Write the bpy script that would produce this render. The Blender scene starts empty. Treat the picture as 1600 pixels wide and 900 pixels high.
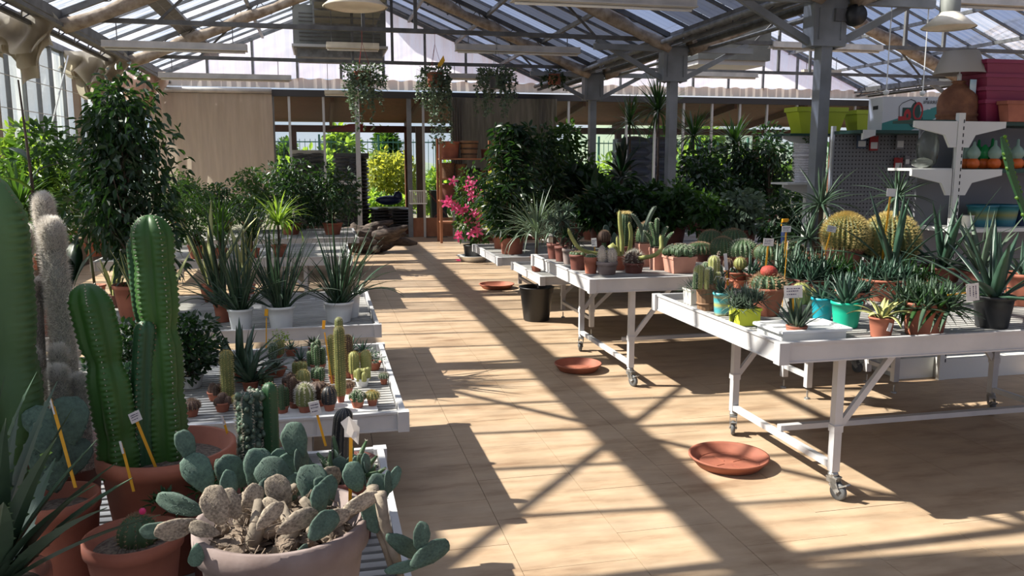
import bpy, math, random
import numpy as np
from mathutils import Vector, Matrix
from math import sin, cos, pi, radians, sqrt, atan2
S = bpy.context.scene
COL = S.collection
random.seed(7)
RN = np.random.default_rng(7)

# ------------------------------------------------ camera, sky, sun, exposure
CAM_H = 1.65; FPX = 1300.0; PSI = radians(12.86); PIT = radians(8.57)
cd = bpy.data.cameras.new('camera'); cam = bpy.data.objects.new('camera', cd); COL.objects.link(cam)
cam.location = (0, 0, CAM_H); cam.rotation_euler = (pi/2 - PIT, 0, -PSI)
cd.sensor_width = 36; cd.lens = 36*FPX/1600; cd.clip_start = 0.05; cd.clip_end = 400
S.camera = cam
S.view_settings.view_transform = 'Standard'; S.view_settings.look = 'None'
S.view_settings.gamma = 1; S.view_settings.use_curve_mapping = False
S.view_settings.exposure = 0.0

def newmat(name):
    m = bpy.data.materials.new(name); m.use_nodes = True
    nt = m.node_tree; nt.nodes.clear()
    out = nt.nodes.new('ShaderNodeOutputMaterial')
    return m, nt, out
W = bpy.data.worlds.new('sky'); S.world = W; W.use_nodes = True
nt = W.node_tree; nt.nodes.clear()
def N(nt, typ, **kw):
    n = nt.nodes.new(typ)
    for k, v in kw.items():
        if k.startswith('i_'): n.inputs[int(k[2:])].default_value = v
        else: setattr(n, k, v)
    return n
def L(nt, a, ao, b, bi): nt.links.new(a.outputs[ao], b.inputs[bi])
tc = N(nt, 'ShaderNodeTexCoord'); sx = N(nt, 'ShaderNodeSeparateXYZ'); L(nt, tc, 'Generated', sx, 0)
rp = N(nt, 'ShaderNodeValToRGB'); L(nt, sx, 'Z', rp, 0)
rp.color_ramp.elements[0].position = 0.0; rp.color_ramp.elements[0].color = (.80, .88, 1, 1)
rp.color_ramp.elements[1].position = 0.6; rp.color_ramp.elements[1].color = (.20, .40, .80, 1)
e = rp.color_ramp.elements.new(.18); e.color = (.45, .65, .96, 1)
mp = N(nt, 'ShaderNodeMapping'); mp.inputs['Scale'].default_value = (1, 1, 3.2); L(nt, tc, 'Generated', mp, 0)
nz = N(nt, 'ShaderNodeTexNoise'); nz.inputs['Scale'].default_value = 2.3; nz.inputs['Detail'].default_value = 6; L(nt, mp, 0, nz, 'Vector')
cr = N(nt, 'ShaderNodeValToRGB'); L(nt, nz, 'Fac', cr, 0)
cr.color_ramp.elements[0].position = .40; cr.color_ramp.elements[1].position = .66
mx = N(nt, 'ShaderNodeMixRGB'); L(nt, cr, 0, mx, 0); L(nt, rp, 0, mx, 1); mx.inputs[2].default_value = (1.0, 1.0, 1.03, 1)
bg = N(nt, 'ShaderNodeBackground'); L(nt, mx, 0, bg, 0); bg.inputs[1].default_value = .86
wo = N(nt, 'ShaderNodeOutputWorld'); L(nt, bg, 0, wo, 0)

sd = bpy.data.lights.new('sun', 'SUN'); sun = bpy.data.objects.new('sun', sd); COL.objects.link(sun)
sd.energy = 14; sd.angle = radians(.6); sd.color = (1, .93, .80)
sun.rotation_euler = Vector((-1.0, .3, 1.0)).to_track_quat('Z', 'Y').to_euler(); sun.location = (-8, 6, 12)

# ------------------------------------------------ pixel -> point on a known plane (a 1600x900 frame)
_fw = Vector((sin(PSI)*cos(PIT), cos(PSI)*cos(PIT), -sin(PIT))); _rt = Vector((cos(PSI), -sin(PSI), 0)); _up = _rt.cross(_fw)
_O = Vector((0, 0, CAM_H))
def ray(x, y): return _fw*FPX + _rt*(x-800) - _up*(y-450)
def at(x, y, z=0.0): d = ray(x, y); return _O + d*((z-CAM_H)/d.z)
def aty(x, y, Y): d = ray(x, y); return _O + d*(Y/d.y)
def mpp(p): return (Vector(p)-_O).dot(_fw)/FPX          # metres per pixel at a point

# ------------------------------------------------ mesh helper
class B:
    def __init__(s): s.v = []; s.f = []
    def quad(s, a, b, c, d):
        n = len(s.v); s.v += [tuple(a), tuple(b), tuple(c), tuple(d)]; s.f.append((n, n+1, n+2, n+3)); return s
    def box(s, c, d, rz=0, rx=0, ry=0, taper=1.0):
        M = Matrix.Rotation(rz, 3, 'Z') @ Matrix.Rotation(ry, 3, 'Y') @ Matrix.Rotation(rx, 3, 'X'); c = Vector(c); n = len(s.v)
        for z in (-.5, .5):
            t = taper if z < 0 else 1.0
            for x, y in ((-.5, -.5), (.5, -.5), (.5, .5), (-.5, .5)):
                s.v.append(tuple(c + M @ Vector((x*d[0]*t, y*d[1]*t, z*d[2]))))
        for q in ((0, 3, 2, 1), (4, 5, 6, 7), (0, 1, 5, 4), (1, 2, 6, 5), (2, 3, 7, 6), (3, 0, 4, 7)): s.f.append(tuple(n+i for i in q))
        return s
    def bar(s, p, q, w, h=None, up=(0, 0, 1)):
        h = h or w; p = Vector(p); q = Vector(q); d = (q-p).normalized(); u = Vector(up)
        if abs(d.dot(u)) > .97: u = Vector((0, 1, 0))
        a = d.cross(u).normalized()*w/2; b = a.cross(d).normalized()*h/2; n = len(s.v)
        for o in (p, q):
            for x, y in ((-1, -1), (1, -1), (1, 1), (-1, 1)): s.v.append(tuple(o + a*x + b*y))
        for g in ((0, 1, 2, 3), (7, 6, 5, 4), (0, 4, 5, 1), (1, 5, 6, 2), (2, 6, 7, 3), (3, 7, 4, 0)): s.f.append(tuple(n+i for i in g))
        return s
    def tube(s, pts, r, n=8, cap=True, squash=1.0):
        pts = [Vector(p) for p in pts]; k = len(pts); R = r if hasattr(r, '__len__') else [r]*k; b0 = len(s.v); pa = None
        for i, p in enumerate(pts):
            d = (pts[min(i+1, k-1)] - pts[max(i-1, 0)]).normalized()
            if pa is None: pa = d.orthogonal().normalized()
            pa = (pa - d*pa.dot(d)).normalized(); pb = d.cross(pa)
            for j in range(n):
                a = 2*pi*j/n; s.v.append(tuple(p + pa*cos(a)*R[i] + pb*sin(a)*R[i]*squash))
        for i in range(k-1):
            for j in range(n):
                s.f.append((b0+i*n+j, b0+i*n+(j+1) % n, b0+(i+1)*n+(j+1) % n, b0+(i+1)*n+j))
        if cap: s.f.append(tuple(b0+j for j in range(n))[::-1]); s.f.append(tuple(b0+(k-1)*n+j for j in range(n)))
        return s
    def lathe(s, prof, n=24, c=(0, 0, 0), fr=None, cap=False, sy=1.0):
        b0 = len(s.v); k = len(prof)
        for i, (r, z) in enumerate(prof):
            for j in range(n):
                a = 2*pi*j/n; q = r*(fr(a, i, z) if fr else 1); s.v.append((c[0]+q*cos(a), c[1]+q*sin(a)*sy, c[2]+z))
        for i in range(k-1):
            for j in range(n): s.f.append((b0+i*n+j, b0+i*n+(j+1) % n, b0+(i+1)*n+(j+1) % n, b0+(i+1)*n+j))
        if cap: s.f.append(tuple(b0+(k-1)*n+j for j in range(n)))
        return s
    def add(s, V, F):
        n = len(s.v); s.v += [tuple(v) for v in V]; s.f += [tuple(int(i)+n for i in f) for f in F]; return s
    def ball(s, c, r, nu=10, nv=6, sc=(1, 1, 1), bump=0):
        c = Vector(c); b0 = len(s.v)
        for i in range(nv+1):
            t = pi*i/nv
            for j in range(nu):
                a = 2*pi*j/nu; q = r*(1+bump*(random.random()-.5)); s.v.append((c.x+q*sin(t)*cos(a)*sc[0], c.y+q*sin(t)*sin(a)*sc[1], c.z-q*cos(t)*sc[2]))
        for i in range(nv):
            for j in range(nu): s.f.append((b0+i*nu+j, b0+i*nu+(j+1) % nu, b0+(i+1)*nu+(j+1) % nu, b0+(i+1)*nu+j))
        return s
    def mesh(s, name, mat, smooth=False):
        m = bpy.data.meshes.new(name); m.from_pydata(s.v, [], s.f)
        for q in (mat if isinstance(mat, (list, tuple)) else [mat]): m.materials.append(q)
        if smooth: m.polygons.foreach_set('use_smooth', [True]*len(m.polygons))
        return m
    def build(s, name, mat, parent=None, smooth=False, loc=None, kind=None, label=None):
        o = bpy.data.objects.new(name, s.mesh(name, mat, smooth)); COL.objects.link(o)
        if parent: o.parent = parent
        if loc is not None: o.location = loc
        if kind: o['kind'] = kind
        if label: o['label'] = label
        return o
def inst(name, mesh, parent, loc=(0, 0, 0), rot=(0, 0, 0), sc=1.0, label=None):
    o = bpy.data.objects.new(name, mesh); COL.objects.link(o); o.parent = parent; o.location = loc; o.rotation_euler = rot
    o.scale = (sc, sc, sc) if not hasattr(sc, '__len__') else sc
    if label: o['label'] = label
    return o
def T(name, label, cat, loc=(0, 0, 0), rz=0, group=None):
    o = bpy.data.objects.new(name, None); COL.objects.link(o); o.empty_display_size = .05
    o.location = loc; o.rotation_euler = (0, 0, rz); o['label'] = label; o['category'] = cat
    if group: o['group'] = group
    return o
def tag(o, label, cat, group=None):
    o['label'] = label; o['category'] = cat
    if group: o['group'] = group
    return o
def struct(name, label=None, loc=(0, 0, 0)):
    o = bpy.data.objects.new(name, None); COL.objects.link(o); o.location = loc; o['kind'] = 'structure'
    if label: o['label'] = label
    return o

# ------------------------------------------------ materials
def pbr(name, col, rough=.6, metal=0, col2=None, scale=8, bump=0, bscale=None, detail=4, stretch=(1, 1, 1), spec=.5, lo=.35, hi=.65, rnd=0, coord='Object', trans=0, tcol=None):
    m, nt, out = newmat(name)
    p = N(nt, 'ShaderNodeBsdfPrincipled'); p.inputs['Roughness'].default_value = rough; p.inputs['Metallic'].default_value = metal
    p.inputs['Specular IOR Level'].default_value = spec
    c4 = (*col, 1); src = None
    if col2 or bump:
        tc = N(nt, 'ShaderNodeTexCoord'); mp = N(nt, 'ShaderNodeMapping'); mp.inputs['Scale'].default_value = stretch
        L(nt, tc, coord, mp, 0)
    if col2:
        nz = N(nt, 'ShaderNodeTexNoise'); nz.inputs['Scale'].default_value = scale; nz.inputs['Detail'].default_value = detail; L(nt, mp, 0, nz, 'Vector')
        cr = N(nt, 'ShaderNodeValToRGB'); cr.color_ramp.elements[0].position = lo; cr.color_ramp.elements[1].position = hi
        cr.color_ramp.elements[0].color = c4; cr.color_ramp.elements[1].color = (*col2, 1); L(nt, nz, 0, cr, 0); src = cr
    else:
        src = N(nt, 'ShaderNodeRGB'); src.outputs[0].default_value = c4
    if rnd:
        oi = N(nt, 'ShaderNodeObjectInfo'); mr = N(nt, 'ShaderNodeMapRange'); mr.inputs[3].default_value = 1-rnd; mr.inputs[4].default_value = 1+rnd
        L(nt, oi, 'Random', mr, 0); hs = N(nt, 'ShaderNodeHueSaturation'); L(nt, mr, 0, hs, 'Value'); L(nt, src, 0, hs, 'Color'); src = hs
    L(nt, src, 0, p, 'Base Color')
    if bump:
        bz = N(nt, 'ShaderNodeTexNoise'); bz.inputs['Scale'].default_value = bscale or scale*3; bz.inputs['Detail'].default_value = 5; L(nt, mp, 0, bz, 'Vector')
        bp = N(nt, 'ShaderNodeBump'); bp.inputs['Strength'].default_value = bump; bp.inputs['Distance'].default_value = .01; L(nt, bz, 0, bp, 'Height'); L(nt, bp, 0, p, 'Normal')
    if trans:
        t = N(nt, 'ShaderNodeBsdfTranslucent'); t.inputs[0].default_value = (*(tcol or col), 1)
        ms = N(nt, 'ShaderNodeMixShader'); ms.inputs[0].default_value = trans; L(nt, p, 0, ms, 1); L(nt, t, 0, ms, 2); L(nt, ms, 0, out, 0)
    else: L(nt, p, 0, out, 0)
    return m
def leafmat(name, a, b, tcol, rough=.35, trans=.3, sc=6, rnd=.15):
    return pbr(name, a, rough, 0, b, sc, trans=trans, tcol=tcol, rnd=rnd, coord='Object')
def sheet(name, clear, tint, trl=0.0, gloss=.06, wave=0, waxis=(1, 0, 0), diff=(.8, .8, .8), rnd=0):
    # clear = part that passes straight through, trl = milky translucent part
    m, nt, out = newmat(name)
    t = N(nt, 'ShaderNodeBsdfTransparent'); t.inputs[0].default_value = (*tint, 1)
    d = N(nt, 'ShaderNodeBsdfTranslucent'); d.inputs[0].default_value = (*diff, 1)
    m1 = N(nt, 'ShaderNodeMixShader'); m1.inputs[0].default_value = 1-clear; L(nt, t, 0, m1, 1); L(nt, d, 0, m1, 2)
    if wave:
        tc = N(nt, 'ShaderNodeTexCoord'); mp = N(nt, 'ShaderNodeMapping'); mp.inputs['Scale'].default_value = tuple(wave*x for x in waxis); L(nt, tc, 'Object', mp, 0)
        nz = N(nt, 'ShaderNodeTexNoise'); nz.inputs['Scale'].default_value = 1.0; nz.inputs['Detail'].default_value = 1; L(nt, mp, 0, nz, 'Vector')
        mr = N(nt, 'ShaderNodeMapRange'); mr.inputs[1].default_value = .35; mr.inputs[2].default_value = .65; mr.inputs[3].default_value = max(0, 1-clear-.12); mr.inputs[4].default_value = min(1, 1-clear+.12)
        L(nt, nz, 0, mr, 0); L(nt, mr, 0, m1, 0)
    g = N(nt, 'ShaderNodeBsdfGlossy'); g.inputs['Roughness'].default_value = .12
    lw = N(nt, 'ShaderNodeLayerWeight'); lw.inputs[0].default_value = .25
    mm = N(nt, 'ShaderNodeMath', operation='MULTIPLY'); L(nt, lw, 'Fresnel', mm, 0); mm.inputs[1].default_value = gloss*4
    m2 = N(nt, 'ShaderNodeMixShader'); L(nt, mm, 0, m2, 0); L(nt, m1, 0, m2, 1); L(nt, g, 0, m2, 2); L(nt, m2, 0, out, 0)
    return m
M = {}
M['white'] = pbr('white_painted_metal', (.53, .52, .52), .45, 0, (.44, .44, .45), 5, rnd=.04)
M['whitep'] = pbr('white_plastic', (.74, .74, .72), .4)
M['litter'] = pbr('dead_litter', (.24, .18, .13), .9, 0, (.09, .065, .048), 30, bump=.5)
M['slat'] = pbr('white_slats', (.47, .46, .44), .6, 0, (.27, .26, .245), 3, stretch=(1, 4, 1), rnd=.08)
M['galv'] = pbr('galvanised_steel', (.26, .27, .28), .5, .5, (.16, .165, .17), 10)
M['galvd'] = pbr('dull_steel', (.15, .152, .155), .6, .3, (.09, .09, .092), 6)
M['greypost'] = pbr('grey_post', (.24, .255, .27), .6, .2, (.17, .18, .185), 3)
M['alu'] = pbr('aluminium_bar', (.55, .55, .54), .4, .5)
M['terra'] = pbr('terracotta', (.36, .120, .068), .75, 0, (.28, .088, .052), 9, rnd=.1)
M['terra_pale'] = pbr('pale_terracotta', (.55, .27, .20), .8, 0, (.44, .21, .15), 7)
M['terra_old'] = pbr('weathered_terracotta', (.27, .215, .20), .88, 0, (.17, .12, .105), 6, bump=.3)
M['terra_dark'] = pbr('dark_terracotta', (.17, .052, .035), .7, 0, (.12, .04, .03), 6)
M['soil'] = pbr('soil', (.035, .022, .014), .95, 0, (.085, .06, .04), 60, bump=.8, bscale=80)
M['gravel'] = pbr('gravel', (.20, .16, .12), .9, 0, (.07, .05, .04), 90, bump=1, bscale=90)
M['black'] = pbr('black_plastic', (.012, .013, .015), .45)
M['grey'] = pbr('grey_plastic', (.12, .12, .125), .5)
M['rubber'] = pbr('grey_rubber', (.10, .105, .11), .6)
M['zinc'] = pbr('zinc_castor', (.42, .42, .41), .4, .7, (.28, .28, .27), 20)
M['cloth'] = pbr('shade_cloth', (.62, .50, .42), .9, 0, (.48, .385, .32), 3, stretch=(6, 6, .6), trans=.5, tcol=(.90, .74, .64))
M['clothg'] = pbr('grey_shade_cloth', (.24, .225, .20), .9, 0, (.13, .125, .11), 3, stretch=(6, 6, .6), trans=.3, tcol=(.30, .27, .22))
M['clothw'] = pbr('rolled_cloth', (.38, .32, .26), .9, 0, (.20, .15, .11), 9, bump=.5, bscale=25)
M['wood'] = pbr('brown_wood', (.16, .055, .028), .6, 0, (.10, .035, .02), 5, stretch=(1, 12, 1))
M['woodlit'] = pbr('stained_boards', (.40, .17, .085), .6, 0, (.30, .12, .06), 4, stretch=(2, 10, 1))
M['rootwood'] = pbr('driftwood', (.13, .095, .075), .9, 0, (.045, .033, .027), 9, bump=.8, bscale=20, stretch=(1, 1, 3))
M['lime'] = pbr('lime_plastic', (.36, .44, .02), .5)
M['magenta'] = pbr('magenta_plastic', (.21, .018, .055), .5)
M['yellow'] = pbr('yellow_plastic', (.85, .46, .03), .5, trans=.25, tcol=(.9, .5, .04))
M['yelpot'] = pbr('lemon_pot', (.74, .80, .06), .5)
M['card'] = pbr('label_card', (.75, .72, .70), .6, trans=.15, tcol=(.8, .75, .7))
M['ink'] = pbr('ink', (.06, .045, .10), .7)
M['teal'] = pbr('teal_pot', (.01, .30, .38), .4)
M['green_pot'] = pbr('green_pot', (.01, .42, .26), .4)
M['cream'] = pbr('cream_lacquer', (.70, .67, .60), .5, 0, (.58, .55, .48), 3)
M['greensh'] = pbr('dark_green_shelf', (.012, .05, .038), .5)
M['pinkf'] = pbr('pink_petals', (.80, .05, .22), .5, 0, (.90, .22, .42), 30, trans=.4, tcol=(.9, .1, .3))
M['redcac'] = pbr('red_graft', (.36, .035, .025), .7, 0, (.24, .04, .02), 40, bump=.5)
M['spine_y'] = pbr('golden_spines', (.66, .52, .20), .5, trans=.15, tcol=(.8, .6, .25))
M['spine_w'] = pbr('pale_spines', (.66, .62, .52), .5, trans=.2, tcol=(.8, .75, .6))
M['spine_b'] = pbr('brown_spines', (.30, .19, .11), .6)
M['hair'] = pbr('white_wool', (.74, .70, .65), .8, trans=.35, tcol=(.85, .80, .74), rnd=.08)
M['wool'] = pbr('grey_wool', (.40, .375, .34), .9, 0, (.26, .24, .22), 20)
M['woolc'] = pbr('cream_wool', (.66, .56, .45), .9, 0, (.50, .41, .32), 30, bump=.8, bscale=60)
M['lf_dark'] = leafmat('dark_leaf', (.014, .042, .015), (.008, .025, .010), (.07, .18, .02), .36, .20)
M['lf_mid'] = leafmat('mid_leaf', (.032, .085, .020), (.018, .052, .016), (.15, .32, .03), .38, .28)
M['lf_lite'] = leafmat('bright_leaf', (.14, .27, .035), (.08, .18, .03), (.42, .62, .06), .5, .45)
M['lf_yel'] = leafmat('yellow_leaf', (.26, .30, .04), (.10, .17, .03), (.50, .52, .06), .5, .45)
M['lf_blue'] = leafmat('bluegreen_leaf', (.050, .105, .070), (.028, .065, .042), (.12, .26, .08), .38, .15)
M['lf_grey'] = leafmat('greygreen_leaf', (.135, .19, .13), (.07, .11, .075), (.2, .3, .12), .5, .15)
M['lf_agave'] = leafmat('agave_leaf', (.075, .125, .075), (.040, .075, .050), (.2, .35, .06), .38, .14)
M['lf_sans'] = leafmat('spear_leaf', (.020, .050, .024), (.045, .090, .045), (.08, .2, .03), .35, .12, sc=14)
M['lf_var'] = leafmat('cream_margin_leaf', (.62, .60, .26), (.50, .52, .20), (.7, .7, .25), .5, .3)
M['euph'] = pbr('euphorbia_green', (.045, .130, .022), .5, 0, (.024, .078, .016), 5, trans=.14, tcol=(.2, .5, .04), stretch=(1, 1, .4))
M['euphd'] = pbr('deep_euphorbia', (.030, .095, .035), .5, 0, (.020, .065, .028), 4, trans=.12, tcol=(.12, .38, .06), stretch=(1, 1, .4))
M['cac_g'] = pbr('cactus_green', (.050, .10, .035), .6, 0, (.030, .065, .025), 20)
M['cac_o'] = pbr('olive_cactus', (.16, .17, .05), .6, 0, (.10, .115, .035), 15)
M['cac_y'] = pbr('yellow_green_cactus', (.30, .30, .10), .6, 0, (.20, .22, .06), 12)
M['cac_b'] = pbr('brown_cactus', (.090, .050, .035), .8, 0, (.05, .03, .022), 20)
M['pad'] = pbr('prickly_pear_pad', (.078, .135, .098), .7, 0, (.036, .066, .050), 14, lo=.3, hi=.7, rnd=.35, bump=.35, bscale=60)
M['pado'] = pbr('old_pad', (.38, .31, .23), .85, 0, (.15, .12, .09), 14, bump=.4, rnd=.25)
M['bark'] = pbr('bark', (.10, .065, .045), .9, 0, (.05, .035, .025), 15)
M['stalk'] = pbr('green_stem', (.05, .07, .025), .7)
M['denim'] = pbr('blue_sack', (.012, .022, .07), .35)
M['bagd'] = pbr('dark_sacks', (.045, .04, .042), .35, 0, (.09, .085, .08), 6, rnd=.2)
M['wicker'] = pbr('grey_wicker', (.66, .65, .69), .7, 0, (.50, .49, .53), 40, bump=.6, bscale=60, stretch=(1, 1, 2))
M['red'] = pbr('red_frame', (.32, .02, .02), .4)
M['lamp'] = pbr('reflector', (.72, .66, .55), .4, 0, (.60, .54, .44), 6)
M['tubefit'] = pbr('light_batten', (.55, .52, .49), .5, 0, (.42, .40, .38), 5)
M['ductm'] = pbr('duct_sheet', (.20, .21, .195), .55, .2, (.14, .15, .14), 3)
M['headb'] = pbr('dark_beam', (.07, .07, .075), .9, 0, spec=.1)
M['canopyb'] = pbr('canopy_boards', (.22, .082, .042), .7, 0, (.13, .048, .026), 4, stretch=(2, 10, 1))
M['euphl'] = pbr('pale_spurge', (.085, .165, .065), .6, 0, (.055, .115, .045), 4, trans=.14, tcol=(.3, .55, .12))
# ================================================= SETTING
CH = 3.37; EZ = 3.47; RISE = 1.70
NAVES = [(-3.1, 5.0), (5.0, 13.1), (13.1, 21.2)]
TY = [-3.4, .28, 3.98, 7.68, 11.38, 15.0]
YB = 18.6; Y0 = -4.6
# floor: individual tiles
m, nt, out = newmat('floor_tile')
p = N(nt, 'ShaderNodeBsdfPrincipled'); tc = N(nt, 'ShaderNodeTexCoord'); oi = N(nt, 'ShaderNodeObjectInfo')
geo = N(nt, 'ShaderNodeNewGeometry')
mp = N(nt, 'ShaderNodeMapping'); mp.inputs['Scale'].default_value = (.55, 2.2, 1); L(nt, geo, 'Position', mp, 0)
nz = N(nt, 'ShaderNodeTexNoise'); nz.inputs['Scale'].default_value = 2.6; nz.inputs['Detail'].default_value = 9; nz.inputs['Roughness'].default_value = .62; L(nt, mp, 0, nz, 'Vector')
cr = N(nt, 'ShaderNodeValToRGB'); L(nt, nz, 0, cr, 0); r_ = cr.color_ramp
r_.elements[0].position = .30; r_.elements[0].color = (.26, .165, .10, 1); r_.elements[1].position = .68; r_.elements[1].color = (.49, .365, .25, 1)
e = r_.elements.new(.47); e.color = (.42, .30, .195, 1)
n2 = N(nt, 'ShaderNodeTexNoise'); n2.inputs['Scale'].default_value = 5; n2.inputs['Detail'].default_value = 3; L(nt, geo, 'Position', n2, 'Vector')
mr = N(nt, 'ShaderNodeMapRange'); mr.inputs[1].default_value = .3; mr.inputs[2].default_value = .7; mr.inputs[3].default_value = .88; mr.inputs[4].default_value = 1.08; L(nt, n2, 0, mr, 0)
hs = N(nt, 'ShaderNodeHueSaturation'); L(nt, cr, 0, hs, 'Color'); L(nt, mr, 0, hs, 'Value'); L(nt, hs, 0, p, 'Base Color')
p.inputs['Roughness'].default_value = .42; p.inputs['Specular IOR Level'].default_value = .35
n3 = N(nt, 'ShaderNodeTexNoise'); n3.inputs['Scale'].default_value = 14; n3.inputs['Detail'].default_value = 4; L(nt, mp, 0, n3, 'Vector')
bp = N(nt, 'ShaderNodeBump'); bp.inputs['Strength'].default_value = .12; bp.inputs['Distance'].default_value = .01; L(nt, n3, 0, bp, 'Height'); L(nt, bp, 0, p, 'Normal'); L(nt, p, 0, out, 0)
M['tile'] = m
M['grout'] = pbr('grout', (.16, .11, .075), .9)
floor = B().box((6, 6.9, -.06), (30, 24, .1)).build('floor', M['grout']); floor['kind'] = 'structure'; floor['label'] = 'beige stone-look tiled greenhouse floor'
TX, TYy = .50, .50
tl = B().box((0, 0, 0), (TX-.0025, TYy-.0025, .012)).mesh('tile', M['tile'])
cells = []
i0 = int(-4/TX)-1
for i in range(-9, 40):
    for j in range(-9, 38):
        x = .5 + i*TX; y = j*TYy + (TYy/2 if i % 2 else 0) + .1
        if -4.0 < x < 19 and -4 < y < 18.4: cells.append((x, y))
def _vis(c):
    x, y = c
    if y < 2.0: return 1e6
    return (x-1.9)**2*2.2 + (y-2)**2*.6 if -.2 < x < 5.5 else 1e5+x*x
cells.sort(key=_vis)
for c in cells[:300]:
    o = inst('tile', tl, floor, (c[0], c[1], -.006+random.uniform(-.0006, .0006)))
b = B()
for c in cells[300:]: b.box((c[0], c[1], -.006), (TX-.0025, TYy-.0025, .012))
b.build('tiles_beyond', M['tile'], floor, kind='stuff')

# roof sheets
M['roofclear'] = sheet('clear_roof_sheet', .82, (.93, .96, 1.0), wave=3.0, waxis=(.3, 9, 1), diff=(.80, .84, .95))
M['roofclear2'] = sheet('dusty_roof_sheet', .62, (.86, .90, .97), wave=3.0, waxis=(.3, 9, 1), diff=(.72, .72, .80))
M['roofdull'] = sheet('dull_roof_sheet', .30, (.40, .47, .70), gloss=.02, wave=3.0, waxis=(.3, 9, 1), diff=(.16, .19, .27))
M['roofdark'] = sheet('smoky_roof_sheet', .10, (.10, .12, .20), gloss=.015, wave=2.0, waxis=(.5, 4, 1), diff=(.055, .062, .085))
ceiling = struct('ceiling', 'glazed multi-span greenhouse roof of clear and smoky sheets')
PITCH = .62
def corr(name, x0, z0, x1, z1, w, mat):        # one corrugated sheet lying on a slope, corrugations run down the slope
    b = B(); n = 16; V = []; F = []
    for k in range(n+1):
        y = w*k/n; dz = .011*sin(k*pi/2 + .6)
        V += [(x0, y, z0+dz), (x1, y, z1+dz)]
    for k in range(n): F.append((2*k, 2*k+1, 2*k+3, 2*k+2))
    return b.add(V, F).mesh(name, mat, True)
bars = B()
for ni, (a, c) in enumerate(NAVES):
    mid = (a+c)/2; zr = EZ+RISE
    meshes = {}
    for side in (0, 1):
        xa, xb = (a, mid) if side == 0 else (mid, c); za, zb = (EZ, zr) if side == 0 else (zr, EZ)
        for k in range(int((YB-Y0)/PITCH)+1):
            y = Y0 + k*PITCH
            if side == 0: key = 'roofclear' if (ni == 0 or k % 4) else 'roofclear2'
            else: key = ('roofdark' if (k*7) % 5 else 'roofdull') if ni == 0 else ('roofdull' if k % 4 else 'roofclear2')
            if ni == 0 and side == 0 and y > 9.4 and k % 3 == 0: key = 'roofclear2'
            if (side, key) not in meshes: meshes[(side, key)] = corr('roof_sheet', xa, za, xb, zb, PITCH-.01, M[key])
            inst('roof_sheet', meshes[(side, key)], ceiling, (0, y, 0))
            gb = B().bar((xa, y, za-.025), (xb, y, zb-.025), .035, .04)
            bars.add(gb.v, gb.f)
bars.build('glazing_bars', M['galv'], ceiling, kind='stuff')
# ridge caps, purlins and gutters run along the building
trim_n = [0]
def trim(b, mat, label, parent=None, smooth=False):
    trim_n[0] += 1; o = b.build('trim_%d' % trim_n[0], mat, None, smooth); o['kind'] = 'structure'; o['label'] = label; return o
for ni, (a, c) in enumerate(NAVES):
    mid = (a+c)/2; zr = EZ+RISE
    b = B()
    for sgn, xs in ((1, a), (-1, c)):
        for t in (.25, .5, .75):
            b.bar((xs+sgn*4.05*t, Y0, EZ+RISE*t-.085), (xs+sgn*4.05*t, YB, EZ+RISE*t-.085), .05, .06)
    b.bar((mid, Y0, zr+.03), (mid, YB, zr+.03), .22, .05)
    trim(b, M['galv'], 'thin galvanised purlins and ridge cap of roof span %s' % ['nearest the aisle', 'in the middle', 'far to the right'][ni])
trim(B().box((-2.08, 7, EZ+.36), (.24, YB-Y0, .10), ry=-.39), M['galvd'], 'wide dark beam running along the left roof slope')
for k, gx in enumerate([-3.1, 5.0, 13.1, 21.2]):
    b = B().box((gx, (Y0+YB)/2, CH+.03), (.24, YB-Y0, .12))
    b.bar((gx-.16, Y0, CH-.10), (gx-.16, YB, CH-.10), .045); b.bar((gx+.16, Y0, CH-.10), (gx+.16, YB, CH-.10), .045)
    b.bar((gx-.24, Y0, CH-.02), (gx-.24, YB, CH-.02), .03)
    y = Y0
    while y < YB-.6: b.bar((gx-.16, y, CH-.1), (gx, y+.35, CH+.1), .014); b.bar((gx, y+.35, CH+.1), (gx-.16, y+.7, CH-.1), .014); y += .7
    trim(b, M['galvd'], 'dark steel gutter girder with pipes, %s' % ['above the left glass wall', 'over the row of grey posts', 'second from the aisle', 'far right'][k])
def truss(a, c, y, lab):
    mid = (a+c)/2; zr = EZ+RISE-.09; ze = EZ-.09
    b = B(); b.bar((a, y, CH), (c, y, CH), .06, .055)
    b.bar((a, y, ze), (mid, y, zr), .055, .07); b.bar((mid, y, zr), (c, y, ze), .055, .07)
    for dx in (-.34, .34): b.bar((mid+dx, y, CH), (mid+dx, y, zr-.1), .045)
    lo = .32
    b.bar((a+.3, y, ze-.0), (mid-.3, y, zr-lo), .03); b.bar((mid+.3, y, zr-lo), (c-.3, y, ze), .03)
    for s in (-1, 1):
        e = a if s > 0 else c
        for t in np.arange(.12, .95, .085):
            x = e+s*4.05*t; z1 = ze+1.7*t; x2 = e+s*4.05*(t+.045); z2 = ze+1.7*(t+.045)-lo*min(1, t*1.6)
            b.bar((x, y, z1), (x2, y, z2), .012); b.bar((x2, y, z2), (e+s*4.05*(t+.085), y, ze+1.7*(t+.085)), .012)
        b.bar((e+s*1.2, y, CH), (e+s*2.2, y, ze+.95), .03)
    trim(b, M['galvd'], lab)
for ni, (a, c) in enumerate(NAVES):
    for k, y in enumerate(TY):
        truss(a, c, y, 'steel roof truss, %s in the %s span' % (['behind the viewer, rear', 'behind the viewer', 'nearest overhead', 'first one in view', 'second in view', 'last before the gable'][k], ['left', 'middle', 'right'][ni]))
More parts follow.
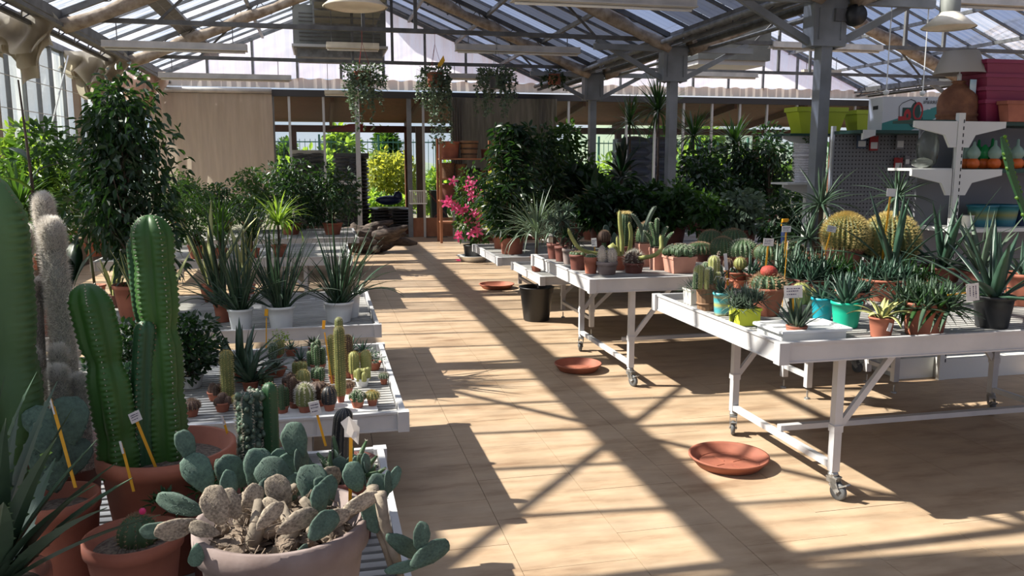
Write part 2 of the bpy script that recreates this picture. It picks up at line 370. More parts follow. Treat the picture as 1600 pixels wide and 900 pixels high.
# wind braces on the left slope
def sl(x): return EZ-.12+(x+3.1)*RISE/4.05
b = B(); b.tube([(-3.1, 3.98, sl(-3.1)), (-.95, 7.68, sl(-.95))], .028, 6); b.tube([(-3.1, 7.68, sl(-3.1)), (-.95, 3.98, sl(-.95))], .028, 6)
b.tube([(-3.1, 3.98, sl(-3.1)), (-.95, .28, sl(-.95))], .028, 6)
trim(b, M['galvd'], 'crossed round wind braces under the left roof slope')
# rolled shade cloths tied along the rafters
def roll(a, c, y, s, r, lab):
    mid = (a+c)/2; e = a if s > 0 else c; pts = []; rr = []
    for k in range(15):
        t = k/14; x = e+s*(.15+3.6*t); sag = -.05-.035*abs(sin(t*pi*4))
        pts.append((x, y-.12, EZ-.22+1.7*(.15+3.6*t)/4.05+sag)); rr.append(r*(.8+.35*abs(cos(t*pi*4))+random.uniform(-.08, .08)))
    o = B().tube(pts, rr, 9).build('rolled_shade_cloth', M['clothw'], smooth=True); tag(o, lab, 'shade cloth', 'rolled shade cloths')
nm = ['nearest overhead', 'first in view', 'second in view', 'last before the back wall']
for ni, (a, c) in enumerate(NAVES[:2]):
    for k, y in enumerate(TY[2:]):
        for s in (1, -1):
            roll(a, c, y, s, .085 if ni == 0 else .11, 'beige cloth rolled along the %s rafter of the %s span, %s' % ('left' if s > 0 else 'right', ['left', 'middle'][ni], nm[k]))
# gable (milky sheet above the back wall)
M['milky'] = sheet('milky_sheet', .30, (.93, .93, 1.0), wave=2.5, waxis=(6, 1, .4), diff=(.90, .88, .95))
M['glass'] = sheet('window_glass', .97, (.95, .97, .96), gloss=.10)
M['dirtyglass'] = sheet('dusty_glass', .80, (.90, .93, .93), gloss=.08, wave=1.2, waxis=(1, 5, .6), diff=(.75, .77, .75))
wb = struct('wall_back', 'glazed back wall with a milky gable and a row of grey mullions')
for ni, (a, c) in enumerate(NAVES):
    mid = (a+c)/2; n = 9; w = (c-a)/n
    for k in range(n):
        x0 = a+k*w; x1 = x0+w
        zt = lambda x: EZ+RISE*(1-abs(x-mid)/4.05)-.05
        b = B(); xs = [x0+.015, x1-.015] if not (x0 < mid < x1) else [x0+.015, mid, x1-.015]
        V = []; F = []
        for x in xs: V += [(x, YB, CH+.04), (x, YB, zt(x))]
        for q in range(len(xs)-1): F.append((2*q, 2*q+2, 2*q+3, 2*q+1))
        b.add(V, F).build('gable_sheet', M['milky'], wb)
    b = B()
    for k in range(n+1): x = a+k*w; b.bar((x, YB-.02, CH), (x, YB-.02, EZ+RISE*(1-abs(x-mid)/4.05)), .05, .05)
    b.bar((a, YB-.03, EZ-.03), (mid, YB-.03, EZ+RISE-.03), .06, .10); b.bar((mid, YB-.03, EZ+RISE-.03), (c, YB-.03, EZ-.03), .06, .10)
    b.build('gable_frame', M['galv'], wb)
# corrugated strip and head beam
V = []; F = []; n = 520
for k in range(n+1):
    x = -3.9+25*k/n; yy = YB-.08+.018*sin(k*pi/2)
    V += [(x, yy, 3.20), (x, yy, 3.40+.016*sin(k*pi/4))]
for k in range(n): F.append((2*k, 2*k+2, 2*k+3, 2*k+1))
M['corrstrip'] = sheet('corrugated_strip', .12, (.7, .66, .6), diff=(.52, .48, .42))
B().add(V, F).build('corrugated_strip', M['corrstrip'], wb)
B().box((8.6, YB-.04, 3.10), (25.4, .10, .14)).build('head_beam', M['headb'], wb)
# mullions, panes
xs_px = [430, 455, 508, 560, 640, 662, 708, 848, 887, 925, 977, 1021, 1065, 1109, 1152, 1194, 1240, 1285, 1330, 1380, 1430, 1480]
xs = [-3.9] + [-2.95] + [aty(px, 250, YB).x for px in xs_px]
for i, x in enumerate(xs):
    w = .05 if i > 1 else .08
    if i in (5, 6): w = .10
    B().box((x, YB-.02, 1.55), (w, .06, 3.1)).build('mullion', M['greypost'] if i in (2, 6) else M['alu'], wb)
for i in range(len(xs)-1):
    if i == 5: continue                                             # the open doorway
    B().box(((xs[i]+xs[i+1])/2, YB, 1.55), (xs[i+1]-xs[i]-.04, .006, 3.05)).build('pane', M['glass'], wb)
dx0, dx1 = xs[4], xs[5]
B().bar((xs[3], YB-.03, 1.22), (xs[5], YB-.03, 1.22), .06, .08).build('transom', M['alu'], wb)
for i in (6, 7): B().box(((xs[i]+xs[i+1])/2, YB+.01, .22), (xs[i+1]-xs[i], .05, .42)).build('kick_panel', M['woodlit'], wb)
o = B().box(((xs[5]+xs[6])/2-.35, YB+.05, .01), (1.4, .4, .03)).build('door_sill', M['galv'], wb)
# left glass wall
wl = struct('wall_left', 'left glass wall with upright bars and tan posts, hedge beyond')
XL = -3.9
y = Y0; k = 0
while y < YB:
    B().box((XL, y+.31, 1.72), (.006, .60, 3.3)).build('pane', M['glass'] if k % 3 else M['dirtyglass'], wl)
    B().box((XL+.02, y, 1.72), (.05, .045, 3.4)).build('glazing_bar', M['greypost'], wl)
    y += .62; k += 1
for zz in (.55, 1.55): B().bar((XL+.03, Y0, zz), (XL+.03, YB, zz), .05, .06).build('rail', M['woodlit'], wl)
B().box((XL+.05, 7, .22), (.10, 23, .44)).build('plinth', M['grout'], wl)
M['tan'] = pbr('tan_post', (.36, .27, .21), .7)
for yy in TY: B().box((XL+.10, yy, 1.7), (.09, .12, 3.4)).build('post', M['tan'], wl)
B().bar((XL, Y0, 3.40), (XL, YB, 3.40), .12, .10).build('wall_plate', M['galvd'], wl)
y = Y0
sm = B().box((-3.5, .30, 3.46), (.85, .60, .008)).mesh('lean_sheet', M['roofclear2'])
while y < YB: inst('lean_sheet', sm, wl, (0, y, 0)); y += .62
for zz in (2.35, 2.75, 3.0): B().tube([(XL+.2, Y0, zz), (XL+.2, 9, zz-.05), (XL+.2, YB, zz)], .006, 5).build('support_wire', M['alu'], wl)
for yy in (9.2, 12.9): B().tube([(XL+.12, yy, 1.6), (XL+.12, yy+1.7, 3.3)], .012, 6).build('diagonal_stay', M['alu'], wl)
# walls that close the hall out of view
wr = struct('wall_right', 'glazed right side wall'); wn = struct('wall_near', 'glazed wall behind the viewer')
for k in range(12): B().box((21.1, Y0+1+k*2, 1.7), (.02, 1.95, 3.4)).build('pane', M['roofdull'], wr)
for k in range(12): B().box((-3+k*2.1, Y0-.1, 1.7), (2.05, .02, 3.4)).build('pane', M['milky'], wn)
# columns on the gutter line
for k, y in enumerate([3.98, 7.68, 11.38, 15.0]):
    for gi, gx in enumerate((4.95, 13.1)):
        b = B().box((gx, y, 1.4), (.12, .13, 2.8)).box((gx, y, 3.02), (.36, .2, .46)).box((gx-.12, y-.10, 3.0), (.012, .02, .30)).box((gx+.12, y-.10, 3.0), (.012, .02, .30))
        b.bar((gx-.10, y, 2.80), (gx-1.15, y, 3.34), .05, .07); b.bar((gx+.10, y, 2.80), (gx+1.15, y, 3.34), .05, .07)
        b.bar((gx-1.2, y-.05, 3.24), (gx+1.2, y-.05, 3.24), .06, .08)
        lab = 'grey square steel post with wide bracket head, ' + (['overhead by the viewer', 'nearest, left of the pegboard shelves', 'second from the shelves', 'farthest in its row'][k] if gi == 0 else 'far row number from near, hidden side ' + ['one', 'two', 'three', 'four'][k])
        trim(b, M['greypost'], lab)
# thick drain pipe and bundle on the gutter girder seen upper right
b = B()
for dx, dz, r in ((-.30, -.06, .035), (.25, -.02, .05), (.42, -.12, .028)): b.tube([(5+dx, 3, CH+dz), (5+dx, YB-.3, CH+dz)], r, 8)
trim(b, M['galv'], 'grey heating pipes along the gutter over the posts', smooth=True)
# curtains on the back wall and bundled drapes at the left eave
def curtain(x0, x1, z0, z1, y, mat, lab, fold=.03, nf=22):
    V = []; F = []; n = nf*4; m_ = 8
    for j in range(m_+1):
        for i in range(n+1):
            t = i/n; V.append((x0+(x1-x0)*t, y+fold*sin(t*nf*2*pi+.6*sin(j))*(.4+.6*j/m_), z1+(z0-z1)*j/m_))
    for j in range(m_):
        for i in range(n): q = j*(n+1)+i; F.append((q, q+1, q+n+2, q+n+1))
    o = B().add(V, F).build('curtain', mat, smooth=True); tag(o, lab, 'curtain'); return o
cx0, cx1 = aty(238, 200, YB-.12).x, aty(427, 200, YB-.12).x
curtain(cx0, cx1, .9, 3.06, YB-.18, M['cloth'], 'tan shade cloth hung flat on the back wall at left', .045, 7)
o = B().tube([(cx0+.2, YB-.2, 3.12), (cx1, YB-.2, 3.12)], .055, 10).build('cloth_roller', M['tubefit'], smooth=True); tag(o, 'pale roller tube above the tan shade cloth', 'roller')
cx2, cx3 = aty(710, 200, YB-.12).x, aty(852, 200, YB-.12).x
curtain(cx2, cx3, 1.1, 3.06, YB-.16, M['clothg'], 'grey see-through shade cloth right of the doorway', .035, 7)
curtain(aty(703, 200, YB-.12).x, aty(722, 200, YB-.12).x, .9, 3.06, YB-.22, M['clothg'], 'bunched grey curtain edge right of the doorway', .05, 5)
curtain(aty(840, 200, YB-.12).x, aty(868, 200, YB-.12).x, .9, 3.06, YB-.22, M['clothg'], 'bunched dark curtain behind the red hanging pot', .05, 5)
def drape(cx, cy, w, h, mat, lab, seed):
    rs = random.Random(seed); t = T('draped_cloth', lab, 'shade cloth', (cx, cy, 3.38))
    for k in range(3):
        V = []; F = []; n = 40; m_ = 12; ww = w*(1.1-.12*k); ph = rs.random()*6
        for j in range(m_+1):
            s = j/m_
            for i in range(n+1):
                u = i/n-.5; zz = -h*(.62+.19*k)*s*(.80+.22*sin(u*9+ph)+.08*sin(u*23+ph*2)-.5*u*u)
                yy = .13*k-.18+.10*sin(u*24+ph+s*2)*(.35+s)+.18*sin(s*pi)
                V.append((u*ww*(1-.12*s)+.05*sin(s*5+k)*w, yy, zz))
        for j in range(m_):
            for i in range(n): q = j*(n+1)+i; F.append((q, q+1, q+n+2, q+n+1))
        B().add(V, F).build('cloth_fold', mat, t, smooth=True)
    return t
M['clothd'] = pbr('dusty_cloth', (.46, .41, .34), .9, 0, (.30, .265, .21), 2.5, trans=.45, tcol=(.62, .56, .45))
drape(-3.60, 7.5, 1.0, .75, M['clothd'], 'greyish cloth bundle sagging from the eave at the far left edge', 1)
drape(-3.5, 11.2, .95, .80, M['clothd'], 'greyish cloth bundle sagging from the left eave near its nearest tan post', 2)
drape(-3.45, 14.8, .9, .85, M['clothd'], 'cloth bundle hanging left of the leafy fig tree top', 3)
drape(-3.35, 17.75, .9, 1.0, M['cloth'], 'pinkish cloth bundle at the left end of the tan curtain', 4)
drape(-3.6, 9.6, .5, .8, M['clothd'], 'small cloth bundle between two left eave bundles', 5)
# ================================================= PLANT AND POT BUILDERS
def pot(t, rt, h, mat='terra', rb=None, rim=.12, soil='soil', n=26, z=0, sunk=.88, square=False, rimout=1.08, name='pot', sy=1.0):
    rb = rb or rt*.68; m_ = M[mat] if isinstance(mat, str) else mat
    if square: n = 4
    k = sqrt(2) if square else 1; R = rt/rimout
    prof = [(0, 0), (rb*k, 0), (rb*k, .004)] + [((rb+(R-rb)*u)*k, h*u*(1-rim)) for u in (.33, .66, 1)]
    prof += [(rt*k*.99, h*(1-rim)+.001), (rt*k, h*(1-rim*.5)), (rt*k*.995, h), (rt*k*.93, h), (R*k*.88, h*.86), (0, h*.84)]
    b = B().lathe(prof, n, (0, 0, z), sy=sy)
    o = b.build(name, m_, t, smooth=not square)
    if square: o.rotation_euler = (0, 0, pi/4)
    if soil:
        rs = (rb+(R-rb)*sunk)*.93*k
        b = B().lathe([(rs, h*sunk-.006), (rs*.6, h*sunk+.004), (rs*.2, h*sunk+.008), (0, h*sunk+.006)], n, (0, 0, z), sy=sy)
        q = b.build('soil', M[soil], t, smooth=True)
        if square: q.rotation_euler = (0, 0, pi/4)
    return h*sunk+z
def blade(Ln, w, th, elev, curl, n=6, base=.55, peak=.25, fold=.0, tipw=.02):
    # fleshy leaf in the XZ plane: starts at elevation elev, its tangent turns by curl (radians, + is down) over its length
    V = []; x = z = 0.0; a = elev; ds = Ln/n
    for i in range(n+1):
        s = i/n
        ww = w/2*((base+(1-base)*s/peak) if s < peak else max(tipw, (1-((s-peak)/(1-peak))**1.6)))
        tt = th/2*(1-.75*s); nx, nz_ = -sin(a), cos(a)
        V += [(x, -ww, z+fold*ww), (x+nx*-tt*.1+nx*tt*.2, 0, z+nz_*tt*.2-0), (x, ww, z+fold*ww), (x-nx*tt, 0, z-nz_*tt)]
        x += cos(a)*ds; z += sin(a)*ds; a -= curl/n
    F = []
    for i in range(n):
        q = 4*i
        for j in range(4): F.append((q+j, q+(j+1) % 4, q+4+(j+1) % 4, q+4+j))
    return V, F
def rosette(t, n, Ln, w, mat, z0, e0=1.35, e1=.3, curl=(.2, .7), th=None, name='leaf', r0=.012, nseg=6, base=.6, peak=.25, fold=.25, seed=0, spread=1.0, center=(0, 0), tipw=.02, lenvar=.25, joined=False, up=.6, mesh_variants=5):
    rs = random.Random(seed); th = th or w*.22; vs = []; m_ = M[mat] if isinstance(mat, str) else mat
    for k in range(mesh_variants):
        u = k/(mesh_variants-1); el = e0+(e1-e0)*u
        cu = curl[0]+(curl[1]-curl[0])*u
        vs.append(blade(Ln*(.75+.25*min(1, u*2+.3)), w, th, el, cu, nseg, base, peak, fold, tipw))
    J = B(); ms = None if joined else [B().add(*v).mesh(name, m_, True) for v in vs]
    for i in range(n):
        u = (i+.5)/n; k = min(mesh_variants-1, int(u**.8*mesh_variants)); ang = i*2.39996+rs.uniform(-.25, .25)
        r = r0*(.3+u); zz = z0+(1-u)*r0*up; s = 1-lenvar*rs.random(); tilt = rs.uniform(-.12, .12)
        if joined:
            Mx = Matrix.Translation((center[0]+r*cos(ang), center[1]+r*sin(ang), zz)) @ Matrix.Rotation(ang, 4, 'Z') @ Matrix.Rotation(tilt, 4, 'Y') @ Matrix.Scale(s, 4)
            J.add([Mx @ Vector(v) for v in vs[k][0]], vs[k][1])
        else: inst(name, ms[k], t, (center[0]+r*cos(ang), center[1]+r*sin(ang), zz), (rs.uniform(-.15, .15), tilt, ang), s)
    if joined: J.build(name if name != 'leaf' else 'foliage', m_, t, smooth=True, kind='stuff')
def leafcloud(P, D, Ln, w, droop=.35, seed=0, var=.35):
    # vectorised folded leaves: P origins (n,3), D outward directions (n,3)
    r = np.random.default_rng(seed); n = len(P); P = np.asarray(P, float); D = np.asarray(D, float)
    D = D + r.normal(0, .45, (n, 3)); D[:, 2] -= droop*.6; D /= np.linalg.norm(D, axis=1)[:, None]+1e-9
    Sd = np.cross(D, r.normal(0, .6, (n, 3))+[0, 0, 1]); Sd /= np.linalg.norm(Sd, axis=1)[:, None]+1e-9
    U = np.cross(Sd, D); l = (Ln*(1-var*r.random(n)))[:, None]; ww = w*(l/Ln)/2
    v = np.stack([P, P+D*l*.35+Sd*ww+U*ww*.3, P+D*l*.72+Sd*ww*.75+U*ww*.15-np.array([0, 0, 1])*l*.06*droop, P+D*l-np.array([0, 0, 1])*l*.25*droop,
                  P+D*l*.72-Sd*ww*.75+U*ww*.15-np.array([0, 0, 1])*l*.06*droop, P+D*l*.35-Sd*ww+U*ww*.3], 1).reshape(-1, 3)
    i = np.arange(n)*6
    F = np.concatenate([np.stack([i, i+1, i+2, i+3], 1), np.stack([i, i+3, i+4, i+5], 1)])
    return v.tolist(), F.tolist()
def bush(t, z0, h, rx, n, Ln, w, mat, seed=0, blobs=9, droop=.4, stem=True, shape='round', ry=None, name='foliage', hollow=.35, stemr=.008, fr=.0):
    r = np.random.default_rng(seed); ry = ry or rx; P = []; D = []; C = []
    for k in range(blobs):
        a = r.random()*6.28; u = (k+.5)/blobs
        if shape == 'round': rr = sin(pi*min(.95, .12+u*.85))**.7
        elif shape == 'cone': rr = 1-.75*u
        elif shape == 'top': rr = .4+.6*u
        else: rr = 1.0
        c = np.array([cos(a)*rx*.55*rr, sin(a)*ry*.55*rr, z0+h*(.12+.80*u)]); s = np.array([rx*.55, ry*.55, h*.20])*r.uniform(.75, 1.15)
        C.append(c); m_ = n//blobs
        q = r.normal(0, 1, (m_, 3)); q /= np.linalg.norm(q, axis=1)[:, None]; q *= (hollow+(1-hollow)*r.random((m_, 1))**.5)
        P.append(c+q*s); D.append(q)
    P = np.concatenate(P); D = np.concatenate(D)
    B().add(*leafcloud(P, D, Ln, w, droop, seed+1)).build(name, M[mat] if isinstance(mat, str) else mat, t, kind='stuff')
    if stem:
        b = B()
        for c in C:
            b.tube([(0, 0, z0-.04), (c[0]*.25, c[1]*.25, z0+(c[2]-z0)*.5), tuple(c)], [stemr, stemr*.8, stemr*.4], 6)
        b.build('stems', M['bark'], t, smooth=True)
def fan(t, n, Ln, w, mat, z0, seed=0, e=(.9, 1.5), curl=(.3, 1.6), r0=.02, nseg=7, name='blades', joined=True, center=(0, 0)):
    # arching strap or grass leaves
    rs = random.Random(seed); J = B(); m_ = M[mat] if isinstance(mat, str) else mat
    for i in range(n):
        el = rs.uniform(*e); cu = rs.uniform(*curl)*(1.6-el/1.57); l = Ln*rs.uniform(.6, 1); ang = rs.random()*6.283; r = r0*sqrt(rs.random())
        V = []; x = z = 0; a = el
        for j in range(nseg+1):
            s = j/nseg; ww = w/2*(.7+.6*s if s < .5 else 1.0*(1-((s-.5)/.5)**2)+.03)
            V += [(x, -ww, z), (x+.25*ww*sin(a), 0, z-.25*ww*cos(a)), (x, ww, z)]
            x += cos(a)*l/nseg; z += sin(a)*l/nseg; a -= cu/nseg
        F = []
        for j in range(nseg):
            q = 3*j; F += [(q, q+1, q+4, q+3), (q+1, q+2, q+5, q+4)]
        Mx = Matrix.Translation((center[0]+r*cos(ang), center[1]+r*sin(ang), z0)) @ Matrix.Rotation(ang, 4, 'Z')
        if joined: J.add([Mx @ Vector(v) for v in V], F)
        else:
            o = B().add(V, F).build('leaf', m_, t, smooth=True); o.matrix_local = Mx
    if joined: J.build(name, m_, t, smooth=True, kind='stuff')
def ribfn(nr, dep, ph=0): return lambda a, i, z: 1-dep+dep*abs(cos((a+ph)*nr/2))**.7*1.0 if nr else 1
def needles(b, p, d, ln, k, w=.0012, spread=.8, rs=random):
    d = Vector(d).normalized()
    for _ in range(k):
        e = (d+Vector((rs.gauss(0, spread), rs.gauss(0, spread), rs.gauss(0, spread)))*.6).normalized(); l = ln*rs.uniform(.6, 1.1)
        s = e.orthogonal().normalized()*w; q = e.cross(s).normalized()*w; p = Vector(p); n = len(b.v)
        b.v += [tuple(p+s), tuple(p-s*.5+q), tuple(p-s*.5-q), tuple(p+e*l)]; b.f += [(n, n+1, n+3), (n+1, n+2, n+3), (n+2, n, n+3)]
def column(t, c, h, r, nr=8, dep=.22, mat='cac_g', spine=None, sl=.012, pinch=(), seed=0, name='stem', step=.022, ns=3, lean=(0, 0), spread=.8, sw=.0012, segs=22, ncirc=None, sname='spines', tipr=.55, scal=0):
    rs = random.Random(seed); prof = []
    def rad(s):
        q = 1.0
        for pz, pw, pd in pinch: q *= 1-pd*math.exp(-((s-pz)/pw)**2)
        zr = (1-s)*h
        if zr < r*1.1: q *= sqrt(max(.0, 1-(1-zr/(r*1.1))**2))*.999+.001
        q *= .82+.18*min(1, s*6+.3)
        return r*q
    ss = [i/segs*(1-r*.7/h) for i in range(segs)] + [1-r*.7/h*(1-u) for u in (.0, .25, .5, .7, .85, .95, 1.0)]
    n = ncirc or (nr*(8 if scal else 4) if nr else 14); ph = rs.random()
    b = B(); b0 = []
    f = ribfn(nr, dep, ph)
    for i, s in enumerate(ss):
        R = rad(s); cx = c[0]+lean[0]*s*s; cy = c[1]+lean[1]*s*s
        for j in range(n):
            a = 2*pi*j/n; q = R*f(a, 0, 0)
            if scal: q *= 1+scal*abs(cos((a+ph)*nr/2))**8*cos(2*pi*s*h/step)
            b.v.append((cx+q*cos(a), cy+q*sin(a), c[2]+s*h))
    for i in range(len(ss)-1):
        for j in range(n): b.f.append((i*n+j, i*n+(j+1) % n, (i+1)*n+(j+1) % n, (i+1)*n+j))
    o = b.build(name, M[mat] if isinstance(mat, str) else mat, t, smooth=True)
    if spine:
        sb = B()
        for k in range(nr):
            a = 2*pi*k/nr-ph; z = step*.5+rs.random()*step
            while z < h:
                s = z/h; R = rad(s); x = c[0]+lean[0]*s*s+R*cos(a); y = c[1]+lean[1]*s*s+R*sin(a)
                needles(sb, (x, y, c[2]+z), (cos(a), sin(a), .25 if z < h*.93 else 1.2), sl, ns, sw, spread, rs); z += step*(.45 if (h-z) < r else 1)
        sb.build(sname, M[spine], t, kind='stuff')
    return o
def globe(t, c, r, nr, mat, spine, sl, k=7, sq=.9, dep=.16, rows=11, sw=.0012, name='body', spread=.8, seed=0, zoff=.85):
    rs = random.Random(seed); prof = []; N_ = 14; n = nr*4; f = ribfn(nr, dep, .0)
    for i in range(N_+1):
        u = pi*(.06+.94*i/N_); prof.append((max(.0005, r*sin(u)), r*sq*(zoff-cos(u)) if i else 0))
    cc = (c[0], c[1], c[2])
    B().lathe(prof, n, cc, fr=lambda a, i, z: f(a, i, z)).build(name, M[mat] if isinstance(mat, str) else mat, t, smooth=True)
    if spine:
        b = B()
        for q in range(nr):
            a = 2*pi*q/nr
            for i in range(rows):
                u = pi*(.30+.68*(i+.5)/rows); x, y, z = r*sin(u)*cos(a), r*sin(u)*sin(a), r*sq*(zoff-cos(u))
                needles(b, (c[0]+x, c[1]+y, c[2]+z), (x, y, z-r*sq*zoff), sl, k, sw, spread, rs)
        b.build('spines', M[spine], t, kind='stuff')
_pads = {}
def padmesh(kind, v):
    key = (kind, v)
    if key not in _pads:
        rs = random.Random(v*31+5); V = []; F = []; nu = 20; nv = 9; wd = .40+.09*rs.random(); bend = rs.uniform(-.25, .25)
        for i in range(nv+1):
            u = pi*i/nv
            for j in range(nu):
                a = 2*pi*j/nu; s = .5-.5*cos(a)                 # s 0 base .. 1 tip
                w_ = wd*(.62+.38*s); ir = 1+.05*sin(a*3+v*2)+.03*sin(a*7+v); x = w_*ir*sin(u)*sin(a)*1.0; z = .5*ir*sin(u)*-cos(a)+.5; y = .052*cos(u)*(1+.3*rs.random()) + bend*(z-.5)**2*.9 + .02*sin(x*9+v)
                V.append((x, y, z))
        for i in range(nv):
            for j in range(nu): F.append((i*nu+j, i*nu+(j+1) % nu, (i+1)*nu+(j+1) % nu, (i+1)*nu+j))
        b = B().add(V, F)
        for _ in range(46):                                     # areoles stand proud of the skin
            a = rs.random()*6.28; q = sqrt(rs.random())*.92; sgn = rs.choice((-1, 1)); x = wd*.85*q*sin(a); z = .5-.48*q*cos(a)
            y = sgn*.050*sqrt(max(.02, 1-q*q))+bend*(z-.5)**2*.9+.02*sin(x*9+v); n = len(b.v); e = .014
            b.v += [(x-e, y, z-e), (x+e, y, z-e), (x+e, y, z+e), (x-e, y, z+e), (x, y+sgn*.030, z)]
            b.f += [(n, n+1, n+4), (n+1, n+2, n+4), (n+2, n+3, n+4), (n+3, n, n+4)]
        _pads[key] = b.mesh('pad', M[kind], True)
    return _pads[key]
def pad(t, p, size, rot, kind='pad', v=0, wide=1.0): return inst('pad', padmesh(kind, v), t, p, rot, (size*wide, size, size))
def ptag(t, p, h, cw, ch, tilt=(0, 0), rz=0, blank=False, bent=False, low=.0):
    # orange stake with a white price card, top of the card at height h above p
    b = B().bar((0, 0, low), (0, 0, h-ch*.6), .006+h*.01, .002); b.box((0, 0, h-ch*.55), (cw*.55, .003, ch*.75))
    s = b.build('label_stake', M['yellow'], t); c = B().box((0, -.004, h-ch/2), (cw, .0015, ch)).build('label_card', M['card'], s)
    s.location = p; s.rotation_euler = (tilt[1], tilt[0], rz)
    if not blank:
        k = B()
        for r_, w_, z_ in ((.8, .72, .26), (.6, .60, .06), (.9, .5, -.20)):
            x = -cw*.36
            while x < cw*(-.36+w_): l = cw*random.uniform(.05, .11); k.box((x+l/2, -.0052, h-ch/2+ch*z_), (l, .0006, ch*.07*random.uniform(.6, 1.4))); x += l+cw*.03
        k.v = [(x, y, z) for x, y, z in k.v]
        k.build('label_writing', M['ink'], t).matrix_local = s.matrix_basis.copy() if False else Matrix.Translation(p) @ Matrix.Rotation(rz, 4, 'Z') @ Matrix.Rotation(tilt[0], 4, 'Y') @ Matrix.Rotation(tilt[1], 4, 'X')
    return s
def wheel(t, x, y, rz, front=True):
    c = B(); c.lathe([(0, -.012), (.038, -.012), (.044, -.007), (.044, .007), (.038, .012), (0, .012)], 22)
    c.v = [(v[0], v[2], v[1]) for v in c.v]
    g = B().lathe([(0, 0), (.024, 0), (.026, .02), (.020, .03), (0, .03)], 14, (0, 0, .108))
    for s in (-1, 1):
        g.bar((-.030, s*.019, .058), (-.005, s*.019, .115), .034, .003, (0, 1, 0)); g.bar((-.045, s*.019, .044), (.0, s*.019, .085), .03, .003, (0, 1, 0)); g.box((-.005, s*.019, .10), (.055, .003, .03))
    g.box((-.006, 0, .112), (.062, .044, .008)); g.box((-.068, 0, .082), (.05, .032, .006), ry=.5); g.tube([(-.035, -.024, .044), (-.035, .024, .044)], .006, 8)
    f = g.build('castor', M['zinc'], t, loc=(x, y, 0)); f.rotation_euler = (0, 0, rz)
    w = c.build('wheel', M['rubber'], f, smooth=True, loc=(-.035, 0, .044))
    hb = B().lathe([(0, -.014), (.018, -.014), (.018, .014), (0, .014)], 12); hb.v = [(v[0], v[2], v[1]) for v in hb.v]; hb.build('hub', M['grey'], f, loc=(-.035, 0, .044))
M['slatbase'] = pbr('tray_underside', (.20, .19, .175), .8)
def table(x0, x1, y0, y1, zt, zb, lab, cat='table', legs=(), castors=True, slatparts=True, rail_mat='white', group=None, braces=True, inset=.0, slx=True, pitch=.055, zs=None, feet=False):
    t = T('bench_table', lab, cat, ((x0+x1)/2, (y0+y1)/2, 0), group=group); cx, cy = (x0+x1)/2, (y0+y1)/2
    X0, X1, Y0_, Y1_ = x0-cx, x1-cx, y0-cy, y1-cy; zm = (zt+zb)/2; hh = zt-zb; m_ = M[rail_mat]
    for (a, b_) in (((X0, Y0_), (X1, Y0_)), ((X1, Y0_), (X1, Y1_)), ((X1, Y1_), (X0, Y1_)), ((X0, Y1_), (X0, Y0_))):
        b = B().bar((a[0], a[1], zm), (b_[0], b_[1], zm), .012, hh); b.bar((a[0], a[1], zt-.004), (b_[0], b_[1], zt-.004), .026, .010); b.bar((a[0], a[1], zb+.004), (b_[0], b_[1], zb+.004), .02, .008)
        if abs(b_[0]-a[0]) > 1.8: b.bar((a[0]*.15+b_[0]*.85, a[1]-.009, zb), (a[0]*.15+b_[0]*.85, a[1]-.009, zt), .004, .004)
        b.build('rail', m_, t)
    for sx_ in (X0, X1):
        for sy_ in (Y0_, Y1_): B().box((sx_, sy_, zm), (.052, .052, hh+.004)).build('corner_cap', m_, t)
    zs = zs or zb+.06; w = pitch*.62; n = int(((Y1_-Y0_) if slx else (X1-X0))/pitch)-1; sb = B(); sm = None
    for k in range(n):
        q = (k+1)*pitch
        if slx: c = (0, Y0_+q, zs-.008); d = (X1-X0-.03, w, .014)
        else: c = (X0+q, 0, zs-.008); d = (w, Y1_-Y0_-.03, .014)
        if slatparts:
            sm = sm or B().box((0, 0, 0), d).mesh('slat', M['slat']); inst('slat', sm, t, c)
        else: sb.box(c, d)
    if not slatparts: sb.build('slats', M['slat'], t, kind='stuff')
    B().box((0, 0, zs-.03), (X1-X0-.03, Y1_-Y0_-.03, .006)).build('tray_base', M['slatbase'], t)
    b = B()
    for k in range(3): b.bar((X0, Y0_+(Y1_-Y0_)*(k+.5)/3, zs-.05), (X1, Y0_+(Y1_-Y0_)*(k+.5)/3, zs-.05), .03, .03)
    b.build('bearers', m_, t)
    for lx in legs:
        lx -= cx; ya, yb = Y0_+.09, Y1_-.36 if castors else Y1_-.12
        for yy in (ya, yb):
            o = B().box((lx, yy, (zb+.14)/2+.0), (.042, .042, zb-.14 if castors else zb-.03)).box((lx, yy, .36 if zb > .6 else .25), (.05, .05, .035)).build('leg', m_, t)
            if castors: wheel(t, lx, yy, pi/2+.35 if yy == ya else pi*.35)
            if feet: B().lathe([(.022, 0), (.020, .008), (.006, .012), (.006, .06)], 10, (lx, yy, 0), cap=True).build('foot', M['zinc'], t)
        B().bar((lx, ya, .165), (lx, yb, .165), .035, .03).build('crossbar', m_, t)
        if braces:
            s = 1 if lx < 0 else -1
            for yy in (ya, yb): B().bar((lx, yy, zb*.48), (lx+s*.30, yy, zb), .032, .022, (0, 1, 0)).build('brace', m_, t)
    return t, zs
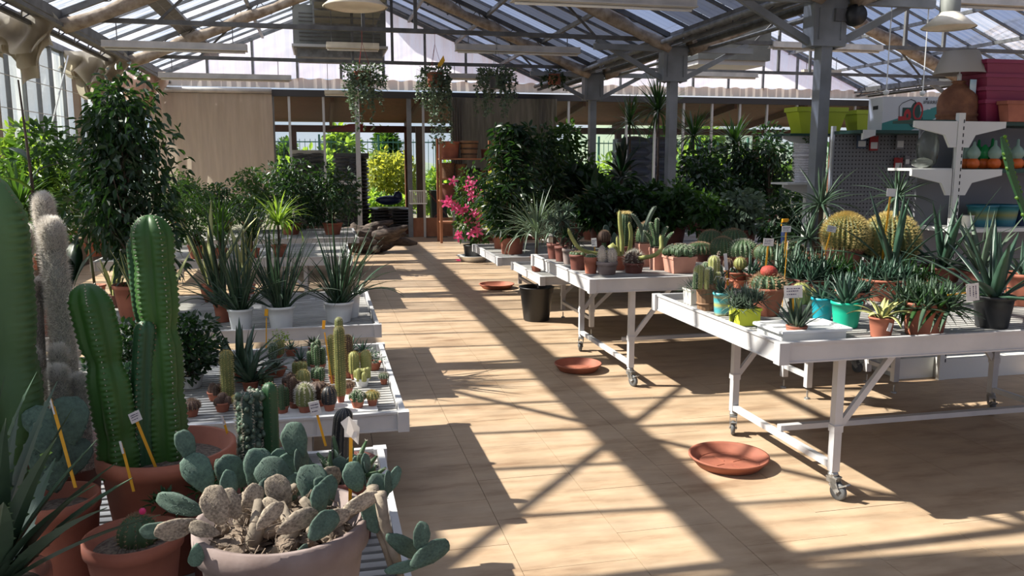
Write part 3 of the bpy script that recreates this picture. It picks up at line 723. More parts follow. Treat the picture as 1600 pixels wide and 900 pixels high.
# ================================================= BENCH TABLES
RN_Z0, RN_Z1 = .73, .825
tR1, zR1 = table(2.06, 4.62, 3.40, 4.88, .825, .725, 'white tray table on castors nearest on the right of the aisle', legs=(2.43, 4.3), pitch=.045, zs=.795)
B().bar((2.43-3.34, 4.0-4.14, .20), (4.3-3.34, 4.0-4.14, .20), .04, .03).build('stretcher', M['white'], tR1)
tR2, zR2 = table(1.87, 4.78, 5.62, 7.28, .825, .725, 'white tray table on castors holding the long-armed cactus, right of the aisle', legs=(2.21, 4.1), pitch=.05, zs=.785, slatparts=False)
B().bar((2.21-3.135, 6.4-6.45, .20), (4.1-3.135, 6.4-6.45, .20), .04, .03).build('stretcher', M['white'], tR2)
tR3, zR3 = table(1.98, 4.6, 7.42, 8.60, .60, .52, 'low white tray table over the black bucket', legs=(2.5, 4.2), castors=False, feet=True, slatparts=False, zs=.575)
tR4, zR4 = table(1.92, 5.80, 9.05, 10.6, .60, .51, 'low white tray table farthest on the right, holding the umbrella tree', legs=(2.5, 4.3), castors=False, feet=True, slatparts=False, zs=.575)
tR5, zR5 = table(3.2, 8.0, 11.2, 13.6, .60, .51, 'low white table hidden under the big green plants by the grey posts', legs=(3.6, 7.5), castors=False, feet=True, slatparts=False, zs=.575)
tL1, zL1 = table(-2.3, .20, .9, 3.30, .50, .42, 'white slatted tray table at the lower left under the large terracotta pots', legs=(-1.9, -.2), castors=False, feet=True, pitch=.052, zs=.47)
tL2, zL2 = table(-2.3, .335, 3.72, 5.20, .52, .43, 'white tray table of small cacti on the left of the aisle', legs=(-1.9, -.1), castors=False, feet=True, pitch=.045, zs=.475)
tL3, zL3 = table(-2.3, .36, 5.85, 7.45, .52, .43, 'white tray table with the white pots of spear plants', legs=(-1.9, -.1), castors=False, feet=True, pitch=.05, zs=.47, slatparts=False)
tL4, zL4 = table(-2.4, .30, 9.6, 11.2, .60, .50, 'white tray table behind the spear plants on the left', legs=(-1.9, -.2), castors=False, feet=True, slatparts=False, zs=.56)
tL5, zL5 = table(-2.4, .48, 12.0, 13.7, .60, .52, 'white tray table of bushy plants in terracotta troughs, farthest on the left', legs=(-1.9, .1), castors=False, feet=True, slatparts=False, zs=.57)
# ================================================= LEFT SIDE, foreground table (surface zL1)
def rel(px, py, Y, t): return aty(px, py, Y) - Vector(t.location)
def here(X, Y, z): return (X, Y, z)
SZ = zL1
# weathered pot of prickly pear
t = T('potted_prickly_pear', 'overgrown prickly pear with dead pads in a large weathered grey-pink pot, bottom centre-left', 'cactus', (-.11, 1.86, SZ))
zo = pot(t, .195, .385, 'terra_old', rb=.135, rim=.16, soil='gravel', n=48)
RX = random.Random(3)
def ppad(px, py, Y, size, tx, ty, tz, kind='pad', wide=1.0): return pad(t, tuple(rel(px, py, Y, t)), size, (tx, ty, tz), kind, RX.randrange(4), wide)
# (base px, base py, depth, length in px, lean in the picture, swing, twist, kind)
PL = [(690-30, 0, 0, 0, 0, 0, 0, 0)][:0]
for px, py, Y, l, lean, fwd, tw, kind, wd in [
    (300, 722, 1.98, 48, -.25, .1, .5, 'pad', .75), (330, 770, 1.95, 62, -.5, .3, .3, 'pad', .9), (318, 800, 1.80, 74, -1.35, .5, .2, 'pad', .62),
    (312, 818, 1.78, 60, -1.5, .2, .9, 'pado', .7), (310, 850, 1.72, 40, -2.9, .3, .2, 'pad', .7), (272, 822, 1.80, 46, -1.75, .3, .4, 'pad', .7),
    (347, 822, 1.74, 58, -.25, .15, .2, 'pado', .95), (352, 790, 1.9, 48, .4, .4, .8, 'pad', .9), (385, 760, 2.0, 56, -.6, .2, .7, 'pad', .9),
    (400, 770, 1.96, 62, .15, .3, .4, 'pad', .9), (420, 760, 1.98, 60, .9, .35, .3, 'pad', .85), (430, 735, 2.0, 30, .3, .2, .5, 'pad', 1.0),
    (468, 720, 1.96, 55, -.18, .05, .15, 'pad', .92), (472, 755, 1.95, 50, .1, .1, 1.2, 'pad', .9), (463, 765, 1.92, 64, -.85, .4, .5, 'pad', .95),
    (450, 800, 1.84, 56, -.35, .2, .3, 'pado', .85), (455, 815, 1.8, 50, -1.0, .4, .2, 'pado', .8), (432, 833, 1.72, 62, 1.25, .45, .2, 'pado', .62),
    (400, 828, 1.72, 50, .9, .6, .2, 'pado', .62), (490, 795, 1.85, 62, .0, .5, .3, 'pad', .95), (500, 780, 1.9, 48, .55, .3, .4, 'pado', .9),
    (485, 800, 1.83, 56, .8, .25, .5, 'pad', .85), (498, 808, 1.80, 46, .3, .3, .8, 'pad', .9), (520, 790, 1.86, 45, -.3, .4, .9, 'pad', .9),
    (530, 805, 1.78, 60, 1.2, .3, .2, 'pado', .55), (478, 832, 1.74, 66, 1.35, .5, .2, 'pado', .6), (482, 842, 1.70, 52, 1.0, .6, .2, 'pad', .9),
    (480, 850, 1.69, 34, -2.6, .3, .4, 'pad', .7), (372, 812, 1.8, 46, -.3, .5, .6, 'pado', .9), (380, 800, 1.84, 42, .6, .5, .2, 'pado', .9),
    (410, 806, 1.84, 42, -.5, .6, .5, 'pado', .8), (425, 798, 1.88, 46, .2, .6, 1.0, 'pad', .9), (447, 785, 1.9, 44, .5, .6, .2, 'pad', .9),
    (343, 835, 1.74, 44, -1.2, .5, .5, 'pado', .7), (560, 770, 1.86, 44, -.2, .2, .4, 'pad', .95), (585, 800, 1.84, 54, .2, .2, .2, 'pad', .85),
    (600, 775, 1.85, 44, .55, .1, .3, 'pad', .6), (605, 770, 1.84, 30, .25, .2, .9, 'pad', .6), (590, 835, 1.80, 60, -.15, .2, .3, 'pad', .85),
    (604, 836, 1.78, 66, 2.3, .2, .4, 'pad', .55), (640, 885, 1.74, 62, 1.15, .1, .3, 'pad', .7), (655, 862, 1.75, 42, .15, .05, .15, 'pad', .85),
    (600, 893, 1.74, 52, 1.55, .25, .2, 'pad', .5), (470, 760, 2.02, 44, .35, .3, .8, 'pad', .9), (355, 760, 2.02, 40, -.1, .3, .8, 'pad', .9)]:
    p = aty(px, py, Y); ppad(px, py, Y, l*mpp(p)*1.15, -fwd*.8, lean, tw-PSI, kind, wd)
b = B()
for px, py, Y, q in [(588, 830, 1.83, .10), (600, 840, 1.8, .10)]:
    b.tube([tuple(rel(px-6, py-70, Y, t)), tuple(rel(px, py-20, Y, t)), tuple(rel(px+18, py+30, Y, t)), tuple(rel(px+26, py+62, Y, t))], [.014, .013, .012, .009], 8)
b.tube([(.05, 0, zo-.02), tuple(rel(560, 790, 1.84, t)), tuple(rel(583, 765, 1.83, t))], [.02, .015, .012], 8)
for k in range(7): a = k*.9; b.tube([(.08*cos(a), .08*sin(a), zo-.02), (.09*cos(a+.5), .09*sin(a+.5), zo+.05), (.06*cos(a+.2), .05*sin(a), zo+.10)], [.022, .018, .010], 7)
b.build('old_stem', M['pado'], t, smooth=True)
b = B()
for k in range(90):
    a = RX.random()*6.28; r = .16*sqrt(RX.random()); p = Vector((r*cos(a), r*sin(a), zo+.005)); q = p+Vector((RX.uniform(-.03, .03), RX.uniform(-.03, .03), RX.uniform(0, .045)))
    b.bar(p, q, .002)
for k in range(60): a = RX.random()*6.28; r = .15*sqrt(RX.random()); b.ball((r*cos(a), r*sin(a), zo+.01+.05*RX.random()*(1-r/.16)), RX.uniform(.012, .030), 9, 5, (RX.uniform(.8, 1.5), RX.uniform(.7, 1.3), RX.uniform(.3, .9)), bump=.6)
for k in range(160):
    a = RX.random()*6.28; r = .13*sqrt(RX.random()); p = Vector((r*cos(a), r*sin(a), zo+.03+.06*RX.random())); b.bar(p, p+Vector((RX.uniform(-.03, .03), RX.uniform(-.03, .03), RX.uniform(-.02, .03))), .0016)
b.build('dry_litter', M['litter'], t, kind='stuff')
def tagpx(t, px0, py0, px1, py1, Y, cw, ch, blank=False, rz=None):
    a = rel(px0, py0, Y, t); c = rel(px1, py1, Y, t); v = c-a; h = v.length; u = v.normalized(); r = _rt
    lean = atan2(u.dot(r), u.z); return ptag(t, tuple(a), h, cw, ch, (lean, 0), -PSI if rz is None else rz, blank)
tagpx(t, 547, 790, 549, 655, 1.92, .03, .042, True); B().add([tuple(rel(532, 660, 1.9, t)), tuple(rel(545, 650, 1.89, t)), tuple(rel(562, 668, 1.9, t)), tuple(rel(560, 695, 1.93, t)), tuple(rel(541, 676, 1.90, t))], [(0, 1, 4), (1, 2, 3, 4)]).build('folded_card', M['card'], t)
# euphorbia pot
t = T('potted_candelabra_spurge', 'large terracotta pot with two tall ribbed green spurge columns, lower left', 'cactus', (-.47, 2.54, SZ))
zo = pot(t, .195, .35, 'terra', rb=.14, rim=.13, soil='gravel', n=48); Y = 2.54
def col_px(t, px, ytop, ybase, wpx, Y, nr, dep, mat, spine, pinch=(), sl=.006, ns=2, step=.016, seed=0, lean_px=0, zb=None, segs=30, name='stem', sw=.0012, **k):
    top = rel(px, ytop, Y, t); base = rel(px, ybase, Y, t); z0 = base.z if zb is None else zb; m_ = mpp(aty(px, ytop, Y))
    c = (base.x, base.y, z0); return column(t, c, top.z-z0, wpx/2*m_, nr, dep, mat, spine, sl, pinch, seed, name, step, ns, (lean_px*m_, 0), sw=sw, segs=segs, **k)
col_px(t, 262, 335, 700, 66, 2.54, 5, .36, 'euph', 'spine_w', ((.56, .05, .20), (.30, .04, .10), (.80, .04, .08)), zb=zo-.02, seed=2, lean_px=-5, segs=170, scal=.06, sw=.002, sl=.006)
col_px(t, 186, 441, 700, 66, 2.48, 5, .34, 'euph', 'spine_w', ((.60, .06, .22), (.22, .05, .12)), zb=zo-.02, seed=3, lean_px=-30, segs=130, scal=.06, sw=.002, sl=.006)
col_px(t, 222, 500, 700, 34, 2.50, 4, .4, 'euphd', 'spine_b', (), zb=zo-.02, seed=4, lean_px=18, segs=100, scal=.07, sw=.002)
col_px(t, 238, 370, 700, 30, 2.58, 4, .42, 'euphd', 'spine_b', ((.62, .05, .35), (.30, .05, .25)), zb=zo-.02, seed=5, lean_px=-6, segs=130, scal=.07, sw=.002)
tagpx(t, 244, 732, 206, 640, 2.42, .03, .03, rz=.5); tagpx(t, 209, 768, 187, 690, 2.33, .006, .035, True)
# pincushion pot
t = T('potted_pincushion_cactus', 'terracotta pot with a round mesh-spined cactus bearing one pink flower, bottom left', 'cactus', (-.50, 2.19, SZ))
zo = pot(t, .122, .235, 'terra', rb=.085, rim=.15, soil='gravel', n=40)
globe(t, (.01, .0, zo-.02), .050, 13, 'cac_g', 'spine_b', .010, 6, 1.05, .12, 10, .0007)
B().ball((.03, -.02, zo+.095), .009, 8, 5).build('flower', M['pinkf'], t, smooth=True)
b = B(); [b.bar((-.03+.01*k, -.07, zo), (-.02+.008*k, -.06+.01*(k % 3), zo+.02+.004*(k % 2)), .0012) for k in range(7)]; b.build('dry_litter', M['rootwood'], t)
# toothed agave bottom left
t = T('potted_agave', 'broad toothed dark agave in a terracotta pot in the bottom left corner', 'agave', (-.755, 2.0, SZ))
zo = pot(t, .115, .245, 'terra', rb=.08, rim=.15, n=40)
rs = random.Random(4)
Bl = {}
def toothblade(Ln, w, e, cu, v):
    V, F = blade(Ln, w, w*.16, e, cu, 9, .75, .35, .30, .03); b = B().add(V, F)
    for i in range(1, 9):                                            # marginal teeth
        for s in (0, 2):
            p = Vector(V[4*i+s]); q = Vector(V[4*(i-1)+s]); d = Vector((0, -1 if s == 0 else 1, 0)); n = len(b.v)
            b.v += [tuple(p), tuple(p*.75+q*.25), tuple(p*.9+q*.1+d*.006)]; b.f.append((n, n+1, n+2))
    return b
for px1, py1, Yt, w in [(8, 600, 2.0, .045), (62, 575, 2.05, .05), (112, 650, 2.0, .05), (160, 676, 2.0, .05), (175, 735, 1.95, .052), (172, 752, 1.86, .048), (212, 748, 1.95, .058), (238, 818, 1.86, .040), (152, 806, 1.75, .055), (-40, 620, 1.95, .055), (40, 640, 2.12, .05), (-60, 720, 1.9, .055), (90, 600, 2.15, .045), (-30, 800, 1.7, .05), (60, 700, 1.75, .045), (20, 660, 1.8, .05), (100, 720, 2.2, .05)]:
    tip = rel(px1, py1, Yt, t); base = Vector((rs.uniform(-.02, .02), rs.uniform(-.02, .02), zo)); v = tip-base; Lh = sqrt(v.x**2+v.y**2); ang = atan2(v.y, v.x)
    cu = rs.uniform(.15, .5); el = atan2(v.z, Lh)+cu/2
    toothblade(v.length*1.02, w*1.15, el, cu, 0).build('leaf', M['lf_agave'], t, smooth=False, loc=base).rotation_euler = (rs.uniform(-.2, .2), 0, ang)
# giant spurge at the left edge
t = T('giant_spurge', 'huge thick green spurge column cut by the left edge of the picture', 'cactus', (-1.0, 2.42, SZ))
zo = pot(t, .13, .30, 'terra', rb=.095, rim=.13, n=36)
c0 = Vector(t.location)
column(t, (aty(-58, 450, 2.42).x+1.0, 0, zo-.02), aty(20, 238, 2.42).z-SZ-zo, .178, 6, .30, 'euphl', 'spine_b', .006, ((.45, .06, .06), (.12, .1, .35)), 3, 'stem', .02, 2, (0, 0), segs=120, scal=.04)
# prickly pear tucked beside the giant
t = T('young_prickly_pear', 'thin green prickly pear in a terracotta pot beside the giant spurge', 'cactus', (-.72, 2.36, SZ))
zo = pot(t, .105, .29, 'terra', rb=.08, rim=.13, n=32, soil='gravel')
for px, py, l, le, tw in [(88, 770, 70, -.1, .4), (108, 700, 66, .05, .2), (95, 720, 60, -.3, .9), (80, 690, 50, -.4, .5), (112, 745, 50, .3, .6)]:
    p = rel(px, py, 2.34, t); pad(t, tuple(p), l*.0018*1.2, (-.1, le, tw-PSI), 'pad', 1, .95)
tagpx(t, 118, 762, 75, 620, 2.30, .004, .05, True)
# woolly columns
t = T('potted_woolly_cactus', 'cluster of white-haired old-man cactus columns behind the spurge pot, left', 'cactus', (-.84, 2.74, SZ))
zo = pot(t, .15, .32, 'terra_dark', rb=.11, rim=.13, n=36); Y = 2.74
def woolly(px, ytop, ybase, wpx, Yc, lean=0, dens=1.0, mat='wool', hl=.020, hm='hair'):
    top = rel(px, ytop, Yc, t); m_ = mpp(aty(px, ytop, Yc)); r = wpx/2*m_; base = rel(px+lean, ybase, Yc, t); h = top.z-zo
    column(t, (base.x, base.y, zo-.02), h, r*.86, 14, .10, mat, None, lean=(-lean*m_, 0), segs=20)
    b = B(); rr = random.Random(int(px)); n = int(dens*11000*h*r/.02); J = 0
    for _ in range(n):
        s = rr.random(); s = s if rr.random() < .8 else 1-.12*rr.random(); z = s*h; a = rr.random()*6.283; tz = min(1, (h-z)/(r*1.05)); R = r*.84*sqrt(max(0, 1-(1-tz)**2)) if tz < 1 else r*.84
        x = base.x-lean*m_*s*s+R*cos(a); y = base.y+R*sin(a); up = 1.2*(1-tz)
        e = Vector((cos(a)+rr.gauss(0, .35), sin(a)+rr.gauss(0, .35), up+rr.uniform(-.1, 1.6))).normalized()*hl*rr.uniform(.5, 1)
        sd = Vector((-sin(a), cos(a), rr.gauss(0, .4))).normalized()*.0009; p = Vector((x, y, zo-.02+z)); k = len(b.v)
        b.v += [tuple(p+sd), tuple(p-sd), tuple(p+e+Vector((0, 0, -.002)))]; b.f.append((k, k+1, k+2))
    b.build('wool', M[hm], t, kind='stuff')
woolly(100, 292, 705, 30, 2.80, 8); woolly(108, 330, 705, 40, 2.72, 8, 1.2); woolly(66, 342, 700, 30, 2.74, -20, .8); woolly(78, 425, 700, 22, 2.80, -6, .7)
woolly(105, 530, 715, 26, 2.66, 0, 1.2, hl=.024); woolly(102, 562, 715, 30, 2.60, 0, 1.2, hl=.024); woolly(134, 575, 715, 28, 2.64, 0, 1.1, hl=.022); woolly(66, 535, 712, 20, 2.66)
# items behind the prickly pear
t = T('potted_crested_spurge', 'grey bowl of knobbly variegated spurge and one smooth green column', 'cactus', (-.19, 2.74, SZ))
zo = pot(t, .115, .215, 'grey', rb=.08, rim=.14, n=36, soil='gravel')
col_px(t, 391, 612, 700, 38, 2.74, 7, .35, 'pad', 'spine_w', ((.5, .05, .12), (.75, .05, .1)), sl=.012, ns=5, step=.010, zb=zo-.02, seed=8, sw=.002)
col_px(t, 425, 597, 700, 26, 2.74, 6, .25, 'euphd', 'spine_b', (), zb=zo-.02, seed=9, sl=.004)
bb = B(); r9 = random.Random(9)
for k in range(120):
    a = r9.random()*6.28; z = r9.random()**.8; p = rel(391, 612, 2.74, t); R = .034+.01*r9.random()
    bb.ball((p.x+R*cos(a), p.y+R*sin(a), zo+z*(p.z-zo)), .007+.006*r9.random(), 6, 4, bump=.4)
bb.build('knobs', M['lf_grey'], t, smooth=True, kind='stuff')
tagpx(t, 362, 700, 346, 650, 2.62, .006, .03, True)
t = T('potted_spurge_clump', 'low clump of small leafy spurge rosettes behind the weathered pot', 'succulent', (-.30, 2.35, SZ))
zo = pot(t, .10, .25, 'terra_dark', rb=.08, rim=.13, n=30)
for k, (dx, dy, s) in enumerate([(-.11, -.03, 1), (-.06, .0, 1.1), (.0, .02, 1.2), (.06, .0, 1.1), (.10, .03, 1), (-.02, -.06, 1), (.04, -.06, .9), (-.16, -.06, .9), (-.13, -.10, .9)]):
    rosette(t, 16, .042*s, .014, 'lf_mid', zo+.02+.03*(k % 3), 1.3, .1, (.1, .5), center=(dx, dy), joined=True, seed=k, name='rosette', fold=.3)
t = T('potted_trailing_cactus', 'dark pot of finger cactus and fuzzy round pads beside the orange stake', 'cactus', (.045, 2.56, SZ))
zo = pot(t, .098, .21, 'terra_dark', rb=.075, rim=.13, n=30)
b = B(); r5 = random.Random(5); sp = B()
for k in range(26):
    a = r5.random()*6.28; l = r5.uniform(.06, .15); x = y = 0; z = zo; pts = []; el = r5.uniform(.2, 1.1)
    for j in range(5): pts.append((x+.03*cos(a), y+.03*sin(a), z)); x += cos(a)*cos(el)*l/4; y += sin(a)*cos(el)*l/4; z += sin(el)*l/4; el += r5.uniform(-.3, .35)
    b.tube(pts, [.008, .0095, .0095, .008, .004], 7)
    for p in pts[1:]:
        for _ in range(6): needles(sp, p, (r5.gauss(0, 1), r5.gauss(0, 1), r5.gauss(0, 1)), .014, 2, .0007, .4, r5)
b.build('fingers', M['cac_g'], t, smooth=True, kind='stuff'); sp.build('spines', M['spine_w'], t, kind='stuff')
for k in range(7): pad(t, (r5.uniform(-.01, .10), r5.uniform(-.09, .02), zo+r5.uniform(0, .03)), .075, (-.2, r5.uniform(-.4, .6), r5.random()*2), 'pad', k % 4, .9)
tagpx(t, 509, 697, 489, 628, 2.60, .034, .045)
t = T('dark_column_cactus', 'slim near-black column cactus behind the orange stakes', 'cactus', (.02, 3.03, SZ))
zo = pot(t, .05, .09, 'terra_dark', n=24); col_px(t, 532, 638, 700, 30, 3.03, 14, .14, 'black', 'spine_w', (), sl=.003, ns=3, step=.006, zb=zo-.01, lean_px=8, sw=.0006)
o = T('saucer', 'brown plastic saucer with an empty dark bowl at the right edge of the lower-left table', 'saucer', (.085, 3.13, SZ)); 
B().lathe([(0, 0), (.06, 0), (.088, .045), (.092, .05), (.086, .05), (.058, .006), (0, .006)], 36).build('dish', M['terra_dark'], o, smooth=True)
# small dark potted cacti on the far edge of that table
for k, (X, Y, r, h, mat, lab) in enumerate([(-.50, 3.02, .035, .10, 'cac_b', 'dark brown short column behind the tall spurge pot'), (-.40, 3.06, .038, .06, 'cac_b', 'dark spiny ball right of the short brown column'), (-.68, 2.98, .03, .12, 'cac_b', 'brown column between the two tall green spurges')]):
    t = T('potted_small_cactus', lab, 'cactus', (X, Y, SZ)); zo = pot(t, r*1.25, .08, 'terra_dark', n=20)
    column(t, (0, 0, zo-.01), h, r, 12, .15, mat, 'spine_b', .008, seed=k, step=.012, ns=3)
# ================================================= small cacti table (surface zL2)
SZ = zL2
GR = 'small cacti on the second left table'
tray = tag(B().box((-.03, 4.02, SZ+.006), (.52, .30, .012)).build('foam_tray', M['whitep']), 'white foam tray under the small potted cacti, front right of the second table', 'tray')
def smallc(px, py, wpx, kind, mat, top, lab, spine='spine_w', pm='terra', ph=.045, dz=.0, **k):
    p = at(px, py, SZ+dz); m_ = mpp(p); r = wpx/2*m_; H = (py-top)*m_*1.0
    t = T('potted_small_cactus', lab, 'cactus', tuple(p), random.random()*6, GR)
    zo = pot(t, max(.022, r*.85), ph, pm, n=20, rim=.2, soil='gravel'); h = max(H-zo, r*1.3)
    if kind == 'col': column(t, (0, 0, zo-.006), h, r, k.get('nr', 12), k.get('dep', .12), mat, spine, k.get('sl', .009), step=.011, ns=k.get('ns', 4), seed=px, sw=.0007, sname='spines')
    if kind == 'ball': globe(t, (0, 0, zo-.012), r, k.get('nr', 14), mat, spine, k.get('sl', .010), k.get('ns', 6), h/(2*r)*1.05, .1, 9, .0007, seed=px)
    if kind == 'multi':
        rs = random.Random(px)
        for q in range(k.get('n', 6)):
            a = q*2.4; rr = r*.75*sqrt(q/6); hh = h*rs.uniform(.55, 1)
            column(t, (rr*cos(a), rr*sin(a), zo-.006), hh, r*k.get('f', .38), 8, .18, mat, spine, k.get('sl', .006), step=.012, ns=3, seed=q+px, segs=8, sw=.0007)
    if kind == 'ros': rosette(t, k.get('n', 22), h*1.05, k.get('w', .012), mat, zo, 1.4, .15, (.1, .6), joined=True, seed=px, lenvar=.2, r0=.01, fold=.3, name='rosette')
    if kind == 'cap': 
        column(t, (0, 0, zo-.006), h*.6, r*.4, 8, .1, mat, None, segs=6); globe(t, (0, 0, zo+h*.35), r, 10, 'cac_b', 'spine_b', .006, 4, h*.6/(2*r), .2, 7, .0008, name='cap')
    if kind == 'bushy': bush(t, zo, h, r*1.3, k.get('n', 160), .022, .010, mat, seed=px, blobs=6, droop=.1, stemr=.003)
    return t
smallc(582, 633, 22, 'ball', 'cac_o', 606, 'golden ball cactus in a small square pot nearest the right rail', 'spine_y', sl=.012, dz=.012)
smallc(559, 636, 27, 'multi', 'cac_g', 608, 'white-speckled dark clump left of the golden ball cactus', 'spine_w', dz=.012, sl=.012, n=7)
smallc(533, 628, 17, 'col', 'cac_o', 506, 'tallest golden-spined column at the middle of the cactus tray', 'spine_y', sl=.008, nr=14, dz=.012)
smallc(532, 590, 13, 'col', 'cac_o', 492, 'thin green-tipped column behind the tallest golden one', 'spine_w', sl=.005)
smallc(520, 598, 12, 'col', 'cac_o', 520, 'slim column hugging the left of the tallest golden one', 'spine_y')
smallc(545, 590, 14, 'col', 'cac_b', 520, 'brown furry column right of the tallest golden one', 'spine_y')
smallc(554, 592, 17, 'col', 'cac_y', 546, 'left one of the twin plump yellow-green cacti', 'spine_y')
smallc(572, 590, 17, 'col', 'cac_y', 545, 'right one of the twin plump yellow-green cacti', 'spine_y')
smallc(566, 603, 28, 'multi', 'cac_y', 571, 'knobbly yellow-green clump in front of the twin cacti', 'spine_y', f=.3, n=9, sl=.003, pm='whitep')
smallc(477, 643, 30, 'col', 'cac_o', 596, 'fat cactus wrapped in white hair at the tray front', 'hair', sl=.014, ns=8, dz=.012)
smallc(474, 612, 22, 'col', 'cac_o', 575, 'round-topped yellow-spined cactus behind the white-haired one', 'spine_y', sl=.01)
smallc(515, 641, 24, 'col', 'black', 600, 'charcoal oval cactus right of the white-haired one', 'spine_b', sl=.006, dz=.012)
smallc(498, 637, 30, 'cap', 'cac_b', 592, 'brown crested graft between white-haired and charcoal cacti', 'spine_b')
smallc(462, 640, 26, 'multi', 'cac_b', 580, 'dark maroon knobbly clump left of the white-haired cactus', 'spine_b')
smallc(498, 603, 24, 'multi', 'cac_g', 565, 'white-spotted clump under the round grey ball', 'spine_w')
smallc(497, 580, 30, 'multi', 'cac_g', 528, 'cluster of ridged dark green stems at the middle of the table', 'spine_w', f=.3, n=8)
smallc(470, 575, 24, 'ros', 'lf_blue', 536, 'small spiky rosette left of the ridged cluster')
smallc(437, 562, 15, 'col', 'cac_o', 528, 'yellow-tipped short column near the orange stake', 'spine_y')
smallc(427, 566, 14, 'col', 'cac_g', 533, 'leaning green short column near the orange stake', 'spine_w')
smallc(430, 587, 44, 'ros', 'lf_grey', 556, 'flat grey rosette in front of the short columns', w=.03, n=18, pm='terra')
smallc(437, 553, 26, 'bushy', 'lf_lite', 516, 'bright green fluffy seedling behind the cacti')
smallc(470, 597, 24, 'multi', 'cac_o', 560, 'orange-brown woolly clump behind the round-topped cactus', 'spine_y', n=8)
smallc(545, 615, 18, 'ball', 'cac_b', 592, 'small brown ball between the white-haired and knobbly cacti', 'spine_b')
smallc(600, 600, 16, 'ball', 'cac_g', 584, 'tiny ball cactus against the right rail', 'spine_w')
smallc(392, 600, 26, 'multi', 'cac_b', 572, 'maroon knobbly clump between the tall spiky plants', 'spine_b')
smallc(455, 610, 26, 'multi', 'cac_b', 588, 'low brown cluster behind the dark maroon clump', 'spine_b', n=8)
smallc(418, 612, 24, 'multi', 'cac_g', 578, 'dark ridged clump above the smooth green column', 'spine_b')
smallc(490, 552, 26, 'ros', 'lf_dark', 520, 'dark leafy rosette behind the ridged cluster', w=.016)
smallc(455, 556, 22, 'ros', 'lf_grey', 530, 'little grey rosette left of the dark leafy one', w=.014)
smallc(515, 622, 20, 'multi', 'cac_b', 602, 'small brown clump left of the tall golden column foot', 'spine_b')
smallc(320, 570, 26, 'ros', 'lf_dark', 540, 'dark rosette at the back left beside the jade bush', w=.016)
smallc(357, 628, 19, 'col', 'cac_o', 544, 'stout furry dark column standing alone at left of the tray', 'spine_y', sl=.012)
smallc(337, 625, 30, 'multi', 'cac_b', 600, 'dark purple spiny cluster left of the furry column', 'spine_b')
smallc(348, 642, 30, 'multi', 'cac_b', 628, 'brown knobbly cluster at the front rail left', 'spine_b', f=.5, n=4)
smallc(372, 640, 20, 'ball', 'cac_o', 612, 'little round cactus half hidden by the crested spurge', 'spine_y')
smallc(405, 640, 26, 'ros', 'lf_dark', 604, 'dark rosette next to the crested spurge', w=.014)
smallc(441, 648, 26, 'multi', 'cac_g', 595, 'dark ridged stems right of the smooth green column', 'spine_b')
smallc(548, 560, 30, 'ros', 'lf_blue', 515, 'broad-leaved blue rosette at the back right of the cactus table', w=.022, n=16)
smallc(584, 577, 30, 'bushy', 'lf_grey', 548, 'trailing grey-green succulent near the right rail')
smallc(567, 560, 26, 'ros', 'lf_blue', 522, 'fan-leaved succulent behind the twin cacti', w=.018, n=12)
smallc(300, 650, 28, 'ball', 'cac_b', 628, 'dark ball behind the spurge pot rim', 'spine_b')
for px, py, top, w in [(378, 596, 498, 80), (392, 612, 548, 70)]:
    p = at(px, py, SZ); m_ = mpp(p); t = T('potted_gasteria', 'dark fleshy-leaved plant, %s' % ('tall spiky one behind the furry column' if top < 520 else 'low one in front of the tall spiky one'), 'succulent', tuple(p), 0, GR)
    zo = pot(t, .045, .06, 'terra', n=22); rosette(t, 22, (py-top)*m_*.98, .042, 'lf_agave', zo, 1.45, .5, (.0, .4), seed=int(px), base=.8, peak=.3, fold=.35, r0=.02)
def stake(px, py, top, Y, lean, lab, w=.022):
    p = at(px, py, SZ); t = T('price_stake', lab, 'label', tuple(p)); m_ = mpp(p)
    b = B().bar((0, 0, 0), (lean, 0, (py-top)*m_*.8), .007, .003); b.box((lean*1.12, 0, (py-top)*m_*.92), (w, .003, .045), ry=.1); b.build('stake', M['yellow'], t)
stake(416, 550, 482, 4.4, .01, 'blank orange stake upright at the left of the small cacti')
stake(519, 600, 497, 4.3, -.03, 'blank orange stake leaning left before the tallest cactus', .016)
for px, py, h, w, mat, lab, n in [(215, 600, 70, 95, 'lf_dark', 'glossy dark jade bush behind the green spurge columns, left half', 420), (300, 605, 85, 80, 'lf_dark', 'dark leafy jade bush right of the tall spurge column', 420), (245, 640, 60, 70, 'lf_grey', 'speckled grey rosettes low behind the spurge pot', 0), (180, 655, 60, 60, 'lf_blue', 'dusky succulent mound behind the left spurge column', 260)]:
    p = at(px, py, SZ); m_ = mpp(p); t = T('potted_jade', lab, 'succulent', tuple(p)); zo = pot(t, .065, .07, 'whitep' if n else 'terra_dark', n=24)
    if n: bush(t, zo, h*m_*1.1, w*m_*.78, int(n*4), .044, .024, mat, seed=px, blobs=11, droop=.0, hollow=.3, stemr=.006)
    else:
        for k in range(5): rosette(t, 30, .045, .012, mat, zo+.02*(k % 2), 1.4, .0, (.1, .5), center=(.055*cos(k*1.3), .055*sin(k*1.3)), joined=True, seed=k, name='rosette')
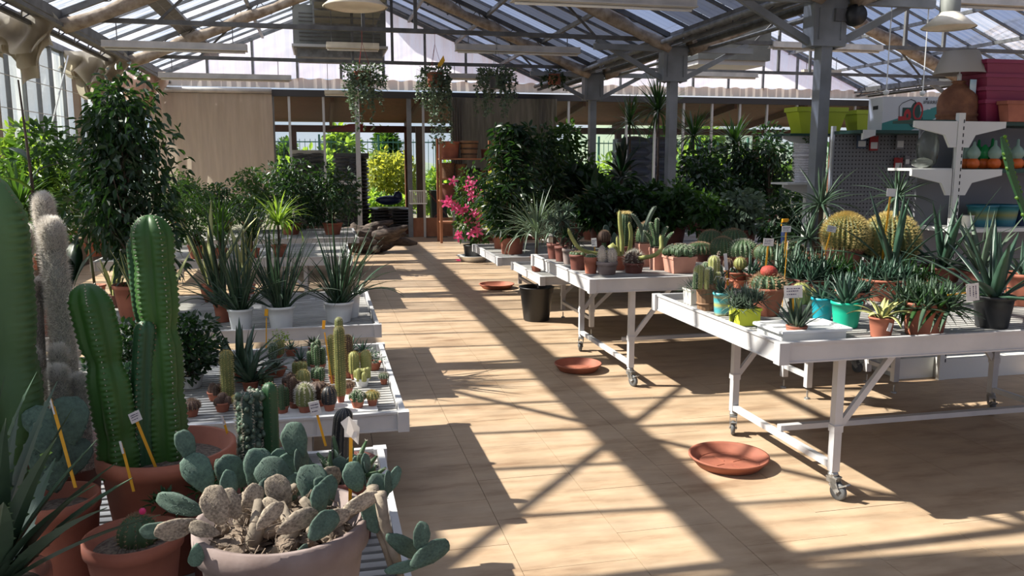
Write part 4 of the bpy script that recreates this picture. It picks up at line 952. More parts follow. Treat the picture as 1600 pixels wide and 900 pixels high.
# ================================================= spear plants (surface zL3)
SZ = zL3
def spears(px, py, wpx, hpot, pm, n, top, lab, mat='lf_sans', w=.023, seed=0, e=(.55, 1.52), r0=.05):
    p = at(px, py, SZ); m_ = mpp(p); t = T('potted_spear_plant', lab, 'plant', tuple(p), 0, 'spear plants on the third left table'); rs = random.Random(seed)
    zo = pot(t, wpx/2*m_, hpot*m_, pm, n=32, rim=.12, rb=wpx/2*m_*.74); L0 = (py-hpot-top)*m_*1.12; ms = []
    for k in range(6): el = 1.5-.16*k; V, F = blade(L0*(1-.03*k), w, w*.8, el, .12+.28*k*rs.random(), 9, .9, .3, .1, .05); ms.append(B().add(V, F).mesh('leaf', M[mat], True))
    for i in range(int(n*1.35)):
        a = rs.random()*6.283; k = min(5, int(6*rs.random()**1.25)); r = r0*sqrt(rs.random()); inst('leaf', ms[k], t, (r*cos(a), r*sin(a), zo-.01), (rs.uniform(-.12, .12), rs.uniform(-.1, .1), a), rs.uniform(.55, 1.05))
    return t, zo
spears(530, 502, 47, 32, 'whitep', 44, 338, 'spear plant with long arching leaves in the rightmost white pot', seed=1)
spears(440, 512, 44, 35, 'whitep', 36, 345, 'upright spear plant in the middle white pot', seed=2)
spears(377, 514, 40, 33, 'whitep', 36, 370, 'dark spear plant in the leftmost white pot', seed=3, e=(.3, 1.4))
spears(424, 490, 34, 30, 'whitep', 20, 350, 'spear plant in the white pot half hidden behind the middle one', seed=4)
spears(549, 495, 30, 36, 'whitep', 12, 360, 'few spears in a white pot tucked behind the rightmost one', seed=5)
t, zo = spears(350, 502, 30, 28, 'terra', 16, 330, 'dark broad-leaved snake plant in a terracotta pot left of the white pots', w=.035, seed=6)
def snake(px, py, wpx, hp, pm, n, top, lab, w=.052, seed=0, Z=None):
    w = w*1.3
    p = at(px, py, SZ if Z is None else Z); m_ = mpp(p); t = T('potted_snake_plant', lab, 'plant', tuple(p)); rs = random.Random(seed)
    zo = pot(t, wpx/2*m_, hp*m_, pm, n=28); L0 = (py-hp-top)*m_
    for i in range(n):
        a = i*2.4+rs.uniform(-.4, .4); l = L0*rs.uniform(.55, 1); el = rs.uniform(1.05, 1.5); cu = rs.uniform(-.1, .5); Vo, Fo = blade(l, w, .006, el, cu, 8, .55, .5, .25, .03); Vi, Fi = blade(l*.985, w*.74, .0085, el, cu, 8, .55, .5, .25, .03)
        o = B().add(Vo, Fo).build('leaf', M['lf_var'], t, smooth=True, loc=(.02*cos(a), .02*sin(a), zo-.005)); o.rotation_euler = (rs.uniform(-.2, .2), 0, a)
        B().add(Vi, Fi).build('leaf_blade', M['lf_sans'], o, smooth=True)
    return t
snake(235, 540, 36, 24, 'grey', 9, 355, 'snake plant with cream leaf margins in a grey pot behind the tall spurge', .035, 1)
snake(330, 470, 34, 26, 'terra', 9, 300, 'tall yellow-edged snake plant behind the leftmost white pot', .045, 2)
snake(385, 468, 30, 24, 'terra', 8, 330, 'yellow-edged snake plant behind the middle white pots', .04, 3)
snake(180, 480, 26, 20, 'terra_dark', 7, 395, 'low arching snake plant left of the fig trunk', .03, 4)
# fig tree
p = at(212, 498, SZ); t = T('potted_fig_tree', 'tall dark glossy fig tree in a terracotta pot in front of the tan curtain', 'tree', tuple(p)); m_ = mpp(p)
zo = pot(t, 31*m_, 55*m_, 'terra', n=36)
B().tube([(0, 0, zo-.02), (.02, 0, zo+.3), (-.01, .02, zo+.7), (.02, 0, zo+1.2)], [.028, .022, .016, .008], 9).build('trunk', M['bark'], t, smooth=True)
bush(t, zo+.05, 1.45, .405, 4400, .085, .038, 'lf_dark', seed=14, blobs=26, droop=.9, stemr=.009, hollow=.2)
# ================================================= fourth and fifth left tables, and shrubs near the glass
def shrub(px, py, top, wpx, mat, lab, Z, n=900, Ln=.06, w=.026, pm='terra', pw=None, ph=22, seed=None, shape='round', name='potted_shrub', cat='plant', droop=.5, trough=False, blobs=10, group=None):
    p = at(px, py, Z); m_ = mpp(p); t = T(name, lab, cat, tuple(p), 0, group); pw = pw or wpx*.35
    if pm: zo = pot(t, pw/2*m_, ph*m_, pm, n=26, square=trough)
    else: zo = 0
    bush(t, zo, (py-ph-top)*m_, wpx/2*m_*1.12, int(n*1.5), Ln*1.1, w*1.15, mat, seed=seed or int(px*7+py), blobs=blobs, shape=shape, droop=droop)
    return t
Z4 = zL4; Z5 = zL5
shrub(310, 405, 285, 90, 'lf_mid', 'bright grassy-leaved bush right of the fig tree', Z4, 900, .07, .02)
shrub(520, 366, 262, 80, 'lf_dark', 'glossy dark bush in a terracotta trough nearest the doorway', Z5, 1100, .075, .035, pw=32, ph=18)
shrub(455, 366, 252, 100, 'lf_dark', 'tall glossy dark bush second from the doorway', Z5, 1400, .08, .036, pw=34, ph=18)
shrub(395, 362, 265, 80, 'lf_mid', 'bushy plant below the right end of the tan curtain', Z5, 1100, .07, .03, pw=34, ph=18)
shrub(350, 362, 285, 70, 'lf_dark', 'low dark bush below the middle of the tan curtain', Z5, 900, .07, .03, pw=30, ph=18)
shrub(280, 362, 270, 70, 'lf_mid', 'bush below the left end of the tan curtain', Z5, 900, .07, .03, pw=30, ph=18)
def dracaena(px, py, Z, top, lab, n=70, Ln=.45, trunk=.25, mat='lf_mid', pm='terra', pw=24, ph=22, w=.022, heads=1, seed=0, e=(.3, 1.5)):
    p = at(px, py, Z); m_ = mpp(p); t = T('potted_dracaena', lab, 'plant', tuple(p)); zo = pot(t, pw/2*m_, ph*m_, pm, n=26) if pm else 0; rs = random.Random(seed)
    H = (py-top)*m_-zo; b = B()
    for k in range(heads):
        a = k*2.3; hz = max(.05, H*trunk*(1-.18*k)); c = (.06*k*cos(a), .06*k*sin(a))
        b.tube([(0, 0, zo-.02), (c[0]*.6, c[1]*.6, zo+hz*.5), (c[0], c[1], zo+hz)], [.018, .014, .011], 8)
        fan(t, n, min(Ln, H-hz if heads == 1 else Ln), w, mat, zo+hz, seed+k, e, (.5, 2.2), .012, name='blades', center=c)
    b.build('trunk', M['bark'], t, smooth=True); return t
dracaena(437, 402, Z4, 283, 'pale green fountain-leaved dracaena with a short trunk behind the spear plants', 90, .62, .32, 'lf_lite', 'terra', 24, 20, .02, 1, 3)
dracaena(345, 408, Z4, 268, 'grassy fountain plant behind the snake plants', 110, .75, .1, 'lf_mid', 'terra', 24, 20, .014, 1, 4, (.8, 1.5))
dracaena(395, 408, Z4, 300, 'dark fountain plant beside the pale dracaena', 80, .6, .15, 'lf_dark', 'terra', 24, 20, .016, 1, 5)
shrub(148, 400, 225, 90, 'lf_mid', 'loose bush left of the fig tree by the window', Z4, 700, .08, .03)
shrub(60, 420, 200, 130, 'lf_mid', 'sunlit bush at the far left by the glass wall', Z4, 900, .12, .045, blobs=8)
shrub(45, 400, 205, 90, 'lf_lite', 'yellow-green sunlit bush at the extreme left edge', Z4, 700, .15, .055, blobs=7)
dracaena(80, 420, Z4, 232, 'leafy bright dracaena against the left window', 70, .55, .6, 'lf_lite', 'terra', 26, 22, .03, 2, 7)
dracaena(40, 440, Z4, 250, 'strappy green plant at the left window behind the woolly cacti', 70, .6, .5, 'lf_mid', 'terra', 26, 22, .03, 2, 8)
# palm frond and big aroid leaves
p = at(150, 470, zL3); t = T('potted_palm', 'pale fan-leaved palm rising left of the fig tree', 'plant', tuple(p)); zo = pot(t, .09, .14, 'terra', n=26)
B().tube([(0, 0, zo), (-.02, 0, zo+.35), (.0, 0, zo+.62)], [.012, .009, .007], 7).build('stem', M['stalk'], t, smooth=True)
rosette(t, 15, .42, .035, 'lf_grey', zo+.60, 1.3, .1, (.2, .8), joined=False, seed=5, fold=.2, nseg=7, th=.003)
p = at(115, 500, zL3); t = T('potted_aroid', 'broad dark paddle leaf plant behind the woolly columns', 'plant', tuple(p)); zo = pot(t, .09, .14, 'terra_dark', n=26)
for k, (a, el, l) in enumerate([(2.6, 1.35, .42), (3.4, 1.2, .38), (.4, 1.3, .35), (1.5, 1.4, .4), (4.6, 1.25, .34)]):
    V, F = blade(l, .15, .003, el, .7, 9, .12, .45, .15, .02); B().add(V, F).build('leaf', M['lf_dark'], t, smooth=True, loc=(.02*cos(a), .02*sin(a), zo+.08+.02*k)).rotation_euler = (0, 0, a)
B().lathe([(.012, 0), (.010, .2)], 8, (0, 0, zo-.01)).build('stem', M['stalk'], t)
p = aty(44, 215, 6.2); t = T('rubber_plant', 'two large upright leaves on a thin dark pole by the left window', 'plant', (p.x, p.y, zL3)); zo = pot(t, .10, .16, 'terra', n=26)
B().tube([(0, 0, zo), (.0, 0, zo+.9), (-.03, 0, aty(46, 125, 6.2).z-zL3)], [.014, .011, .006], 8).build('cane', M['bark'], t, smooth=True)
for k, (z, a, l, mm) in enumerate([(1.05, 0.3, .24, 'lf_dark'), (1.15, 2.6, .26, 'lf_mid'), (.85, 5.2, .26, 'lf_dark'), (.95, 4.0, .28, 'lf_lite'), (.75, 1.2, .26, 'lf_mid'), (.65, 2.2, .26, 'lf_lite'), (.7, 3.4, .25, 'lf_dark')]):
    V, F = blade(l, .10, .003, .7, .8, 8, .3, .45, .2, .02); B().add(V, F).build('leaf', M[mm], t, smooth=True, loc=(0, 0, zo+z-.1)).rotation_euler = (0, 0, a)
# ================================================= RIGHT NEAR TABLE (surface zR1)
M['spine_t'] = pbr('tan_spines', (.42, .27, .15), .6)
SZ = zR1; RG = 'succulents on the nearest right table'
def tp(name, lab, cat, px, py, Z=None, group=None, rz=0):
    p = at(px, py, SZ if Z is None else Z); return T(name, lab, cat, tuple(p), rz, group), mpp(p)
# cream square planter
t, m_ = tp('potted_succulent', 'low blue-green succulent in a cream square planter at the far table corner', 'succulent', 1086, 474)
zo = pot(t, .060, 24*m_, 'cream', rb=.052, square=True, rim=.15); rosette(t, 80, .085, .010, 'lf_blue', zo-.005, 1.4, .1, (.0, .5), joined=True, r0=.05, seed=1, fold=.2)
# wooden bucket of cacti
t, m_ = tp('cactus_bucket', 'bundle of green cacti planted in a wooden slatted bucket', 'cactus', 1102, 484)
zo = pot(t, .052, 42*m_, 'terra_dark', rb=.04, rim=.1)
M['bucketw'] = pbr('bucket_wood', (.28, .16, .085), .7, 0, (.18, .095, .05), 12, stretch=(1, 1, .2), rnd=.15)
H = 42*m_; sm = B().bar((.0435, 0, 0), (.0565, 0, H), .023, .005, (1, 0, 0)).mesh('stave', M['bucketw'])
for k in range(14): inst('stave', sm, t, (0, 0, 0), (0, 0, k*2*pi/14))
for zz, r in ((.25, .050), (.80, .057)): B().lathe([(r, H*zz-.006), (r+.004, H*zz-.006), (r+.004, H*zz+.006), (r, H*zz+.006)], 28).build('hoop', M['bucketw'], t, smooth=True)
for k, (x, y, r, h) in enumerate([(-.05, -.01, .034, .14), (.0, -.035, .022, .13), (.045, .0, .036, .19), (.01, .03, .03, .15), (-.03, .03, .026, .12), (.085, .01, .022, .13), (.055, -.04, .016, .10), (-.075, -.02, .018, .10), (-.02, -.045, .016, .12)]):
    column(t, (x, y, zo-.01), h, r, 11, .18, 'cac_g' if k % 2 else 'cac_y', 'spine_w', .007, seed=k, step=.009, ns=4, segs=12, sw=.0007)
column(t, (.055, .02, zo), .20, .007, 6, .1, 'cac_b', 'spine_w', .008, seed=3, step=.014, lean=(.03, 0))
for k, (a, l) in enumerate([(0.2, .13), (.6, .11), (-.3, .12)]): V, F = blade(l, .035, .006, .9, .3, 6, .6, .4, .3); B().add(V, F).build('leaf', M['lf_blue'], t, smooth=True, loc=(.05, -.01, zo)).rotation_euler = (0, 0, a)
for k, (dx, dz, rx) in enumerate([(.02, .06, .3), (.05, .055, -.2), (.09, .045, .1)]): B().tube([(dx, -.055, zo+dz-.02), (dx+.01, -.06, zo+dz+.005), (dx+.035, -.058, zo+dz+.004)], [.004, .006, .004], 6, squash=.3).build('white_ribbon', M['whitep'], t, smooth=True)
# striped pot
def stripes(name, cols, scale):
    m, nt, out = newmat(name); p = N(nt, 'ShaderNodeBsdfPrincipled'); p.inputs['Roughness'].default_value = .4; tc = N(nt, 'ShaderNodeTexCoord'); sx = N(nt, 'ShaderNodeSeparateXYZ'); L(nt, tc, 'Object', sx, 0)
    mm = N(nt, 'ShaderNodeMath', operation='MULTIPLY'); mm.inputs[1].default_value = scale; L(nt, sx, 'Z', mm, 0); fr = N(nt, 'ShaderNodeMath', operation='FRACT'); L(nt, mm, 0, fr, 0)
    cr = N(nt, 'ShaderNodeValToRGB'); cr.color_ramp.elements.remove(cr.color_ramp.elements[1]); cr.color_ramp.elements[0].color = (*cols[0], 1)
    for i, c in enumerate(cols[1:]): e = cr.color_ramp.elements.new((i+1)/len(cols)); e.color = (*c, 1)
    L(nt, fr, 0, cr, 0); L(nt, cr, 0, p, 'Base Color'); L(nt, p, 0, out, 0); return m
M['striped'] = stripes('striped_pot', [(.50, .40, .16), (.10, .42, .46), (.10, .42, .46), (.48, .45, .12), (.10, .45, .48)], 10)
M['striped2'] = stripes('striped_pot_blue', [(.01, .09, .14), (.02, .16, .20), (.22, .22, .06), (.03, .20, .22), (.01, .10, .17)], 4.5)
t, m_ = tp('potted_succulent', 'aloe seedling in a teal and yellow striped pot', 'succulent', 1127, 492)
zo = pot(t, .052, 36*m_, 'striped', rb=.04); rosette(t, 24, .13, .020, 'lf_blue', zo, 1.4, .2, (.1, .5), seed=2, fold=.3, joined=True)
# lemon pot with grey spiky mound
t, m_ = tp('potted_succulent', 'wide grey-green spiky succulent in a lemon-yellow square pot', 'succulent', 1163, 506)
zo = pot(t, .066, 27*m_, 'yelpot', rb=.058, square=True, rim=.15)
for k in range(17): rosette(t, 28, .085, .010, 'lf_grey', zo+.012+.025*(k % 3), 1.45, -.2, (.0, .4), center=(.095*cos(k*2.4)*sqrt(k/16), .075*sin(k*2.4)*sqrt(k/16)), joined=True, seed=k, name='rosette', fold=.2)
b = B(); [b.tube([(-.05, -.05+.01*k, zo), (-.09-.01*k, -.06, zo-.02), (-.10, -.06, zo-.06-.01*k)], .005, 6) for k in range(4)]; b.build('trailing_stems', M['lf_yel'], t, smooth=True)
# red grafted globe
t, m_ = tp('potted_red_cap_cactus', 'round spiny green cactus topped by a red cap in a terracotta pot', 'cactus', 1198, 492, Z=SZ)
zo = pot(t, 28*m_, 44*m_, 'terra', rb=.062, n=36)
globe(t, (0, 0, zo-.02), .095, 15, 'cac_g', 'spine_t', .026, 9, .66, .22, 9, .0013)
B().lathe([(.040, 0), (.046, .012), (.046, .028), (.038, .045), (.02, .055), (0, .057)], 22, (0, 0, zo+.085), fr=lambda a, i, z: 1+.04*cos(a*11)).build('red_cap', M['redcac'], t, smooth=True)
# white tray with pots
t, m_ = tp('plastic_tray', 'white plastic drip tray on the near corner of the right table', 'tray', 1240, 527)
X0, X1, Y0_, Y1_ = -.13, .245, -.10, .15
b = B().box(((X0+X1)/2, (Y0_+Y1_)/2, .006), (X1-X0-.05, Y1_-Y0_-.05, .012))
for a, c in (((X0, Y0_), (X1, Y0_)), ((X1, Y0_), (X1, Y1_)), ((X1, Y1_), (X0, Y1_)), ((X0, Y1_), (X0, Y0_))): b.bar((*a, .050), (*c, .050), .024, .012); b.bar((a[0]*.92, a[1]*.92, .025), (c[0]*.92, c[1]*.92, .025), .006, .05)
b.box(((X0+X1)/2, (Y0_+Y1_)/2, .040), (X1-X0-.02, Y1_-Y0_-.02, .006)); b.build('tray_body', M['whitep'], t)
tz = SZ+.044; tx, ty = t.location.x, t.location.y
t = T('potted_gasteria', 'dark upright fleshy-leaved plant in a shallow terracotta pot on the white tray', 'succulent', (tx-.005, ty-.03, tz))
zo = pot(t, .052, .022, 'terra', rb=.05, n=28, rim=.4); rosette(t, 24, .165, .024, 'lf_agave', zo, 1.5, .75, (-.1, .2), seed=3, base=.9, fold=.35, r0=.03, lenvar=.3)
t2, m_ = tp('potted_monstrose_cactus', 'lumpy pale green crested cactus with brown wool in a grey pot', 'cactus', 1250, 492)
zo = pot(t2, .072, .07, 'terra_old', rb=.055, n=30); 
for k, (x, y, r, h) in enumerate([(0, 0, .065, .15), (-.04, -.03, .046, .13), (.045, -.02, .05, .12), (.01, .045, .046, .14)]): globe(t2, (x, y, zo-.015), r, 7, 'cac_y', 'spine_b', .012, 5, h/(2*r), .28, 6, .0008, name='lobe', seed=k)
t3 = T('price_label', 'white handwritten price card on an orange stake in front of the lumpy cactus', 'label', (tx+.0, ty+.005, tz)); 
ptag(t3, (0, .0, 0), .215, .088, .062, (-.06, 0), -PSI-.1)
# coloured pots
def aloe(px, py, wpx, hp, pm, top, lab, n=20, w=.022, mat='lf_agave', e0=1.45, e1=.35, curl=(.0, .5), seed=0, Lk=1.05, Z=None, th=None, name='potted_aloe', base=.85, peak=.2, joined=False, rb=None, r0=.025, **k):
    t, m_ = tp(name, lab, 'succulent', px, py, Z); r = wpx/2*m_; zo = pot(t, r, hp*m_, pm, n=32, rb=rb or r*.74)
    rosette(t, n, (py-hp-top)*m_*Lk, w, mat, zo, e0, e1, curl, th, seed=seed, base=base, peak=peak, fold=.35, r0=r0, joined=joined, **k); return t, m_, zo
aloe(1284, 500, 36, 36, 'teal', 425, 'spiky aloe in a bright blue pot', 20, .028, 'lf_blue', 1.5, .45, (-.1, .3), 4)
aloe(1321, 510, 48, 40, 'green_pot', 418, 'blue-grey aloe in a bright green pot', 26, .034, 'lf_blue', 1.5, .4, (-.1, .25), 5)
t, m_, zo = aloe(1376, 526, 40, 32, 'terra', 440, 'cream-striped agave spreading over a small terracotta pot', 1, .01, 'lf_mid', seed=1, Lk=.3, name='potted_variegated_agave')
rs = random.Random(8)
for i in range(17):
    a = i*2.4; u = i/16; l = .10+.085*u; el = 1.4-.95*u; cu = .2+1.2*u; Vo, Fo = blade(l, .034, .004, el, cu, 8, .7, .45, .25); Vi, Fi = blade(l*.97, .017, .0075, el, cu, 8, .7, .45, .25)
    o = B().add(Vo, Fo).build('leaf', M['lf_var'], t, smooth=True, loc=(.012*cos(a), .012*sin(a), zo)); o.rotation_euler = (rs.uniform(-.2, .2), 0, a); B().add(Vi, Fi).build('leaf_stripe', M['lf_agave'], o, smooth=True)
B().box((.0, -.062, zo-.03), (.02, .002, .042), ry=.3).build('white_label', M['card'], t)
t, m_, zo = aloe(1443, 522, 72, 52, 'terra', 395, 'crowded green aloe overflowing the biggest terracotta pot at the front edge', 2, .02, 'lf_mid', seed=2, Lk=.5, name='potted_aloe')
for k in range(24):
    a = k*2.4; r = .135*sqrt(k/23); rosette(t, 15, .17, .024, 'lf_agave' if k % 3 else 'lf_mid', zo, 1.5, .4 if r < .08 else -.5, (.0, .5), center=(r*cos(a), r*sin(a)), seed=k, name='rosette', fold=.35, base=.85, peak=.2, joined=True, r0=.012, lenvar=.3)
s = ptag(t, (.02, -.12, zo+.07), .15, .085, .062, (1.45, 0), -PSI, low=.0)
aloe(1549, 510, 62, 50, 'black', 325, 'large blue-grey aloe in a black nursery pot', 20, .062, 'lf_blue', 1.45, .25, (-.1, .6), 6, 1.12, th=.012, r0=.04)
aloe(1596, 476, 60, 50, 'terra', 330, 'grey aloe in a terracotta pot cut by the right edge', 12, .05, 'lf_blue', 1.4, .3, (0, .6), 7, .8)
def mass(px, py, wpx, hp, pm, n, ln, w, mat, lab, seed, per=16, e1=-.1, Z=None, spread=1.0):
    t, m_ = tp('potted_aloe', lab, 'succulent', px, py, Z); r = wpx/2*m_; zo = pot(t, r, hp*m_, pm, n=30)
    for k in range(n):
        a = k*2.4; q = r*spread*sqrt(k/n); rosette(t, per, ln*1.08, w*1.25, mat, zo, 1.5, e1, (.0, .35), center=(q*cos(a), q*sin(a)), seed=k+seed, name='rosette', fold=.35, base=.85, peak=.2, joined=True, r0=.01, lenvar=.35)
    return t, m_, zo
mass(1262, 462, 62, 28, 'terra_dark', 9, .23, .022, 'lf_blue', 'mass of slender aloe blades behind the lumpy cactus', 1)
mass(1300, 458, 64, 28, 'terra_dark', 11, .21, .021, 'lf_mid', 'pale-tipped aloe clump behind the green pot', 20)
mass(1378, 468, 74, 34, 'terra', 11, .18, .019, 'lf_blue', 'dense aloe clump in a terracotta pot behind the striped agave', 40)
mass(1330, 480, 52, 26, 'terra', 7, .14, .018, 'lf_blue', 'small aloe clump between the green pot and the striped agave', 60)
mass(1232, 455, 60, 26, 'terra_dark', 8, .27, .024, 'lf_agave', 'tall dark aloe blades behind the red-capped cactus', 80, 12)
mass(1187, 452, 50, 26, 'terra_dark', 6, .17, .018, 'lf_blue', 'grey aloe blades behind the wooden bucket', 90, 12)
mass(1150, 448, 40, 24, 'terra', 5, .09, .014, 'lf_blue', 'small spiky clump behind the lemon pot', 100, 12)
mass(1425, 462, 60, 26, 'terra', 6, .18, .020, 'lf_mid', 'green aloe clump behind the overflowing aloe', 110)
def lab_stake(px, py, top, lab, cw=.07, ch=.05, lean=0, Z=None, rz=None, blank=False):
    t, m_ = tp('price_label', lab, 'label', px, py, Z); h = (py-top)*m_; ptag(t, (0, 0, 0), h, cw, ch, (lean, 0), -PSI if rz is None else rz, blank); return t
lab_stake(1191, 476, 372, 'blank-looking white card on a stake above the red-capped cactus', .062, .046, .05)
lab_stake(1222, 482, 376, 'white card seen almost edge-on right of the red-capped cactus', .03, .055, .14, rz=.8)
lab_stake(1224, 450, 353, 'written card just below the blue spray bottle', .062, .042, .0)
lab_stake(1275, 450, 351, 'small card in front of the left golden ball cactus', .062, .042, .2)
lab_stake(1140, 482, 395, 'lilac slip standing in the striped pot group', .02, .10, -.12, blank=True)
p = at(1224, 404, zR2); t = T('spray_bottle', 'blue spray bottle with a yellow trigger among the succulents', 'bottle', tuple(p)); q = aty(1223, 340, p.y).z-p.z
B().lathe([(0, 0), (.032, 0), (.032, q*.62), (.014, q*.78), (.014, q*.86), (0, q*.86)], 16).build('bottle', M['denim'], t, smooth=True)
B().box((0, 0, q*.93), (.06, .02, .03)).bar((-.03, 0, q*.92), (-.035, 0, q*.80), .008).build('trigger', M['yellow'], t)
# agaves and aloes standing further back on the same table
Z1 = SZ
def bigagave(px, py, top, n, w, lab, seed, wpx=60, hp=30, mat='lf_blue', e1=.2, Lk=1.0, Z=None, pm='terra_dark', curl=(-.1, .9)):
    t, m_ = tp('potted_agave', lab, 'agave', px, py, Z); zo = pot(t, wpx/2*m_, hp*m_, pm, n=28); rs = random.Random(seed); Ln = (py-hp-top)*m_*Lk
    rosette(t, n, Ln, w, mat, zo, 1.5, e1, curl, w*.22, seed=seed, base=.8, peak=.3, fold=.4, r0=.04, nseg=9, lenvar=.3); return t
bigagave(1392, 448, 268, 24, .055, 'big dark blue agave in front of the golden ball cacti', 1)
bigagave(1470, 446, 268, 20, .055, 'long-leaved grey agave before the shelf upright', 2, e1=.1)
bigagave(1530, 452, 300, 24, .05, 'arching grey agave right of the shelf upright', 3, mat='lf_grey')
# ================================================= golden barrels and what stands beyond (R2 and the bench under the shelves)
SZ = zR2
def pz(px, py, Y, z): p = aty(px, py, Y); return (p.x, p.y, z)
tgb, zgb = table(3.2, 4.50, 5.0, 5.52, .78, .70, 'narrow white bench of golden ball cacti between the right tables', legs=(3.3, 4.0), castors=False, feet=True, slatparts=False, zs=.755)
for px, lab in ((1322, 'golden ball cactus with bright yellow spines, the left one'), (1392, 'golden ball cactus with bright yellow spines, the right one')):
    q = aty(px, 352, 5.24 if px < 1350 else 5.22); t = T('golden_ball_cactus', lab, 'cactus', (q.x, q.y, zgb), random.random()*6, 'golden ball cacti'); m_ = mpp(q); r = (34 if px < 1350 else 43)*m_
    zc = aty(px, 333, 5.24).z-zgb; zo = pot(t, r*.84, (zc-1.80*r)/.88, 'terra_dark', n=36)
    globe(t, (0, 0, zo-.01), r, 28, 'cac_o', 'spine_y', .034, 10, .98, .20, 17, .0013, seed=px)
p = aty(1378, 350, 5.15)
t = T('price_label', 'square white card on an orange stake between the two golden ball cacti', 'label', (p.x-.03, p.y-.05, zgb)); ptag(t, (0, 0, 0), aty(1379, 294, 5.15).z-zgb, .062, .055, (.06, 0), -PSI, True)
SZ = zgb
def roset_tree(px, ybase_z, Y, top, mat, n, Ln, w, lab, seed=0, trunk=True, heads=((0, 0, 0),), Z=None, pm='terra', curl=(.1, 1.0)):
    q = aty(px, top, Y); t = T('potted_agave', lab, 'agave', (q.x, q.y, Z if Z is not None else zR2)); H = q.z-t.location.z-Ln*.6; zo = pot(t, .10, .14, pm, n=26)
    b = B()
    for k, (dx, dy, dz) in enumerate(heads):
        b.tube([(0, 0, zo), (dx*.5, dy*.5, (zo+H+dz)/2), (dx, dy, H+dz)], [.02, .018, .016], 8)
        rosette(t, n, Ln, w, mat, H+dz-.02, 1.5, -.3, curl, seed=seed+k, base=.9, peak=.15, fold=.35, r0=.02, center=(dx, dy), name='leaf' if k == 0 else 'leaf')
    b.build('trunk', M['bark'], t, smooth=True)
roset_tree(1286, 0, 6.05, 268, 'lf_agave', 36, .42, .034, 'two-headed aloe tree left of the pegboard', 3, heads=((0, 0, 0), (-.06, .05, -.28)))
roset_tree(1405, 0, 5.75, 262, 'lf_agave', 32, .36, .034, 'spiky aloe tree before the pegboard', 5, heads=((0, 0, 0),))
# ================================================= middle right table (surface zR2)
SZ = zR2
def npot(px, py, wpx, hp, pm, lab, cat='cactus', name='potted_cactus', **k):
    t, m_ = tp(name, lab, cat, px, py); zo = pot(t, wpx/2*m_, hp*m_, pm, rb=wpx/2*m_*.78, **k); return t, m_, zo
t, m_, zo = npot(948, 428, 34, 20, 'terra_old', 'two white woolly cacti in a weathered pot at the near corner', rim=.3)
for dx, r, h in ((-.042, .033, .15), (.038, .042, .13)):
    c = globe(t, (dx, 0, zo-.01), r, 12, 'woolc', 'hair', .012, 10, h/(2*r), .12, 10, .0012, name='body')
t, m_, zo = npot(923, 427, 22, 26, 'terra', 'small bright terracotta pot with a flat grey ball cactus', rim=.35)
globe(t, (0, 0, zo-.02), .05, 14, 'cac_g', 'spine_w', .008, 6, .6, .1, 8, .0008)
t, m_, zo = npot(903, 421, 28, 24, 'terra_dark', 'dark terracotta bowl of small green cactus heads', rim=.2)
for k in range(12): globe(t, (.06*cos(k*2.4)*sqrt(k/12), .06*sin(k*2.4)*sqrt(k/12), zo-.005), .022, 9, 'cac_g', 'spine_b', .007, 4, 1, .15, 5, .0008, name='head')
t, m_, zo = npot(990, 426, 32, 16, 'terra_dark', 'dark bowl of a squat cactus with curly white spines', rim=.25)
globe(t, (0, 0, zo-.02), .075, 12, 'cac_b', 'spine_w', .035, 6, .85, .2, 7, .0013)
# long-armed cactus
t, m_, zo = npot(966, 421, 26, 22, 'terra', 'long-armed yellow-green cactus in a terracotta pot with arms reaching out both sides', rim=.2)
Y = t.location.y
def arm(pts, w0, w1, mat='cac_y'):
    P_ = [Vector(rel(x, y, Y+dy, t)) for x, y, dy in pts]
    # smooth the path
    Q = []
    for i in range(len(P_)-1):
        p0 = P_[max(0, i-1)]; p1 = P_[i]; p2 = P_[i+1]; p3 = P_[min(len(P_)-1, i+2)]
        for s in range(5): u = s/5; Q.append(.5*((2*p1)+(p2-p0)*u+(2*p0-5*p1+4*p2-p3)*u*u+(3*p1-p0-3*p2+p3)*u**3))
    Q.append(P_[-1]); n = len(Q); R = [w0+(w1-w0)*i/n for i in range(n)]; R[-1] = w1*.25; R[-2] = w1*.8
    V = B(); nn = 20; pa = None
    for i, p in enumerate(Q):
        d = (Q[min(i+1, n-1)]-Q[max(i-1, 0)]).normalized(); pa = d.orthogonal().normalized() if pa is None else (pa-d*pa.dot(d)).normalized(); pb = d.cross(pa)
        for j in range(nn): a = 2*pi*j/nn; q = R[i]*(1-.14*(j % 2)); V.v.append(tuple(p+pa*cos(a)*q+pb*sin(a)*q))
    for i in range(n-1):
        for j in range(nn): V.f.append((i*nn+j, i*nn+(j+1) % nn, (i+1)*nn+(j+1) % nn, (i+1)*nn+j))
    V.build('arm', M[mat], t, smooth=True); sp = B()
    for i in range(0, n):
        for j in range(7): a = j*.9; p = Q[i]; sp_d = Vector((cos(a), sin(a)*.6, sin(a))); needles(sp, p+sp_d*R[i]*.9, sp_d, .008, 2, .0006, .5)
    sp.build('spines', M['spine_y'], t, kind='stuff')
w_ = 3.9*m_
arm([(970, 408, 0), (972, 380, 0), (969, 352, 0), (968, 329, 0)], w_, w_*.8); arm([(966, 408, .02), (960, 395, 0), (930, 396, -.02), (906, 388, -.02), (894, 372, 0), (888, 358, 0)], w_*.8, w_*.75)
arm([(976, 406, 0), (984, 390, 0), (986, 365, 0), (983, 348, 0)], w_*.9, w_*.75); arm([(980, 408, -.10), (1002, 403, -.30), (1022, 399, -.42), (1033, 388, -.42), (1032, 368, -.40)], w_*.85, w_*.8)
arm([(968, 408, -.03), (966, 388, -.03), (964, 370, -.03)], w_*.7, w_*.6)
V, F = [], []
